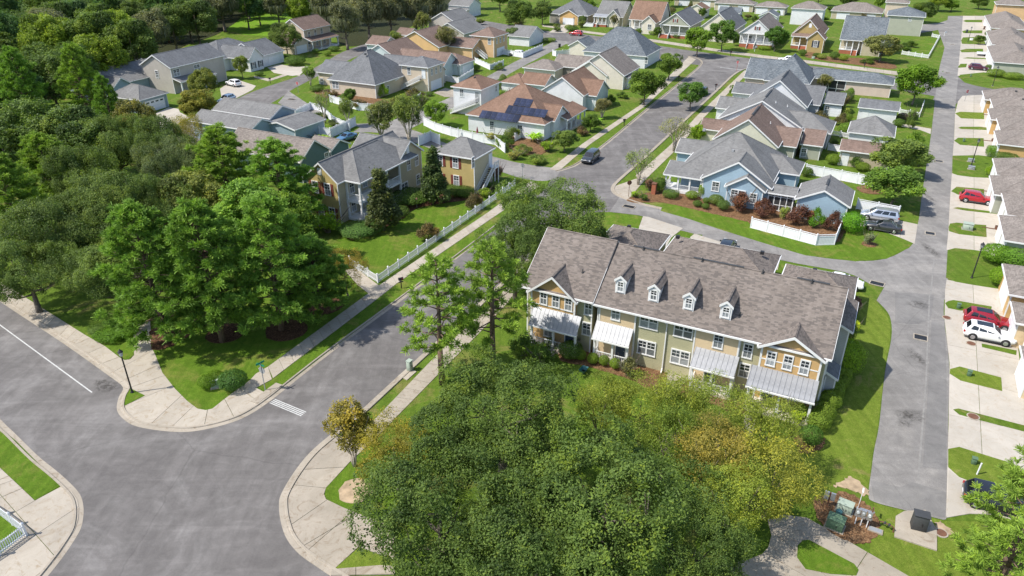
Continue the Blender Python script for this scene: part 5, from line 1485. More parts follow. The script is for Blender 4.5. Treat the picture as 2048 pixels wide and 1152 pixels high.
h7 = H7.block(None, 4.0, 'gx', rect=[q[0], q[0] + 12, q[1], q[1] + 14], ridge=(1711.6, 32), wall='khaki', roof='slate', ov=2.4)
porch(H7, [h7['x0'] + .3, h7['x0'] + 5.6, h7['y0'] + .25, h7['wy0']], 1.2, 4.0, 4, None, stairs=2)
H7.block(None, 4.0, 'gy', rect=[h7['x0'] + 6, h7['x1'] - .2, h7['y0'] - .6, h7['y0'] + 5], pitch=.6, wall='khaki', roof='slate')
H7.block(None, 3.4, 'hip', rect=[h7['x1'] - 1, h7['x1'] + 3, h7['y0'] + 5, h7['y0'] + 10], pitch=.45, wall='grey', roof='slate')
h7g = House('garage', 'tall grey two storey garage with slate hip roof beside the alley', 'garage', 1815, 75)
hb = h7g.block([(1775, 27), (1832, 33.6), (1851.4, 25.8)], 6.2, 'hip', ridge=(1818, 14), wall='sage', roof='slate')
h7g.win(hb, 'n', 1820, 39, .8, 1.0)
H8 = House('house', 'mustard cottage with brown roof, porch and shuttered window', 'house', 1630, 105)
h8 = H8.block([(1591, 61), (1646, 71)], 4.2, 'gy', dy=15, ridge=(1622.5, 40), wall='mustard', roof='brown')
h8b = H8.block([(1614.7, 75), (1650.6, 80)], 3.9, 'gy', dy=5, ridge=(1635, 61.7), wall='mustard', roof='brown')
H8.win(h8b, 'n', 1631, 88, .95, 1.7, shutter='shutter_navy')
v = H8.on('n', 1621, 51, h8['wy0']); H8.box('gable_vent', 'white', v.x - .4, v.x + .4, v.y - .06, v.y, v.z - .6, v.z + .6)
porch(H8, [h8['x0'] + .2, h8b['x0'] + .3, h8['y0'] - 1.6, h8['wy0']], 1.0, 3.7, 3, 'brown', stairs=1)
H9 = House('house', 'white gabled cottage with brown shutters, wide porch and brick steps', 'house', 1510, 100)
h9 = H9.block([(1483.3, 62), (1548, 70)], 4.3, 'gy', dy=17, ridge=(1520.4, 40), wall='white', roof='greybrown', ov=.4, rake=2.4, base=0)
def gable_front(hs, B, wall, shutter='doorbrown'):
    """gable wall over an open porch"""
    y = B['y0'] + .3
    MB().add([(B['x0'] + .3, y, B['h'] + .02), (B['x1'] - .3, y, B['h'] + .02), (B['xm'], y, B['hr'] - .12), (B['x0'] + .3, y + .12, B['h'] + .02), (B['x1'] - .3, y + .12, B['h'] + .02), (B['xm'], y + .12, B['hr'] - .12)],
             [(0, 1, 2), (5, 4, 3), (0, 3, 4, 1), (1, 4, 5, 2), (2, 5, 3, 0)]).build('gable_wall', WALLS[wall], hs.root)
    hs.box('porch_beam', 'white', B['x0'] + .25, B['x1'] - .25, y - .06, y + .18, B['h'] - .25, B['h'] + .04)
    hs.winat('n', B['xm'], B['h'] + (B['hr'] - B['h']) * .38, y, .6, .9, 2, 2, False, shutter)
gable_front(H9, h9, 'white', 'shutter')
porch(H9, [h9['x0'] + .3, h9['x1'] - .3, h9['y0'] + .3, h9['wy0']], 1.2, 4.1, 5, None, stairs=1)
for u in (.3, .7): H9.winat('n', h9['x0'] + u * (h9['x1'] - h9['x0']), 2.4, h9['wy0'], .9, 1.6)
H10 = House('house', 'cream cottage with tall dark grey roof behind the two street maples', 'house', 1440, 85)
h10 = H10.block([(1408, 50), (1470.5, 60.5)], 4.0, 'gy', dy=17, ridge=(1443.2, 26.5), wall='ivory', roof='charcoal')
for u in (.3, .7): H10.winat('n', h10['x0'] + u * (h10['x1'] - h10['x0']), 2.2, h10['wy0'], .9, 1.6)
H10.vent(h10, .45, .6, .3, 'grey')
H11 = House('house', 'sage gabled cottage with maroon shutters and brick porch steps', 'house', 1350, 75)
h11 = H11.block([(1324.4, 46), (1381, 53)], 4.1, 'gy', dy=17, ridge=(1355.4, 26.5), wall='sage', roof='charcoal', rake=2.4)
gable_front(H11, h11, 'sage', 'shutter')
porch(H11, [h11['x0'] + .3, h11['x1'] - .3, h11['y0'] + .3, h11['wy0']], 1.0, 3.9, 4, None, stairs=0)
H12 = House('house', 'cream cottage with rust roof and small blue window gable', 'house', 1290, 60)
q = H12.L(1257.4, 38.6, 3.9)
h12 = H12.block(None, 3.9, 'gx', rect=[q[0], q[0] + 11.5, q[1], q[1] + 13], ridge=(1287.7, 1.5), wall='ivory', roof='rust', ov=2.0)
h12b = H12.block([(1286, 43), (1312, 47)], 3.7, 'gy', dy=5, ridge=(1299.8, 31.8), wall='ivory', roof='rust')
H12.win(h12b, 'n', 1299, 54, 1.2, 1.6)
porch(H12, [h12['x0'] + .3, h12b['x0'] + .2, h12['y0'] + .25, h12['wy0']], .8, 3.9, 4, None)
H13 = House('house', 'pale cottage with grey roof, metal porch roof and red steps', 'house', 1220, 50)
q = H13.L(1186, 32, 3.6)
h13 = H13.block(None, 3.6, 'gx', rect=[q[0] + .3, q[0] + 11, q[1] + 1.5, q[1] + 15], ridge=(1218, 1), wall='khaki', roof='grey')
h13b = H13.block([(1215, 32.5), (1240, 35)], 3.6, 'gy', dy=5, ridge=(1229.4, 20.4), wall='ivory', roof='grey')
H13.win(h13b, 'n', 1228, 43, 1.0, 1.5)
porch(H13, [q[0] + .3, h13b['x0'] + .2, q[1] + .2, q[1] + 2.2], .9, 3.5, 4, M['tin'], stairs=0)
H14 = House('house', 'grey hip roofed house with yellow gabled garage facing the cross street', 'house', 1130, 45)
h14 = H14.block([(1100, 26), (1176, 32)], 3.4, 'hip', dy=15, pitch=.6, wall='taupe', roof='charcoal')
h14b = H14.block([(1119, 29.5), (1157.5, 33)], 3.1, 'gy', dy=6, ridge=(1137, 19.7), wall='orange', roof='charcoal')
H14.garage_door('n', h14b['xm'], h14b['wy0'], 4.4)
# garages and roofs of the row behind
def back(label, pts, h, kind, roof, wall, doors=0, **kw):
    g_ = House('garage', label, 'garage', pts[0][0], pts[0][1] + 6)
    b = g_.block(pts, h, kind, wall=wall, roof=roof, **kw)
    for i in range(doors):
        g_.garage_door('n', b['x0'] + (i + .5) * (b['x1'] - b['x0']) / doors, b['wy0'], 4.4)
    return g_, b
g1_, _ = back('white grey roofed two storey garage beyond the brown cottage roof', [(1584, 15), (1638, 19.5), (1654.5, 14)], 5.6, 'hip', 'greybrown', 'white', pitch=.45)
back('long white double garage with taupe hip roof beyond the slate porch roof', [(1666, 17), (1755, 26.6), (1768.6, 19)], 2.9, 'hip', 'greybrown', 'khaki', 2, pitch=.42)
back('tall beige house end at the top edge beside the green trees', [(1771, 4.7), (1819, 7)], 6.4, 'hip', 'greybrown', 'beige', dy=8, pitch=.4)
back('long taupe roofed garage row at the top, right portion', [(1512, 10.6), (1572, 16)], 2.9, 'hip', 'greybrown', 'khaki', 2, dy=7.5, pitch=.4)
back('long taupe roofed garage row at the top, middle portion', [(1436, 2), (1508, 10)], 2.9, 'hip', 'greybrown', 'khaki', 2, dy=7.5, pitch=.4)
back('long taupe roofed garage row at the top, left portion', [(1360, -8), (1432, 1)], 2.9, 'hip', 'greybrown', 'khaki', 2, dy=7.5, pitch=.4)
back('small slate roofed outbuilding between the dark roofed cottages', [(1440, 22), (1480, 27)], 3.0, 'gx', 'slate', 'white', dy=6, pitch=.5)
back('small slate roofed outbuilding right of the dark roofed cottage', [(1520, 30), (1555, 34)], 3.0, 'gy', 'slate', 'white', dy=7, pitch=.5)
back('small rust roofed outbuilding behind the rust cottage roof', [(1375, 17), (1412, 20)], 3.0, 'gy', 'rust', 'ivory', dy=7, pitch=.5)
sh_, shb = back('small grey roofed garage with white gable end by the upper alley', [(1020, 70), (1059, 75), (1078, 64)], 2.8, 'gx', 'grey', 'white', pitch=.45)

# ================================================================== garages along the right hand alley
def right_row(label, fl, nl, h, near_wall, roof='greybrown', kind='hip', units=1, w=11.0, front='white', pitch=.45):
    g_ = House('garage', label, 'garage', (fl[0] + nl[0]) / 2, (fl[1] + nl[1]) / 2 + 12)
    a, b = g_.L(*fl, h), g_.L(*nl, h)
    x = min(a[0], b[0]); yb, yt = b[1], a[1]
    bs = []
    for i in range(units):
        ya = yb + (yt - yb) * i / units; yc = yb + (yt - yb) * (i + 1) / units
        dz = .0 if i % 2 == 0 else .28
        B = g_.block(None, h + dz, kind if units == 1 or (i in (0, units - 1)) else kind, rect=[x + (.9 if i % 2 else 0), x + w, ya + (.02 if i else 0), yc], pitch=pitch, wall=near_wall, roof=roof, ov=.3)
        bs.append(B)
        n = max(1, round((yc - ya) / 5.5))
        for k in range(n): g_.garage_door('l', ya + (k + .5) * (yc - ya) / n, B['wx0'], min(4.4, (yc - ya) / n - 1.0))
        g_.vent(B, .5, .75, .4, 'dkgrey')
    return g_, bs
right_row('farthest brown roofed garage block on the right alley', (1981, 32), (1982, 56), 2.9, 'peach', units=1)
right_row('brown roofed garage block beside the small pruned tree', (1983, 64), (1984, 89), 2.9, 'khaki', units=1)
right_row('brown roofed garage block behind the maroon car', (1984, 94), (1987, 124), 2.9, 'sage', units=1)
right_row('long brown roofed garage block below the right stop sign', (1988, 184), (1996, 288), 2.9, 'orange', units=5)
right_row('long brown roofed garage block in front of the red car', (1994, 322), (2009, 481), 2.9, 'sage', units=4)
right_row('brown roofed garage block right of the near lamp post', (2012, 530), (2018, 589), 2.9, 'orange', units=1)
g7, b7 = right_row('nearest brown roofed garage block in front of the white car', (2033, 606), (2052, 745), 2.9, 'cream', units=3)
# timber steps between the last two garages
q = g7.L(2020, 630, 0)
for i in range(5): g7.box('step', WALLS['orange'], q[0] + .1 + i * .3, q[0] + .4 + i * .3, q[1] - .2, q[1] + 1.4, 0, .18 * (i + 1))
big = House('house', 'tall tan house at the top right corner above the garages', 'house', 2015, 25)
big.block([(1990, 5), (2060, 12)], 6.6, 'hip', dy=9, pitch=.4, wall='peach', roof='greybrown')
# ================================================================== vegetation
def leaf_material(name, gloss=.35, trans=.3, warm=(1.5, 1.25, .55), cool=(.62, .74, .72)):
    t = NT(name)
    oi = t.n('ObjectInfo')
    at_ = t.n('Attribute', attribute_name='tint')
    f = at_.outputs['Fac']
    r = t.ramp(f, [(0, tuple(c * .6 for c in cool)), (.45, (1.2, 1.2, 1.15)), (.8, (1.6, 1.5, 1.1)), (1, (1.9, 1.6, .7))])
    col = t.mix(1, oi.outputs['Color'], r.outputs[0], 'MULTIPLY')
    t.out(col, .55, 0, gloss)
    tr = t.n('BsdfTranslucent', {'Color': t.mix(1, col, (1.25, 1.35, .6, 1), 'MULTIPLY')})
    mx = t.n('MixShader', {0: trans})
    t.put(mx.inputs[1], t.b.outputs[0]); t.put(mx.inputs[2], tr.outputs[0])
    o = t.t.nodes['Material Output']
    t.put(o.inputs[0], mx.outputs[0])
    return t.m
M['leaf'] = leaf_material('leaf', .16, .34)
M['needle'] = leaf_material('needle', .15, .26)
def bark(name, a, b):
    t = NT(name)
    nz = t.noise(t.n('Mapping', {'Vector': t.obj(), 'Scale': (9, 9, 1.6)}).outputs[0], 1.0, 5, .65)
    r = t.ramp(nz.outputs[0], [(.3, a), (.7, b)])
    t.bump(nz.outputs[0], .8, .05)
    return t.out(r.outputs[0], .9, 0, .15)
M['bark'] = bark('bark_grey', (.085, .07, .055), (.21, .18, .145))
M['pinebark'] = bark('bark_pine', (.09, .06, .042), (.22, .155, .115))
M['palebark'] = bark('bark_pale', (.30, .25, .20), (.50, .44, .36))

def leaf_mesh(name, C, N, L, Wd, tint, mat, rng):
    """diamond leaves at C facing N"""
    n = len(C)
    N = N / (np.linalg.norm(N, axis=1, keepdims=True) + 1e-9)
    rv = rng.normal(size=(n, 3))
    U = np.cross(N, rv); U /= np.linalg.norm(U, axis=1, keepdims=True) + 1e-9
    V = np.cross(N, U)
    L = np.broadcast_to(L, n)[:, None]; Wd = np.broadcast_to(Wd, n)[:, None]
    co = np.stack([C - U * L * .5, C + V * Wd * .5 - N * L * .06, C + U * L * .5 - N * L * .1, C - V * Wd * .5 - N * L * .06], 1).reshape(-1, 3)
    return quads(name, co, tint, mat)
def quads(name, co, tint, mat):
    n = len(co) // 4
    me = bpy.data.meshes.new(name)
    me.vertices.add(4 * n); me.loops.add(4 * n); me.polygons.add(n)
    me.vertices.foreach_set('co', co.astype(np.float32).ravel())
    me.loops.foreach_set('vertex_index', np.arange(4 * n, dtype=np.int32))
    me.polygons.foreach_set('loop_start', np.arange(0, 4 * n, 4, dtype=np.int32))
    me.update(calc_edges=True)
    a = me.attributes.new('tint', 'FLOAT', 'FACE')
    a.data.foreach_set('value', np.clip(tint, 0, 1).astype(np.float32))
    me.materials.append(mat)
    return me
def unit(rng, n):
    v = rng.normal(size=(n, 3)); return v / np.linalg.norm(v, axis=1, keepdims=True)

def limbs(rng, trunk_h, top, spread, n, r0, lean=0., forks=2, zspan=(.45, 1.0), up=.8):
    """trunk and limbs as tapered tubes"""
    mb = MB()
    p = [Vector((0, 0, -.1)), Vector((lean * .3, .03, trunk_h * .5)), Vector((lean * .6, -.05, trunk_h)), Vector((lean, .1, top))]
    mb.path(p, [r0 * 1.25, r0, r0 * .8, r0 * .16], 9)
    for i in range(n):
        a = 2 * math.pi * (i + rng.uniform(-.3, .3)) / n
        f = rng.uniform(*zspan)
        z0 = trunk_h + (top - trunk_h) * (f - zspan[0]) / max(zspan[1] - zspan[0], .01) * .6
        s = Vector((lean * z0 / top, 0, z0))
        ln = spread * rng.uniform(.55, .95)
        e = s + Vector((math.cos(a) * ln, math.sin(a) * ln, ln * up * rng.uniform(.5, 1.1)))
        m = s.lerp(e, .5) + Vector((0, 0, -.12 * ln))
        rr = r0 * .42
        mb.path([s, m, e], [rr, rr * .6, rr * .15], 6)
        for k in range(forks):
            d = Vector((rng.uniform(-1, 1), rng.uniform(-1, 1), rng.uniform(.1, 1))).normalized() * ln * .5
            mb.path([m, m + d * .6, m + d], [rr * .45, rr * .3, rr * .08], 5)
    return mb

def broadleaf(name, seed, R_, H_, trunk_h, nlobes=9, clumps=260, per=150, leaf=.16, clump_r=.75, flat=.55, hz=None, sparse=0., inner=.12, shape='round', bark_='bark', r0=.3, flatten_top=1.0, aspect=.55, updir=.55):
    rng = np.random.default_rng(seed)
    hz = hz or (H_ - trunk_h) / 2
    zc = H_ - hz
    lob = []
    for i in range(nlobes):
        if shape == 'round':
            d = unit(rng, 1)[0]; d[2] = d[2] * .75 + .12
            c = np.array([d[0] * R_ * .72, d[1] * R_ * .72, zc + d[2] * hz * .76]); c[:2] *= rng.uniform(.75, 1.18)
            rr = R_ * rng.choice([.2, .26, .32, .4])
            lob.append((c, np.array([rr, rr, rr * min(1.0, hz / R_) * rng.uniform(.8, 1.05)])))
        elif shape == 'cone':
            f = i / max(nlobes - 1, 1)
            a = i * 2.4
            rr = R_ * (1 - f * .78) * .62
            c = np.array([math.cos(a) * rr * .55, math.sin(a) * rr * .55, trunk_h + rr * .5 + (H_ - trunk_h - rr) * f])
            lob.append((c, np.array([rr, rr, rr * .95])))
        elif shape == 'vase':
            a = i * 2.4; f = rng.uniform(.2, 1)
            c = np.array([math.cos(a) * R_ * .6 * f, math.sin(a) * R_ * .6 * f, zc + rng.uniform(-.3, .75) * hz])
            rr = R_ * rng.uniform(.3, .45)
            lob.append((c, np.array([rr, rr, rr * .9])))
    if shape == 'round': lob.append((np.array([0, 0, zc]), np.array([R_ * .62, R_ * .62, hz * .85])))
    Cc, Nc, Rc, Kc = [], [], [], []
    lt = rng.normal(size=len(lob) + 1) * .11
    tries = 0
    while len(Cc) < clumps and tries < clumps * 40:
        tries += 1
        k = rng.integers(len(lob)); c, r = lob[k]
        d = unit(rng, 1)[0]
        if d[2] < -.35 and rng.random() < .75: continue
        p = c + d * r * rng.uniform(.82, 1.05)
        if p[2] < trunk_h * .75: continue
        ins = False
        for j, (c2, r2) in enumerate(lob):
            if j != k and np.linalg.norm((p - c2) / r2) < .8: ins = True; break
        if ins: continue
        Cc.append(p); Nc.append(d); Rc.append(clump_r * rng.uniform(.5, 1.3)); Kc.append(k)
    Cc, Nc, Rc = np.array(Cc), np.array(Nc), np.array(Rc)
    n = len(Cc)
    cnt = np.maximum(4, (per * (Rc / clump_r) ** 2 * rng.uniform(.6, 1.2, n)).astype(int))
    idx = np.repeat(np.arange(n), cnt)
    m = len(idx)
    N = Nc[idx]
    off = rng.normal(size=(m, 3)) * .52
    along = (off * N).sum(1, keepdims=True)
    off = off - N * along * (1 - flat)
    # drape: leaves far from the clump centre sink
    rad2 = (off ** 2).sum(1)
    P = Cc[idx] + off * Rc[idx][:, None] - N * (rad2 * Rc[idx] * .22)[:, None]
    nrm = N * .55 + np.array([0, 0, updir]) + unit(rng, m) * .75
    ct = (rng.uniform(.14, .68, n) + lt[np.array(Kc)])[idx]
    tint = ct + rng.normal(size=m) * .12 + (rng.random(m) < .04) * .4
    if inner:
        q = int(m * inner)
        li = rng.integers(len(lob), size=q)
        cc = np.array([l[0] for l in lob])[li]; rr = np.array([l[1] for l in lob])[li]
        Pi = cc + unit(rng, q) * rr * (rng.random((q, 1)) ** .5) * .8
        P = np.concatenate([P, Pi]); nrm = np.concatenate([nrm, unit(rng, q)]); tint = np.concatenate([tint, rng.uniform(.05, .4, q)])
    L = leaf * rng.uniform(.55, 1.55, len(P))
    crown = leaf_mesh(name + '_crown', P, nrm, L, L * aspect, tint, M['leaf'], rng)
    rg = random.Random(seed)
    if shape == 'vase':
        mb = MB()
        for i in range(6):
            a = i * 1.05 + rg.uniform(-.2, .2); e = R_ * rg.uniform(.3, .6)
            p = [Vector((.08 * math.cos(a), .08 * math.sin(a), -.05)), Vector((e * .25 * math.cos(a), e * .25 * math.sin(a), trunk_h)), Vector((e * math.cos(a + .2), e * math.sin(a + .2), H_ * .62)), Vector((e * 1.5 * math.cos(a + .3), e * 1.5 * math.sin(a + .3), H_ * .88))]
            mb.path(p, [.09, .075, .045, .012], 6)
            for k in range(3):
                b = a + rg.uniform(-1, 1); s_ = p[1].lerp(p[2], rg.random())
                mb.path([s_, s_ + Vector((math.cos(b) * .8, math.sin(b) * .8, 1.0)), s_ + Vector((math.cos(b) * 1.3, math.sin(b) * 1.3, 2.0))], [.035, .025, .008], 5)
    elif shape == 'cone':
        mb = limbs(rg, H_ * .55, H_ * .97, R_ * .75, 12, r0, 0, 1, (.05, 1.0), .35)
    else:
        mb = limbs(rg, trunk_h, H_ * .66, R_ * .8, 9, r0, rg.uniform(-.3, .3), 3, up=.42)
    trunk = mb.mesh(name + '_trunk', M[bark_], True)
    return crown, trunk

def pine(name, seed, H_, R_, first=.3, nb=62, tufts=9, per=34, needle=.34, wid=.045, dense=1.0, r0=.24, top_round=True):
    rng = np.random.default_rng(seed)
    rg = random.Random(seed)
    mb = MB()
    lean = rg.uniform(-.25, .25)
    tp = [Vector((0, 0, -.1)), Vector((lean * .3, .05, H_ * .3)), Vector((lean * .7, -.05, H_ * .65)), Vector((lean, 0, H_ * .98))]
    mb.path(tp, [r0 * 1.2, r0 * .95, r0 * .6, .03], 9)
    def trunk_at(z):
        f = z / (H_ * .98)
        return Vector((lean * min(1, f * 1.1), 0, z))
    TC, TD = [], []
    for i in range(nb):
        f = (i + rg.random()) / nb
        z = H_ * (first + (1 - first) * f ** .9 * .97)
        a = i * 2.399 + rg.uniform(-.3, .3)
        prof = (1 - f) ** .62 * (0.78 + .22 * min(1, f / .22)) if top_round else (1 - f) ** .9
        ln = max(.45, R_ * prof * rg.uniform(.72, 1.12))
        s = trunk_at(z)
        dz = ln * (.02 + .75 * f) * rg.uniform(.5, 1.2)
        e = s + Vector((math.cos(a) * ln, math.sin(a) * ln, dz))
        m_ = s.lerp(e, .55) + Vector((0, 0, -.05 * ln))
        mb.path([s, m_, e], [.055 + .02 * (1 - f), .04, .012], 5)
        nt = max(2, int(tufts * dense * (ln / R_) ** .7 + .5))
        for k in range(nt):
            g = rg.uniform(.35, 1.02)
            p = s.lerp(m_, g / .55) if g < .55 else m_.lerp(e, (g - .55) / .45)
            b = a + rg.uniform(-1.1, 1.1); q = rg.uniform(.1, .75) * (.35 + .25 * ln * g)
            p = p + Vector((math.cos(b) * q, math.sin(b) * q, rg.uniform(-.12, .3)))
            TC.append(p); TD.append(Vector((math.cos(b) * .7, math.sin(b) * .7, .65)))
    TC = np.array(TC); TD = np.array(TD); n = len(TC)
    idx = np.repeat(np.arange(n), per); m = n * per
    d = unit(rng, m) * .8 + TD[idx] * .85
    d /= np.linalg.norm(d, axis=1, keepdims=True)
    ln = needle * rng.uniform(.6, 1.2, m)
    base = TC[idx] + rng.normal(size=(m, 3)) * .07
    tip = base + d * ln[:, None]; tip[:, 2] -= ln * .12
    sd_ = np.cross(d, unit(rng, m)); sd_ /= np.linalg.norm(sd_, axis=1, keepdims=True) + 1e-9
    w = wid * rng.uniform(.7, 1.3, m)[:, None]
    co = np.stack([base - sd_ * w * .5, base + sd_ * w * .5, tip + sd_ * w * .6, tip - sd_ * w * .6], 1).reshape(-1, 3)
    tint = rng.uniform(.2, .65, n)[idx] + rng.normal(size=m) * .13
    return quads(name + '_crown', co, tint, M['needle']), mb.mesh(name + '_trunk', M['pinebark'], True)

PROTO = {}
PROTO['oak'] = broadleaf('oak', 11, 6.5, 9.5, 2.2, 26, 640, 112, .145, .58, .5, r0=.34)
PROTO['oak2'] = broadleaf('oak2', 12, 6.5, 9.0, 2.0, 28, 600, 108, .15, .60, .5, r0=.34)
PROTO['wood'] = broadleaf('wood', 13, 5.5, 14, 1.6, 26, 420, 66, .34, .85, .6, hz=6.4, r0=.3)
PROTO['wood2'] = broadleaf('wood2', 14, 5.0, 15, 1.6, 28, 420, 62, .33, .8, .6, hz=7.0, r0=.3)
PROTO['maple'] = broadleaf('maple', 15, 3.2, 7.5, 1.3, 18, 250, 72, .25, .55, .55, r0=.14)
PROTO['maple2'] = broadleaf('maple2', 16, 3.0, 7.0, 1.2, 18, 230, 72, .25, .55, .55, r0=.13)
PROTO['magnolia'] = broadleaf('magnolia', 17, 2.6, 8.0, .5, 12, 260, 42, .34, .5, .55, shape='cone', r0=.14, aspect=.5)
PROTO['cypress'] = broadleaf('cypress', 18, 3.4, 8.0, 1.2, 22, 330, 62, .15, .55, .8, shape='round', r0=.15, inner=.03, aspect=.32, updir=.2)
PROTO['cypress2'] = broadleaf('cypress2', 19, 3.2, 8.5, 1.0, 20, 320, 62, .15, .55, .8, shape='vase', r0=.15, inner=.03, aspect=.32, updir=.2)
PROTO['myrtle'] = broadleaf('myrtle', 20, 2.6, 6.0, 1.4, 14, 150, 60, .2, .5, .6, shape='vase', bark_='palebark', inner=.03)
PROTO['myrtle_thin'] = broadleaf('myrtle_thin', 21, 2.6, 6.5, 1.8, 14, 90, 34, .17, .6, .7, shape='vase', bark_='palebark', inner=.0)
PROTO['moss'] = broadleaf('moss', 22, 5.2, 15, 3.2, 22, 340, 60, .33, .9, .7, hz=6.2, r0=.4)
PROTO['pine'] = pine('pine', 31, 15.5, 4.6, .13, 96, 16, 46, .46, .045)
PROTO['pine2'] = pine('pine2', 32, 15.0, 4.4, .16, 92, 16, 46, .46, .045)
PROTO['pine_open'] = pine('pine_open', 33, 13.0, 3.6, .30, 46, 11, 40, .44, .04)
PROTO['bush'] = broadleaf('bush', 41, 1.0, 1.7, .05, 5, 90, 60, .1, .3, .5, hz=.85, r0=.04)
PROTO['loose'] = broadleaf('loose', 42, 1.0, 1.9, .1, 8, 80, 46, .13, .34, .7, hz=.95, r0=.04, shape='vase')
def clipped(name, seed, n=3800, leaf=.085, box=0.):
    """tightly clipped shrub: a thick even skin of small leaves"""
    rng = np.random.default_rng(seed)
    d = unit(rng, n)
    d[:, 2] = np.abs(d[:, 2]) * np.where(rng.random(n) < .25, -.6, 1)
    if box:
        s = 1 / np.max(np.abs(d), axis=1, keepdims=True); d2 = d * (1 + (s - 1) * box)
    else: d2 = d
    bump = 1 + .06 * np.sin(d[:, :1] * 7 + seed) * np.cos(d[:, 1:2] * 6) + rng.normal(size=(n, 1)) * .045
    P = d2 * bump * (.93 + .07 * rng.random((n, 1)))
    P = P * np.array([1, 1, .82]) + np.array([0, 0, .78])
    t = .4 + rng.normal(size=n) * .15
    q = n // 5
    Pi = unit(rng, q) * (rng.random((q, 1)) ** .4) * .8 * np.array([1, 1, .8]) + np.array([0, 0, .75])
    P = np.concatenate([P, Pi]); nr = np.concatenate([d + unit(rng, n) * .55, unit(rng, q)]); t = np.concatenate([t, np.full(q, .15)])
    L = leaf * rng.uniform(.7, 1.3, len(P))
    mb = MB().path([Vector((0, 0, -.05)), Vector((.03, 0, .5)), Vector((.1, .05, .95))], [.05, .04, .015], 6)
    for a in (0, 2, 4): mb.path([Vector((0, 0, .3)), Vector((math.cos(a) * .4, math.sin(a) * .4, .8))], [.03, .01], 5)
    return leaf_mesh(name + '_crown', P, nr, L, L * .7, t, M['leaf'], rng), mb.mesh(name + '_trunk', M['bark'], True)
PROTO['clipped'] = clipped('clipped', 51)
PROTO['cube'] = clipped('cube', 52, 4600, .085, .45)
def banana(name, seed):
    rng = np.random.default_rng(seed); rg = random.Random(seed)
    co, tint = [], []
    for i in range(34):
        a = rg.uniform(0, 6.28); c = Vector((rg.uniform(-1, 1), rg.uniform(-1, 1), .4 + rg.random() * .5)); ln = rg.uniform(.9, 1.5)
        prev = None; d = Vector((math.cos(a), math.sin(a), 0)); s = Vector((-d.y, d.x, 0))
        for k in range(6):
            f = k / 5
            p = c + d * ln * f * .9 + Vector((0, 0, ln * (1.0 * f - .75 * f * f) * 1.2)); w = .2 * math.sin(math.pi * min(.98, .12 + f * .86)) + .01
            if prev:
                co += [prev[0] - s * prev[1], prev[0] + s * prev[1], p + s * w, p - s * w]; tint.append(rg.uniform(.35, .9))
            prev = (p, w)
    mb = MB()
    for i in range(7): mb.tube((rg.uniform(-.8, .8), rg.uniform(-.8, .8), -.05), (rg.uniform(-.7, .7), rg.uniform(-.7, .7), .9), .08, .04, 6)
    return quads(name + '_crown', np.array([tuple(c) for c in co]), np.array(tint), M['leaf']), mb.mesh(name + '_trunk', M['leaf'], True)
PROTO['banana'] = banana('banana', 61)
def strands(seed, n=900):
    """hanging grey moss"""
    rng = np.random.default_rng(seed)
    d = unit(rng, n); d[:, 2] = -np.abs(d[:, 2]) * .5
    P = d * np.array([4.8, 4.8, 4.5]) * rng.uniform(.6, 1.02, (n, 1)) + np.array([0, 0, 9.0])
    L = rng.uniform(.7, 2.2, n); w = rng.uniform(.06, .22, n)
    a = rng.uniform(0, np.pi, n); s = np.stack([np.cos(a), np.sin(a), np.zeros(n)], 1) * w[:, None]
    z = np.zeros((n, 3)); z[:, 2] = -L
    co = np.stack([P - s, P + s, P + z + s * .3, P + z - s * .3], 1).reshape(-1, 3)
    return quads('moss_strands', co, rng.uniform(.2, .8, n), M['leaf'])
MOSS = strands(71)
BASE = {'oak': (6.5, 9.5), 'oak2': (6.5, 9.0), 'wood': (5.5, 14), 'wood2': (5.0, 15), 'maple': (3.2, 7.5), 'maple2': (3.0, 7.0), 'magnolia': (2.6, 8.0), 'cypress': (3.4, 8.0), 'cypress2': (3.2, 8.5),
        'myrtle': (2.6, 6.0), 'myrtle_thin': (2.6, 6.5), 'moss': (5.2, 15), 'pine': (4.6, 15.5), 'pine2': (4.4, 15.0), 'pine_open': (3.6, 13.0), 'bush': (1.0, 1.7), 'loose': (1.0, 1.9), 'clipped': (1.0, 1.55), 'cube': (1.0, 1.55), 'banana': (1.6, 2.2)}
prng = random.Random(99)
def plant(kind, px, py, H_, R_, col, label, group=None, z=None, name=None, cat=None, rz=None, parts=True, moss=None):
    """plant a tree or shrub; (px, py) is where the middle of its crown (height z) shows in the photograph"""
    if z is None: z = H_ * .58
    p = at(px, py, z)
    small = kind in ('bush', 'loose', 'clipped', 'cube', 'banana')
    root = empty(name or ('shrub' if small else 'tree'), (p.x, p.y, 0))
    tag(root, label, cat or ('shrub' if small else 'tree'), group)
    br, bh = BASE[kind]
    root.scale = (R_ / br, R_ / br, H_ / bh)
    root.rotation_euler = (0, 0, prng.uniform(0, 6.28) if rz is None else rz)
    cr, tk = PROTO[kind]
    c = link('foliage' if small else 'crown', cr, root)
    v = prng.uniform(.9, 1.1)
    if col not in NAMED: v *= BRIGHT
    c.color = (col[0] * v, col[1] * v, col[2] * v, 1)
    t = link('stem' if small else 'trunk', tk, root)
    if kind == 'banana': t.color = (.12, .16, .05, 1)
    if moss or kind == 'moss':
        m_ = link('hanging_moss', MOSS, root); m_.color = (.17, .18, .13, 1)
    return root
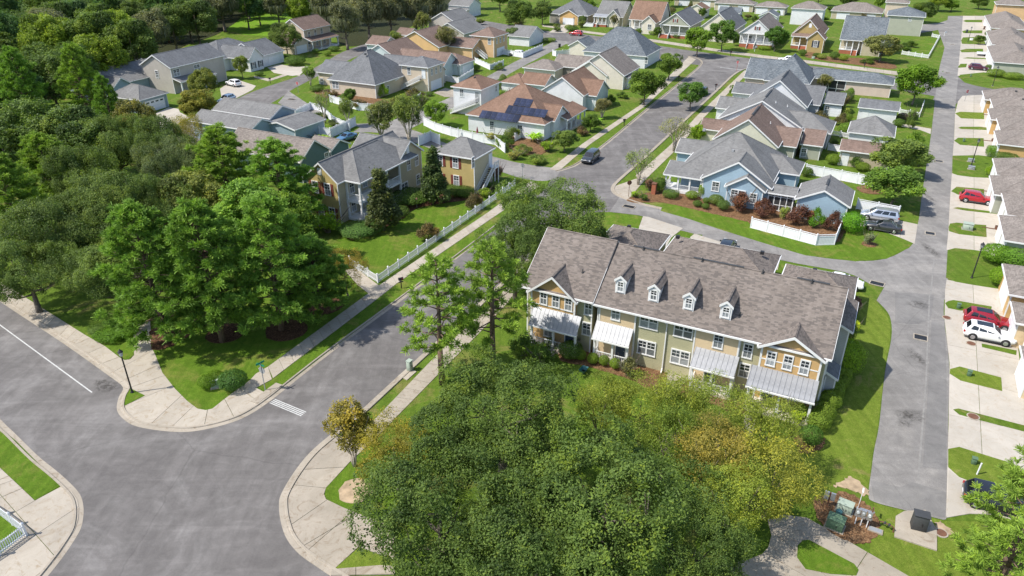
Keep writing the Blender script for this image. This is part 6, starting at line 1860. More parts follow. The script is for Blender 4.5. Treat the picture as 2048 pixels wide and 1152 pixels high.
# leaf colours
OAK = (.098, .150, .036); OAKG = (.120, .172, .048); PINE = (.165, .28, .048); PINEY = (.20, .30, .048); CYP = (.225, .265, .045); GOLD = (.36, .27, .04)
MAP = (.150, .245, .034); MAG = (.095, .115, .042); BROWNG = (.15, .14, .05); LIME = (.22, .34, .028); FOR = (.110, .165, .038); FORY = (.19, .26, .034); GREY = (.155, .165, .095)
BOX = (.18, .26, .035); BOXD = (.10, .165, .032); RED = (.165, .078, .058); MYR = (.17, .22, .055)
BRIGHT = 1.7
NAMED = {OAK, OAKG, PINE, PINEY, CYP, GOLD, MAP, MAG, BROWNG, LIME, FOR, FORY, GREY, BOX, BOXD, RED, MYR}
# foreground oaks
plant('oak', 1005, 832, 10.0, 6.6, OAK, 'dark green oak nearest the townhouse porches, rear one of the foreground oaks')
plant('oak2', 880, 1045, 9.5, 6.2, OAK, 'dark green oak overhanging the stained corner pavement at bottom')
plant('oak', 1215, 1020, 9.8, 7.2, OAK, 'big dark green oak at bottom centre beside the yellow cypresses', rz=2.0)
plant('oak2', 1075, 1150, 9.0, 6.0, OAK, 'dark green oak cut by the bottom edge of the picture', rz=1.0)
plant('oak', 1370, 1120, 7.8, 4.2, OAK, 'smaller dark green oak beside the path at bottom', rz=4.0)
# yellow cypresses in front of the townhouses
for i, (x, y, h, r_, k, c, lab) in enumerate([
    (1205, 812, 6.4, 2.8, 'cypress2', CYP, 'yellow green cypress touching the rear foreground oak'),
    (1285, 815, 6.8, 3.1, 'cypress', CYP, 'yellow green cypress below the loose reddish shrub'),
    (1362, 812, 7.0, 3.0, 'cypress2', CYP, 'yellow green cypress below the third porch path'),
    (1440, 828, 7.4, 3.2, 'cypress', (.12, .15, .028), 'olive cypress in front of the third metal porch roof'),
    (1530, 860, 7.4, 3.3, 'cypress2', CYP, 'yellow cypress in front of the right end porch'),
    (1330, 880, 7.0, 3.2, 'cypress', (.105, .145, .026), 'olive cypress behind the big bottom oak'),
    (1425, 915, 7.0, 3.4, 'cypress2', (.16, .135, .032), 'brownish cypress between the big oak and the yellow lawn'),
    (1545, 950, 7.2, 3.5, 'cypress', (.165, .165, .028), 'golden cypress at the edge of the yellow lawn'),
    (1470, 995, 6.6, 3.2, 'cypress2', (.135, .165, .028), 'yellow green cypress above the bottom path')]):
    plant(k, x, y, h, r_, c, lab, 'bald cypresses before the townhouses')
plant('myrtle', 700, 862, 5.8, 2.3, (.15, .125, .026), 'small golden tree standing in the near corner lawn', z=3.6)
plant('cypress', 790, 900, 6.8, 3.2, (.165, .145, .024), 'golden tree leaning into the foreground oaks')
# pines by the street
plant('pine_open', 878, 650, 13.0, 3.9, PINEY, 'thin open pine beside the right pavement of the street', z=6.4)
plant('pine_open', 985, 622, 13.5, 4.2, PINEY, 'taller pine next to the townhouse corner', z=6.6, rz=2.4)
plant('oak', 1100, 452, 11.5, 7.6, OAK, 'big dark oak standing left of the townhouse roof', z=6)
plant('oak2', 1030, 520, 9.0, 4.6, OAK, 'smaller dark oak between the street pines and the big oak', z=5)
# corner row of pines
for i, (x, y, lab) in enumerate([(300, 545, 'leftmost pine of the corner row, over the brown mulch bed'), (415, 545, 'second pine of the corner row from the left'), (540, 525, 'third pine of the corner row, full crown'), (628, 545, 'fourth pine of the corner row, beside the golden shrub tree')]):
    plant(('pine', 'pine2')[i % 2], x, y, (15.2, 15.6, 15.0, 9.5)[i], (5.2, 5.2, 5.4, 4.0)[i], PINE, lab, 'pines on the corner lawn', z=8.0 if i < 3 else 5.5, rz=i * 1.7)
# pines and oaks behind them
for x, y, h, r_, k, c, lab in [
    (445, 335, 13.5, 5.4, 'pine2', PINEY, 'yellowish pine in front of the pale blue grey cottage'),
    (560, 360, 13, 5.6, 'pine', PINE, 'pine left of the dark teal cottage'),
    (572, 445, 10, 3.4, 'wood', MAP, 'bright green tree against the mustard house end wall'),
    (690, 540, 6.0, 2.6, 'cypress', (.17, .13, .03), 'golden brown small tree at the corner of the picket fence'),
    (300, 300, 12, 6.0, 'oak2', OAKG, 'grey green oak above the clipped hedge path, rear'),
    (215, 420, 11.5, 6.6, 'oak', OAKG, 'broad grey green oak left of the corner pines'),
    (115, 470, 11, 6.4, 'oak2', OAKG, 'grey green oak near the left edge above the pavement'),
    (240, 540, 9.5, 5.2, 'oak', OAKG, 'grey green oak overhanging the left pavement'),
    (50, 540, 9.0, 5.4, 'oak2', OAKG, 'grey green oak at the left edge beside the pavement'),
    (100, 345, 13, 5.0, 'pine', PINEY, 'pine at the left edge behind the grey green oaks'),
    (20, 400, 14, 4.8, 'pine2', PINEY, 'pine cut by the left edge of the picture'),
    (190, 300, 12, 5.2, 'wood', FOR, 'dark tree between the left oaks and the pale garage house'),
    (60, 260, 14, 5.2, 'wood2', FOR, 'dark tree at the left edge below the wood'),
    (320, 410, 10, 4.8, 'oak2', OAKG, 'grey green oak behind the leftmost corner pine'),
    (380, 285, 11, 3.4, 'cypress2', (.15, .13, .03), 'golden green thin tree before the grey cottage roofs'),
    (270, 255, 12, 3.6, 'wood', (.11, .105, .03), 'olive brown tree beside the pale garage driveway'),
    (10, 300, 13, 5.5, 'wood2', FOR, 'dark tree on the left edge above the grey green oaks'),
    (140, 270, 13, 5.5, 'wood', (.075, .11, .03), 'dark olive tree below the tall left pine'),
    (230, 290, 12, 4.8, 'oak', OAKG, 'grey green oak below the short pine'),
    (340, 340, 11, 5.0, 'oak', (.07, .09, .04), 'dark oak left of the yellowish pine'),
    (390, 400, 10, 4.6, 'wood', (.10, .115, .028), 'olive tree behind the second corner pine'),
    (500, 425, 11, 4.6, 'wood2', PINE, 'green tree behind the third corner pine'),
    (160, 360, 12, 5.2, 'oak2', OAKG, 'grey green oak in the middle of the left oak mass'),
    (160, 165, 17, 4.6, 'pine', PINEY, 'tall pine rising in front of the pale garage house'),
    (215, 205, 12, 3.0, 'pine2', PINE, 'short pine hiding the pale garage house corner'),
    (40, 175, 17, 4.6, 'pine2', PINE, 'tall pine on the far left edge below the wood'),
    (405, 165, 8.0, 3.2, 'wood', (.10, .115, .028), 'yellowing tree in front of the greige two storey house'),
    (393, 205, 7.5, 4.0, 'wood2', (.14, .135, .028), 'yellow tree over the driveway beside the white car'),
    (481, 130, 6.0, 2.2, 'maple', (.095, .12, .03), 'small tree beside the white car driveway'),
    (570, 72, 10, 4.2, 'wood', (.085, .115, .03), 'round tree between the white house and the beige porch house'),
    (590, 120, 2.4, 3.0, 'clipped', BOXD, 'large clipped round shrub at the beige house driveway'),
    (619, 150, 4.6, 2.0, 'myrtle', (.10, .15, .03), 'vase shaped small tree by the left stop sign'),
    (700, 190, 3.6, 1.5, 'maple2', BOXD, 'weeping shrub tree against the beige wall'),
    (646, 207, 7.0, 2.3, 'myrtle_thin', MYR, 'thin young tree above the patio umbrella'),
    (693, 222, 5.6, 2.0, 'myrtle', MYR, 'small tree behind the sloping white fence'),
    (760, 240, 7.5, 3.4, 'myrtle', (.085, .10, .035), 'loose grey green tree left of the alley bend'),
    (815, 236, 8.5, 3.6, 'myrtle', MYR, 'loose green tree above the tan house roof'),
    (872, 222, 5.5, 2.6, 'maple', MAP, 'green tree beside the white stair garage'),
    (762, 395, 8.4, 3.0, 'magnolia', MAG, 'dark magnolia in front of the double balcony'),
    (866, 345, 8.2, 2.7, 'magnolia', (.045, .066, .022), 'dark magnolia between the mustard house and its carriage house'),
    (893, 80, 8.0, 4.2, 'myrtle', (.095, .095, .038), 'brownish round tree between the peach gable and peach garage'),
    (845, 48, 8.0, 3.4, 'myrtle', (.10, .11, .035), 'yellow green tree at the foot of the moss oaks'),
    (790, 78, 5.0, 2.6, 'myrtle', MYR, 'low spreading tree left of the parked pickup'),
    (1040, 25, 11, 5.0, 'wood', FOR, 'dense green tree left of the yellow gabled garage'),
    (1085, 20, 9, 3.6, 'wood2', (.075, .105, .03), 'green tree with pale blossom beside the yellow gabled garage'),
    (1026, 68, 5.0, 2.4, 'maple2', (.07, .10, .035), 'small tree by the upper alley garage'),
    (1175, 8, 7, 3.0, 'wood', MAP, 'green tree between the yellow garage and the metal roofed porch'),
    (1228, 42, 4.5, 1.9, 'myrtle', (.085, .085, .035), 'small brown green tree before the metal roofed porch'),
    (1398, 78, 8.6, 4.5, 'maple', MAP, 'bright round street tree at the street corner'),
    (1447, 66, 9.2, 4.3, 'maple2', (.055, .10, .02), 'street tree with blossom in front of the cream cottage'),
    (1340, 128, 6.8, 3.6, 'maple', (.075, .115, .02), 'third street tree down on the left pavement'),
    (1291, 170, 7.6, 4.3, 'maple2', (.07, .11, .018), 'largest street tree shading the left pavement'),
    (1384, 186, 6.4, 3.4, 'maple', (.055, .105, .022), 'round street tree on the right of the far street'),
    (1553, 74, 7.4, 3.6, 'maple2', (.05, .10, .018), 'dark street tree in front of the white porch cottage'),
    (1765, 92, 7.5, 5.4, 'maple', (.115, .125, .045), 'wide grey green round tree by the brick steps'),
    (1836, 163, 9.0, 4.7, 'maple2', (.075, .135, .014), 'big bright maple beside the right alley'),
    (1798, 308, 6.8, 4.6, 'maple', (.10, .14, .035), 'flowering tree behind the minivan, upper one'),
    (1793, 368, 6.2, 4.2, 'maple2', (.075, .125, .022), 'green tree just behind the minivan'),
    (1650, 165, 4.0, 2.2, 'myrtle', (.12, .12, .04), 'small brownish tree before the dark screened porch'),
    (1280, 325, 6.4, 2.8, 'myrtle_thin', (.11, .14, .05), 'airy pale stemmed tree at the alley mouth'),
    (1352, 262, 6.5, 3.4, 'myrtle_thin', (.115, .12, .06), 'airy greyish tree left of the brown roofed cottage'),
    (1395, 265, 3.6, 1.5, 'maple2', LIME, 'bright green shrub tree beside the brown porch roof'),
    (1470, 180, 3.0, 1.4, 'maple', BOXD, 'dark shrub tree beside the right pavement of the far street'),
    (1130, 278, 4.2, 2.5, 'maple', (.085, .12, .03), 'rounded shrub tree at the solar house corner'),
    (1182, 243, 3.4, 2.0, 'maple2', BOXD, 'dark rounded tree beside the solar house porch'),
    (1205, 215, 4.0, 2.2, 'myrtle', (.11, .105, .045), 'brownish tree before the white gabled rust house'),
    (1740, 272, 3.0, 1.4, 'loose', (.15, .13, .03), 'golden shrub by the white side fence'),
    (2062, 1015, 10, 3.6, 'pine_open', PINEY, 'near pine hiding the dark car at bottom right'),
    (2010, 1148, 8.5, 3.4, 'pine_open', PINEY, 'pine at the bottom right corner'),
    (1850, 20, 8, 4.2, 'wood', FOR, 'dark tree beside the grey two storey garage'),
    (1905, 8, 5, 3.4, 'wood2', MAP, 'green tree at the top of the right alley'),
    (1960, 4, 5, 3.4, 'wood', FOR, 'dark low tree at the top right'),
    (1880, 2, 7, 4, 'wood', FORY, 'bright tree at the end of the alley lawn'),
    (1960, 78, 3.0, 1.7, 'maple', BOXD, 'small pruned tree on the far driveway lawn')]:
    plant(k, x, y, h, r_, c, lab)
# dense wood at the upper left
wr = random.Random(5)
spots = []
for _ in range(9000):
    x, y = wr.uniform(-90, 560), wr.uniform(-75, 215)
    if x < 190: lim = 205 - .45 * max(0, x)
    elif x < 330: lim = 118 - .30 * (x - 190)
    else: lim = 62 - .20 * (x - 330)
    if y > lim: continue
    p = at(x, y, 8)
    if all((p.xy - q.xy).length > 6.3 for q, *_ in spots):
        spots.append((p, x, y))
    if len(spots) >= 190: break
for p, x, y in spots:
    k = wr.choice(['wood', 'wood2', 'wood', 'moss', 'wood2', 'pine'])
    ci = wr.randrange(6)
    c = [FOR, FOR, (.062, .098, .024), FORY, OAKG, (.055, .098, .034)][ci]
    look = {'moss': 'grey moss hung oak', 'pine': 'tall pine'}.get(k, 'yellow green broadleaf tree' if ci == 3 else 'grey green broadleaf tree' if ci == 4 else 'dark broadleaf tree')
    where = 'near the left edge' if x < 110 else 'behind the pale garage house' if x < 300 else 'behind the greige house' if x < 420 else 'beside the rough meadow'
    row = 'at the top ' if y < 15 else 'at mid depth ' if y < 75 else 'at its near side '
    plant(k, x, y, wr.uniform(13, 18.0) if y < 110 else wr.uniform(11, 15), wr.uniform(4.8, 6.6), c if k != 'moss' else GREY, look + ' in the wood ' + row + where, look + 's of the wood ' + row + where, z=8)
for x, y, h, r_ in [(690, 45, 16, 5.0), (735, 30, 17, 5.5), (780, 25, 17, 5.2), (830, 20, 16, 5.2), (870, 12, 15, 5.0), (650, 15, 15, 5.0), (710, 5, 17, 5.5), (770, -5, 17, 5.5), (600, 2, 14, 5), (840, -10, 16, 5.5)]:
    plant('moss', x, y, h, r_, GREY, 'oak hung with grey moss behind the beige hip roofed house', 'moss draped oaks', z=8)
for x, y, h, r_ in [(600, 22, 12, 4.6), (560, -4, 12, 4.6), (520, -8, 13, 5)]:
    plant('wood2', x, y, h, r_, FORY, 'bright green tree beyond the rough meadow', 'trees beyond the meadow', z=6)
for x, y, h, r_ in [(950, -12, 12, 5), (1000, -8, 12, 5), (1090, -14, 12, 5), (1150, -20, 11, 5)]:
    plant('wood', x, y, h, r_, FOR, 'dark tree at the top edge above the yellow gabled garage', 'trees along the top edge', z=6)

for x, y, h, r_, k, c, lab in [(1250, -8, 9, 4, 'wood', FOR, 'dark tree behind the metal roofed cottage'), (1180, 22, 6, 2.6, 'wood2', MYR, 'green tree between the yellow garage and the pale cottage'), (1700, -6, 9, 4, 'wood2', FOR, 'dark tree above the double garage roof'), (1640, -14, 9, 4, 'wood', FOR, 'dark tree above the white two storey garage'),
    (1760, 2, 6, 2.4, 'maple', MAP, 'small tree left of the tall beige house end'), (1500, -10, 9, 4, 'wood', FOR, 'dark tree above the long garage row, right'), (1420, -16, 9, 4, 'wood2', FOR, 'dark tree above the long garage row, middle'), (1340, -12, 9, 4, 'wood', MAP, 'green tree above the long garage row, left'),
    (1405, 24, 4, 1.8, 'maple', BOXD, 'small dark tree between rust outbuilding and garages'), (1600, 32, 4, 1.5, 'myrtle', (.14, .09, .07), 'pinkish small tree before the white two storey garage'), (1316, 62, 3.4, 1.5, 'maple', BOXD, 'dark small tree right of the rust cottage'), (1470, 76, 4, 1.6, 'maple2', BOXD, 'dark small tree left of the white porch steps')]:
    plant(k, x, y, h, r_, c, lab)
# shrubs: (kind, px, py of the middle, height, radius, colour, label)
def shrubs(lst, group=None):
    for k, x, y, h, r_, c, lab in lst: plant(k, x, y, h, r_, c, lab, group, z=h * .45)
shrubs([('bush', 1052, 692, 2.6, 1.6, BOXD, 'dark bushy shrub left of the left porch steps'), ('loose', 1085, 712, 1.8, 1.3, BOXD, 'loose green shrub in front of the left porch steps'), ('loose', 1160, 455, 1.6, 1.4, (.20, .10, .07), 'pinkish flowering shrub under the big oak'), ('loose', 1135, 447, 1.4, 1.2, (.24, .17, .03), 'yellow flowering shrub under the big oak'),
        ('bush', 1100, 690, 1.3, .9, BOXD, 'small dark shrub at the left porch railing'), ('clipped', 1141, 703, 1.7, 1.25, BOXD, 'big dark green shrub at the foot of the left porch'),
        ('clipped', 1162, 712, 1.15, .55, BOX, 'first small round boxwood from the left at the second porch'),
        ('clipped', 1186, 719, 1.2, .58, BOX, 'second small round boxwood from the left at the second porch'),
        ('clipped', 1208, 723, 1.15, .54, BOX, 'third small round boxwood from the left at the second porch'),
        ('clipped', 1230, 729, 1.15, .56, BOX, 'fourth small round boxwood, rightmost at the second porch'),
        ('loose', 1255, 738, 1.7, .9, (.07, .075, .035), 'loose dark reddish shrub right of the boxwoods'),
        ('loose', 1160, 680, 1.5, .9, BOXD, 'leafy shrub between the first two porches'),
        ('cube', 1692, 720, 3.2, 1.45, LIME, 'tall dense shrub against the townhouse end wall'),
        ('loose', 1709, 655, 1.3, .55, (.22, .27, .02), 'small yellow shrub at the townhouse end wall'),
        ('loose', 1700, 625, 1.8, .9, (.05, .06, .03), 'dark loose shrub near the rear of the end wall'),
        ('cube', 1693, 672, 2.6, .8, BOXD, 'narrow upright shrub behind the tall dense one'),
        ('clipped', 1622, 874, 1.8, .95, (.06, .115, .02), 'round green shrub on reddish mulch by the yellow lawn'),
        ('loose', 1595, 830, 1.3, 1.0, (.16, .22, .02), 'bright leafy plant by the right end porch'),
        ('loose', 1660, 795, 1.0, .5, (.24, .27, .02), 'yellow green shrub in the end hedge')])
for i, (x, y) in enumerate([(1675, 748), (1668, 764), (1660, 777), (1661, 790), (1652, 803), (1640, 825), (1630, 843)]):
    plant('clipped', x + 6, y + 2, 1.7, 1.05 if i != 3 else .85, BOX, 'clipped round shrub in the hedge along the townhouse end wall', 'hedge along the townhouse end wall', z=.7)
shrubs([('cube', 1342, 389, 1.1, 1.2, BOXD, 'low dark hedge block under the blue porch'), ('clipped', 1384, 391, 1.2, 1.0, BOX, 'wide yellow green shrub under the blue porch'),
        ('clipped', 1395, 408, .95, .72, BOXD, 'small round shrub in front of the yellow green one'), ('clipped', 1411, 413, .85, .6, BOXD, 'smallest round shrub at the pine straw edge'),
        ('cube', 1405, 384, 2.0, .62, BOX, 'upright egg shaped shrub at the porch corner'), ('clipped', 1413, 402, .9, .6, BOXD, 'little dark shrub beside the upright one'),
        ('clipped', 1432, 401, 1.5, 1.15, (.08, .115, .022), 'large rounded shrub left below the single blue window'), ('clipped', 1447, 412, 1.5, 1.0, (.065, .105, .025), 'large rounded shrub right below the blue gable'),
        ('loose', 1478, 408, 2.5, 1.5, RED, 'red leaved bush below the paired blue windows'), ('bush', 1530, 418, 2.7, 1.5, RED, 'red leaved bush left end of the white corner fence'),
        ('loose', 1569, 428, 1.8, .7, (.16, .2, .05), 'variegated pale shrub at the screen door'), ('bush', 1598, 430, 3.0, 1.75, RED, 'biggest red leaved bush inside the corner fence'),
        ('bush', 1633, 438, 2.9, 1.15, (.07, .15, .015), 'tall bright green bush between the red ones'), ('bush', 1666, 444, 2.8, 1.3, (.075, .036, .026), 'red leaved bush right end of the corner fence'),
        ('cube', 1705, 448, 2.6, 1.5, (.075, .17, .012), 'bright green squared bush beside the dark sedan'), ('loose', 1739, 480, 1.5, .7, (.12, .14, .09), 'small silvery shrub on the curved lawn'),
        ('clipped', 1614, 345, 1.5, 1.0, BOXD, 'dark shrub behind the blue garage'), ('loose', 1300, 372, 1.8, .9, (.10, .06, .04), 'reddish shrub beside the brick pillar'),
        ('cube', 1320, 372, 2.2, .8, BOXD, 'dark upright shrub left of the blue porch'), ('loose', 1270, 390, .9, .7, LIME, 'small lime shrub at the alley mouth bed'), ('loose', 1287, 396, .9, .7, BOXD, 'small green shrub at the alley mouth bed')])
shrubs([('cube', 1984, 304, 1.9, .95, (.09, .17, .015), 'bright green shrub at the orange garage end'), ('cube', 2010, 316, 1.6, 1.9, BOXD, 'wide dark hedge at the orange garage end'), ('bush', 1985, 342, 2.0, 1.0, LIME, 'lime green shrub beside the utility box lawn'),
        ('clipped', 1992, 510, 2.4, 1.75, (.085, .16, .015), 'big bright hedge shrub above the near lamp'), ('cube', 2030, 518, 2.2, 2.0, (.075, .145, .018), 'long green hedge behind the near lamp'), ('clipped', 2002, 556, 2.4, 1.25, (.11, .19, .015), 'round lime shrub right of the near lamp'),
        ('clipped', 1977, 136, 1.6, .9, BOXD, 'dark round shrub in front of the maroon car'), ('clipped', 1992, 147, 1.9, 2.2, BOX, 'wide rounded shrub on the side street lawn'), ('cube', 2026, 153, 1.5, 2.2, BOX, 'long low hedge on the side street lawn'), ('clipped', 1977, 68, 2.0, 1.2, BOXD, 'round dark shrub by the far bins')])
shrubs([('cube', 716, 462, 1.4, 2.3, (.06, .11, .028), 'long clipped hedge at the mustard house corner'), ('cube', 740, 455, 1.3, 2.0, (.055, .10, .026), 'second length of clipped hedge by the magnolia'), ('clipped', 822, 395, 2.0, 3.0, BOXD, 'dark mounded shrub under the balcony wing'),
        ('clipped', 795, 425, 1.6, 1.7, (.06, .09, .02), 'dark shrub at the magnolia foot'), ('cube', 905, 383, 1.4, 1.5, BOXD, 'low hedge under the carriage house windows'), ('cube', 928, 385, 1.4, 1.5, BOXD, 'low hedge at the carriage house corner'),
        ('loose', 968, 387, 1.1, 1.2, BOX, 'yellow green shrub by the stair foot'), ('loose', 985, 372, 1.2, 1.3, BOXD, 'green shrub beyond the stair foot'), ('bush', 855, 464, 2.6, 1.5, (.10, .075, .035), 'reddish round shrub tree inside the picket fence'),
        ('bush', 946, 404, 2.6, 1.3, (.085, .07, .035), 'brownish shrub near the fence top end'), ('loose', 992, 348, 2.2, 1.2, (.10, .05, .045), 'pinkish shrub behind the outside stair'), ('loose', 655, 450, 2.4, 2.2, LIME, 'lime shrub in front of the mustard gable wall'),
        ('cube', 225, 668, 1.0, 1.6, (.065, .13, .012), 'clipped hedge on the left grass island, near end'), ('cube', 246, 662, 1.0, 1.6, (.065, .13, .012), 'clipped hedge on the left grass island, far end'), ('cube', 200, 660, 1.0, 1.1, BOXD, 'dark low hedge at the left grass island tip'),
        ('clipped', 415, 765, 1.3, .9, (.075, .13, .012), 'rounded bright shrub left of the corner utility box'), ('clipped', 430, 757, 1.2, .9, (.075, .13, .012), 'rounded bright shrub behind the corner utility box'), ('clipped', 465, 763, 1.8, 1.35, (.04, .085, .018), 'large dark rounded shrub beside the corner pavement')])
shrubs([('banana', 1068, 272, 2.6, 1.7, (.14, .24, .02), 'bright banana plants beside the solar house'), ('banana', 1192, 240, 2.2, 1.5, (.12, .23, .02), 'bright banana plants by the far pavement'), ('bush', 1020, 268, 2.6, 1.8, MYR, 'loose green bush at the solar house wall'),
        ('bush', 1010, 285, 2.2, 1.7, BOXD, 'green bush at the end of the white fence'), ('bush', 1075, 318, 1.7, 1.8, (.10, .14, .03), 'spreading green bush at the alley corner'), ('bush', 1048, 300, 1.8, 1.6, MYR, 'green bush in the middle of the solar house corner bed'), ('loose', 1095, 295, 1.6, 1.4, LIME, 'lime bush in the solar house corner bed'), ('loose', 1030, 312, 1.3, 1.3, (.13, .13, .04), 'olive bush at the near end of the corner bed'), ('bush', 1165, 262, 1.8, 1.4, (.10, .07, .04), 'reddish bush in front of the porch columns'),
        ('loose', 985, 278, 1.8, 1.4, (.15, .15, .04), 'yellowish bush along the white fence'), ('bush', 1220, 200, 2.4, 1.2, BOXD, 'dark upright shrub before the corner porch, left'), ('bush', 1245, 190, 1.6, 1.4, BOXD, 'green shrub before the corner porch, right'),
        ('bush', 720, 208, 2.0, 2.2, (.095, .085, .04), 'brown green hedge mass along the white fence, left'), ('bush', 760, 212, 2.0, 2.4, (.09, .085, .038), 'brown green hedge mass along the white fence, middle'), ('bush', 800, 205, 2.4, 2.4, (.085, .095, .035), 'brown green hedge mass along the white fence, right'),
        ('bush', 830, 190, 2.6, 2.2, (.09, .08, .035), 'reddish green bush below the beige outside stair'), ('bush', 764, 182, 3.2, 1.5, LIME, 'lime green bush at the beige house corner'), ('bush', 660, 185, 1.6, 2.0, (.10, .08, .045), 'low pinkish shrub at the beige house, left'),
        ('bush', 690, 195, 1.9, 1.6, (.075, .13, .03), 'green shrub with spiky leaves by the beige house'), ('cube', 634, 178, 1.2, 1.6, BOXD, 'low green hedge at the beige house corner'),
        ('clipped', 632, 103, 1.4, 1.2, BOXD, 'round shrub before the white columned porch, left'), ('clipped', 655, 108, 1.3, 1.2, BOX, 'yellow shrub before the white columned porch, right'), ('clipped', 668, 98, 1.4, 1.8, BOXD, 'low shrub beside the white columned porch'), ('clipped', 575, 115, 1.6, 2.0, BOXD, 'round shrub by the white house garage'),
        ('clipped', 518, 148, 1.1, 1.2, BOXD, 'low shrub below the navy shutters'), ('clipped', 858, 188, 1.0, 1.0, BOXD, 'little round shrub by the beige garage door'), ('clipped', 953, 136, 1.5, 1.1, BOXD, 'round shrub beside the aqua garage door'), ('cube', 1098, 80, 1.0, 2.2, BOX, 'low clipped hedge by the upper alley corner'),
        ('bush', 640, 230, 1.2, 1.8, (.06, .08, .03), 'dark hedge behind the patio, left'), ('bush', 670, 245, 1.2, 1.8, (.06, .08, .03), 'dark hedge behind the patio, middle'), ('loose', 642, 278, 1.0, 1.8, LIME, 'lime hedge left of the blue car')])
shrubs([('clipped', 1669, 112, 2.2, 1.4, BOXD, 'cone shaped dark shrub left of the brick steps'), ('clipped', 1687, 117, 1.4, 1.3, (.13, .16, .02), 'yellow green shrub left of the brick steps'), ('clipped', 1644, 114, 1.3, 1.4, (.12, .14, .03), 'olive shrub before the mustard cottage'), ('clipped', 1632, 111, 1.2, 1.0, BOXD, 'dark shrub before the mustard cottage window'),
        ('clipped', 1605, 106, 1.8, 1.2, BOXD, 'dark shrub at the mustard cottage steps'), ('bush', 1735, 122, 1.5, 2.2, BOXD, 'low dark shrub under the wide round tree'), ('bush', 1820, 88, 2.0, 2.2, BOXD, 'dark shrub beside the grey tall garage'), ('bush', 1812, 96, 1.6, 1.8, BOXD, 'second dark shrub inside the far picket fence'),
        ('clipped', 1279, 62, 1.6, 1.5, BOXD, 'rounded shrub before the rust roofed cottage'), ('cube', 1310, 66, 1.2, 2.0, BOX, 'low hedge below the blue window gable'), ('bush', 1247, 60, 2.2, 2.2, BOXD, 'dark shrub mass left of the rust roofed cottage'), ('cube', 1355, 72, 1.2, 2.0, BOXD, 'low hedge before the sage cottage porch'), ('cube', 1530, 96, 1.0, 2.0, BOX, 'low hedge before the white porch cottage'),
        ('clipped', 1145, 58, 1.6, 2.2, BOXD, 'rounded shrub right of the yellow gabled garage'), ('bush', 1225, 60, 1.5, 1.6, BOXD, 'dark shrub by the red porch steps'), ('bush', 1115, 52, 1.5, 1.4, MYR, 'green shrub left of the yellow gabled garage'),
        ('clipped', 1700, 195, 1.3, .9, BOX, 'second of two little green balls below the screened porch'), ('clipped', 1692, 235, 1.6, 1.3, BOX, 'rounded shrub beside the white shed door'), ('clipped', 1697, 192, 1.2, .9, BOXD, 'first of two little green balls below the screened porch'),
        ('clipped', 1666, 320, 1.8, 1.2, BOX, 'round shrub beside the cream shed wall'), ('bush', 1715, 325, 2.0, 1.6, BOXD, 'green shrub right of the white shed door'), ('clipped', 1726, 335, 1.4, 1.2, BOX, 'round shrub below the brown garage'), ('clipped', 1798, 247, 1.6, 1.2, BOXD, 'dark round shrub at the short driveway'), ('clipped', 1806, 235, 1.6, 1.2, (.06, .05, .04), 'brown shrub by the dark bin')])

gr_ = random.Random(17)
for grp, lab, boxes in [('garden shrubs behind the far porch houses', 'garden shrub behind the far porch houses', [(1190, 1760, 14, 40, 34)]), ('garden shrubs of the upper middle houses', 'garden shrub between the upper middle houses', [(700, 1020, 128, 215, 12), (900, 1180, 40, 62, 10)]),
                        ('garden shrubs by the right hand cottages', 'garden shrub beside the small garages of the right hand cottages', [(1640, 1700, 195, 300, 9), (1800, 1850, 200, 330, 5)])]:
    for xa, xb, ya, yb, n in boxes:
        for i in range(n):
            plant(gr_.choice(['bush', 'loose', 'clipped', 'maple2']), gr_.uniform(xa, xb), gr_.uniform(ya, yb), gr_.uniform(1.2, 3.4), gr_.uniform(.8, 1.9), gr_.choice([BOXD, MYR, FOR, (.09, .08, .035), MAP]), lab, grp, z=.8, name='shrub', cat='shrub')
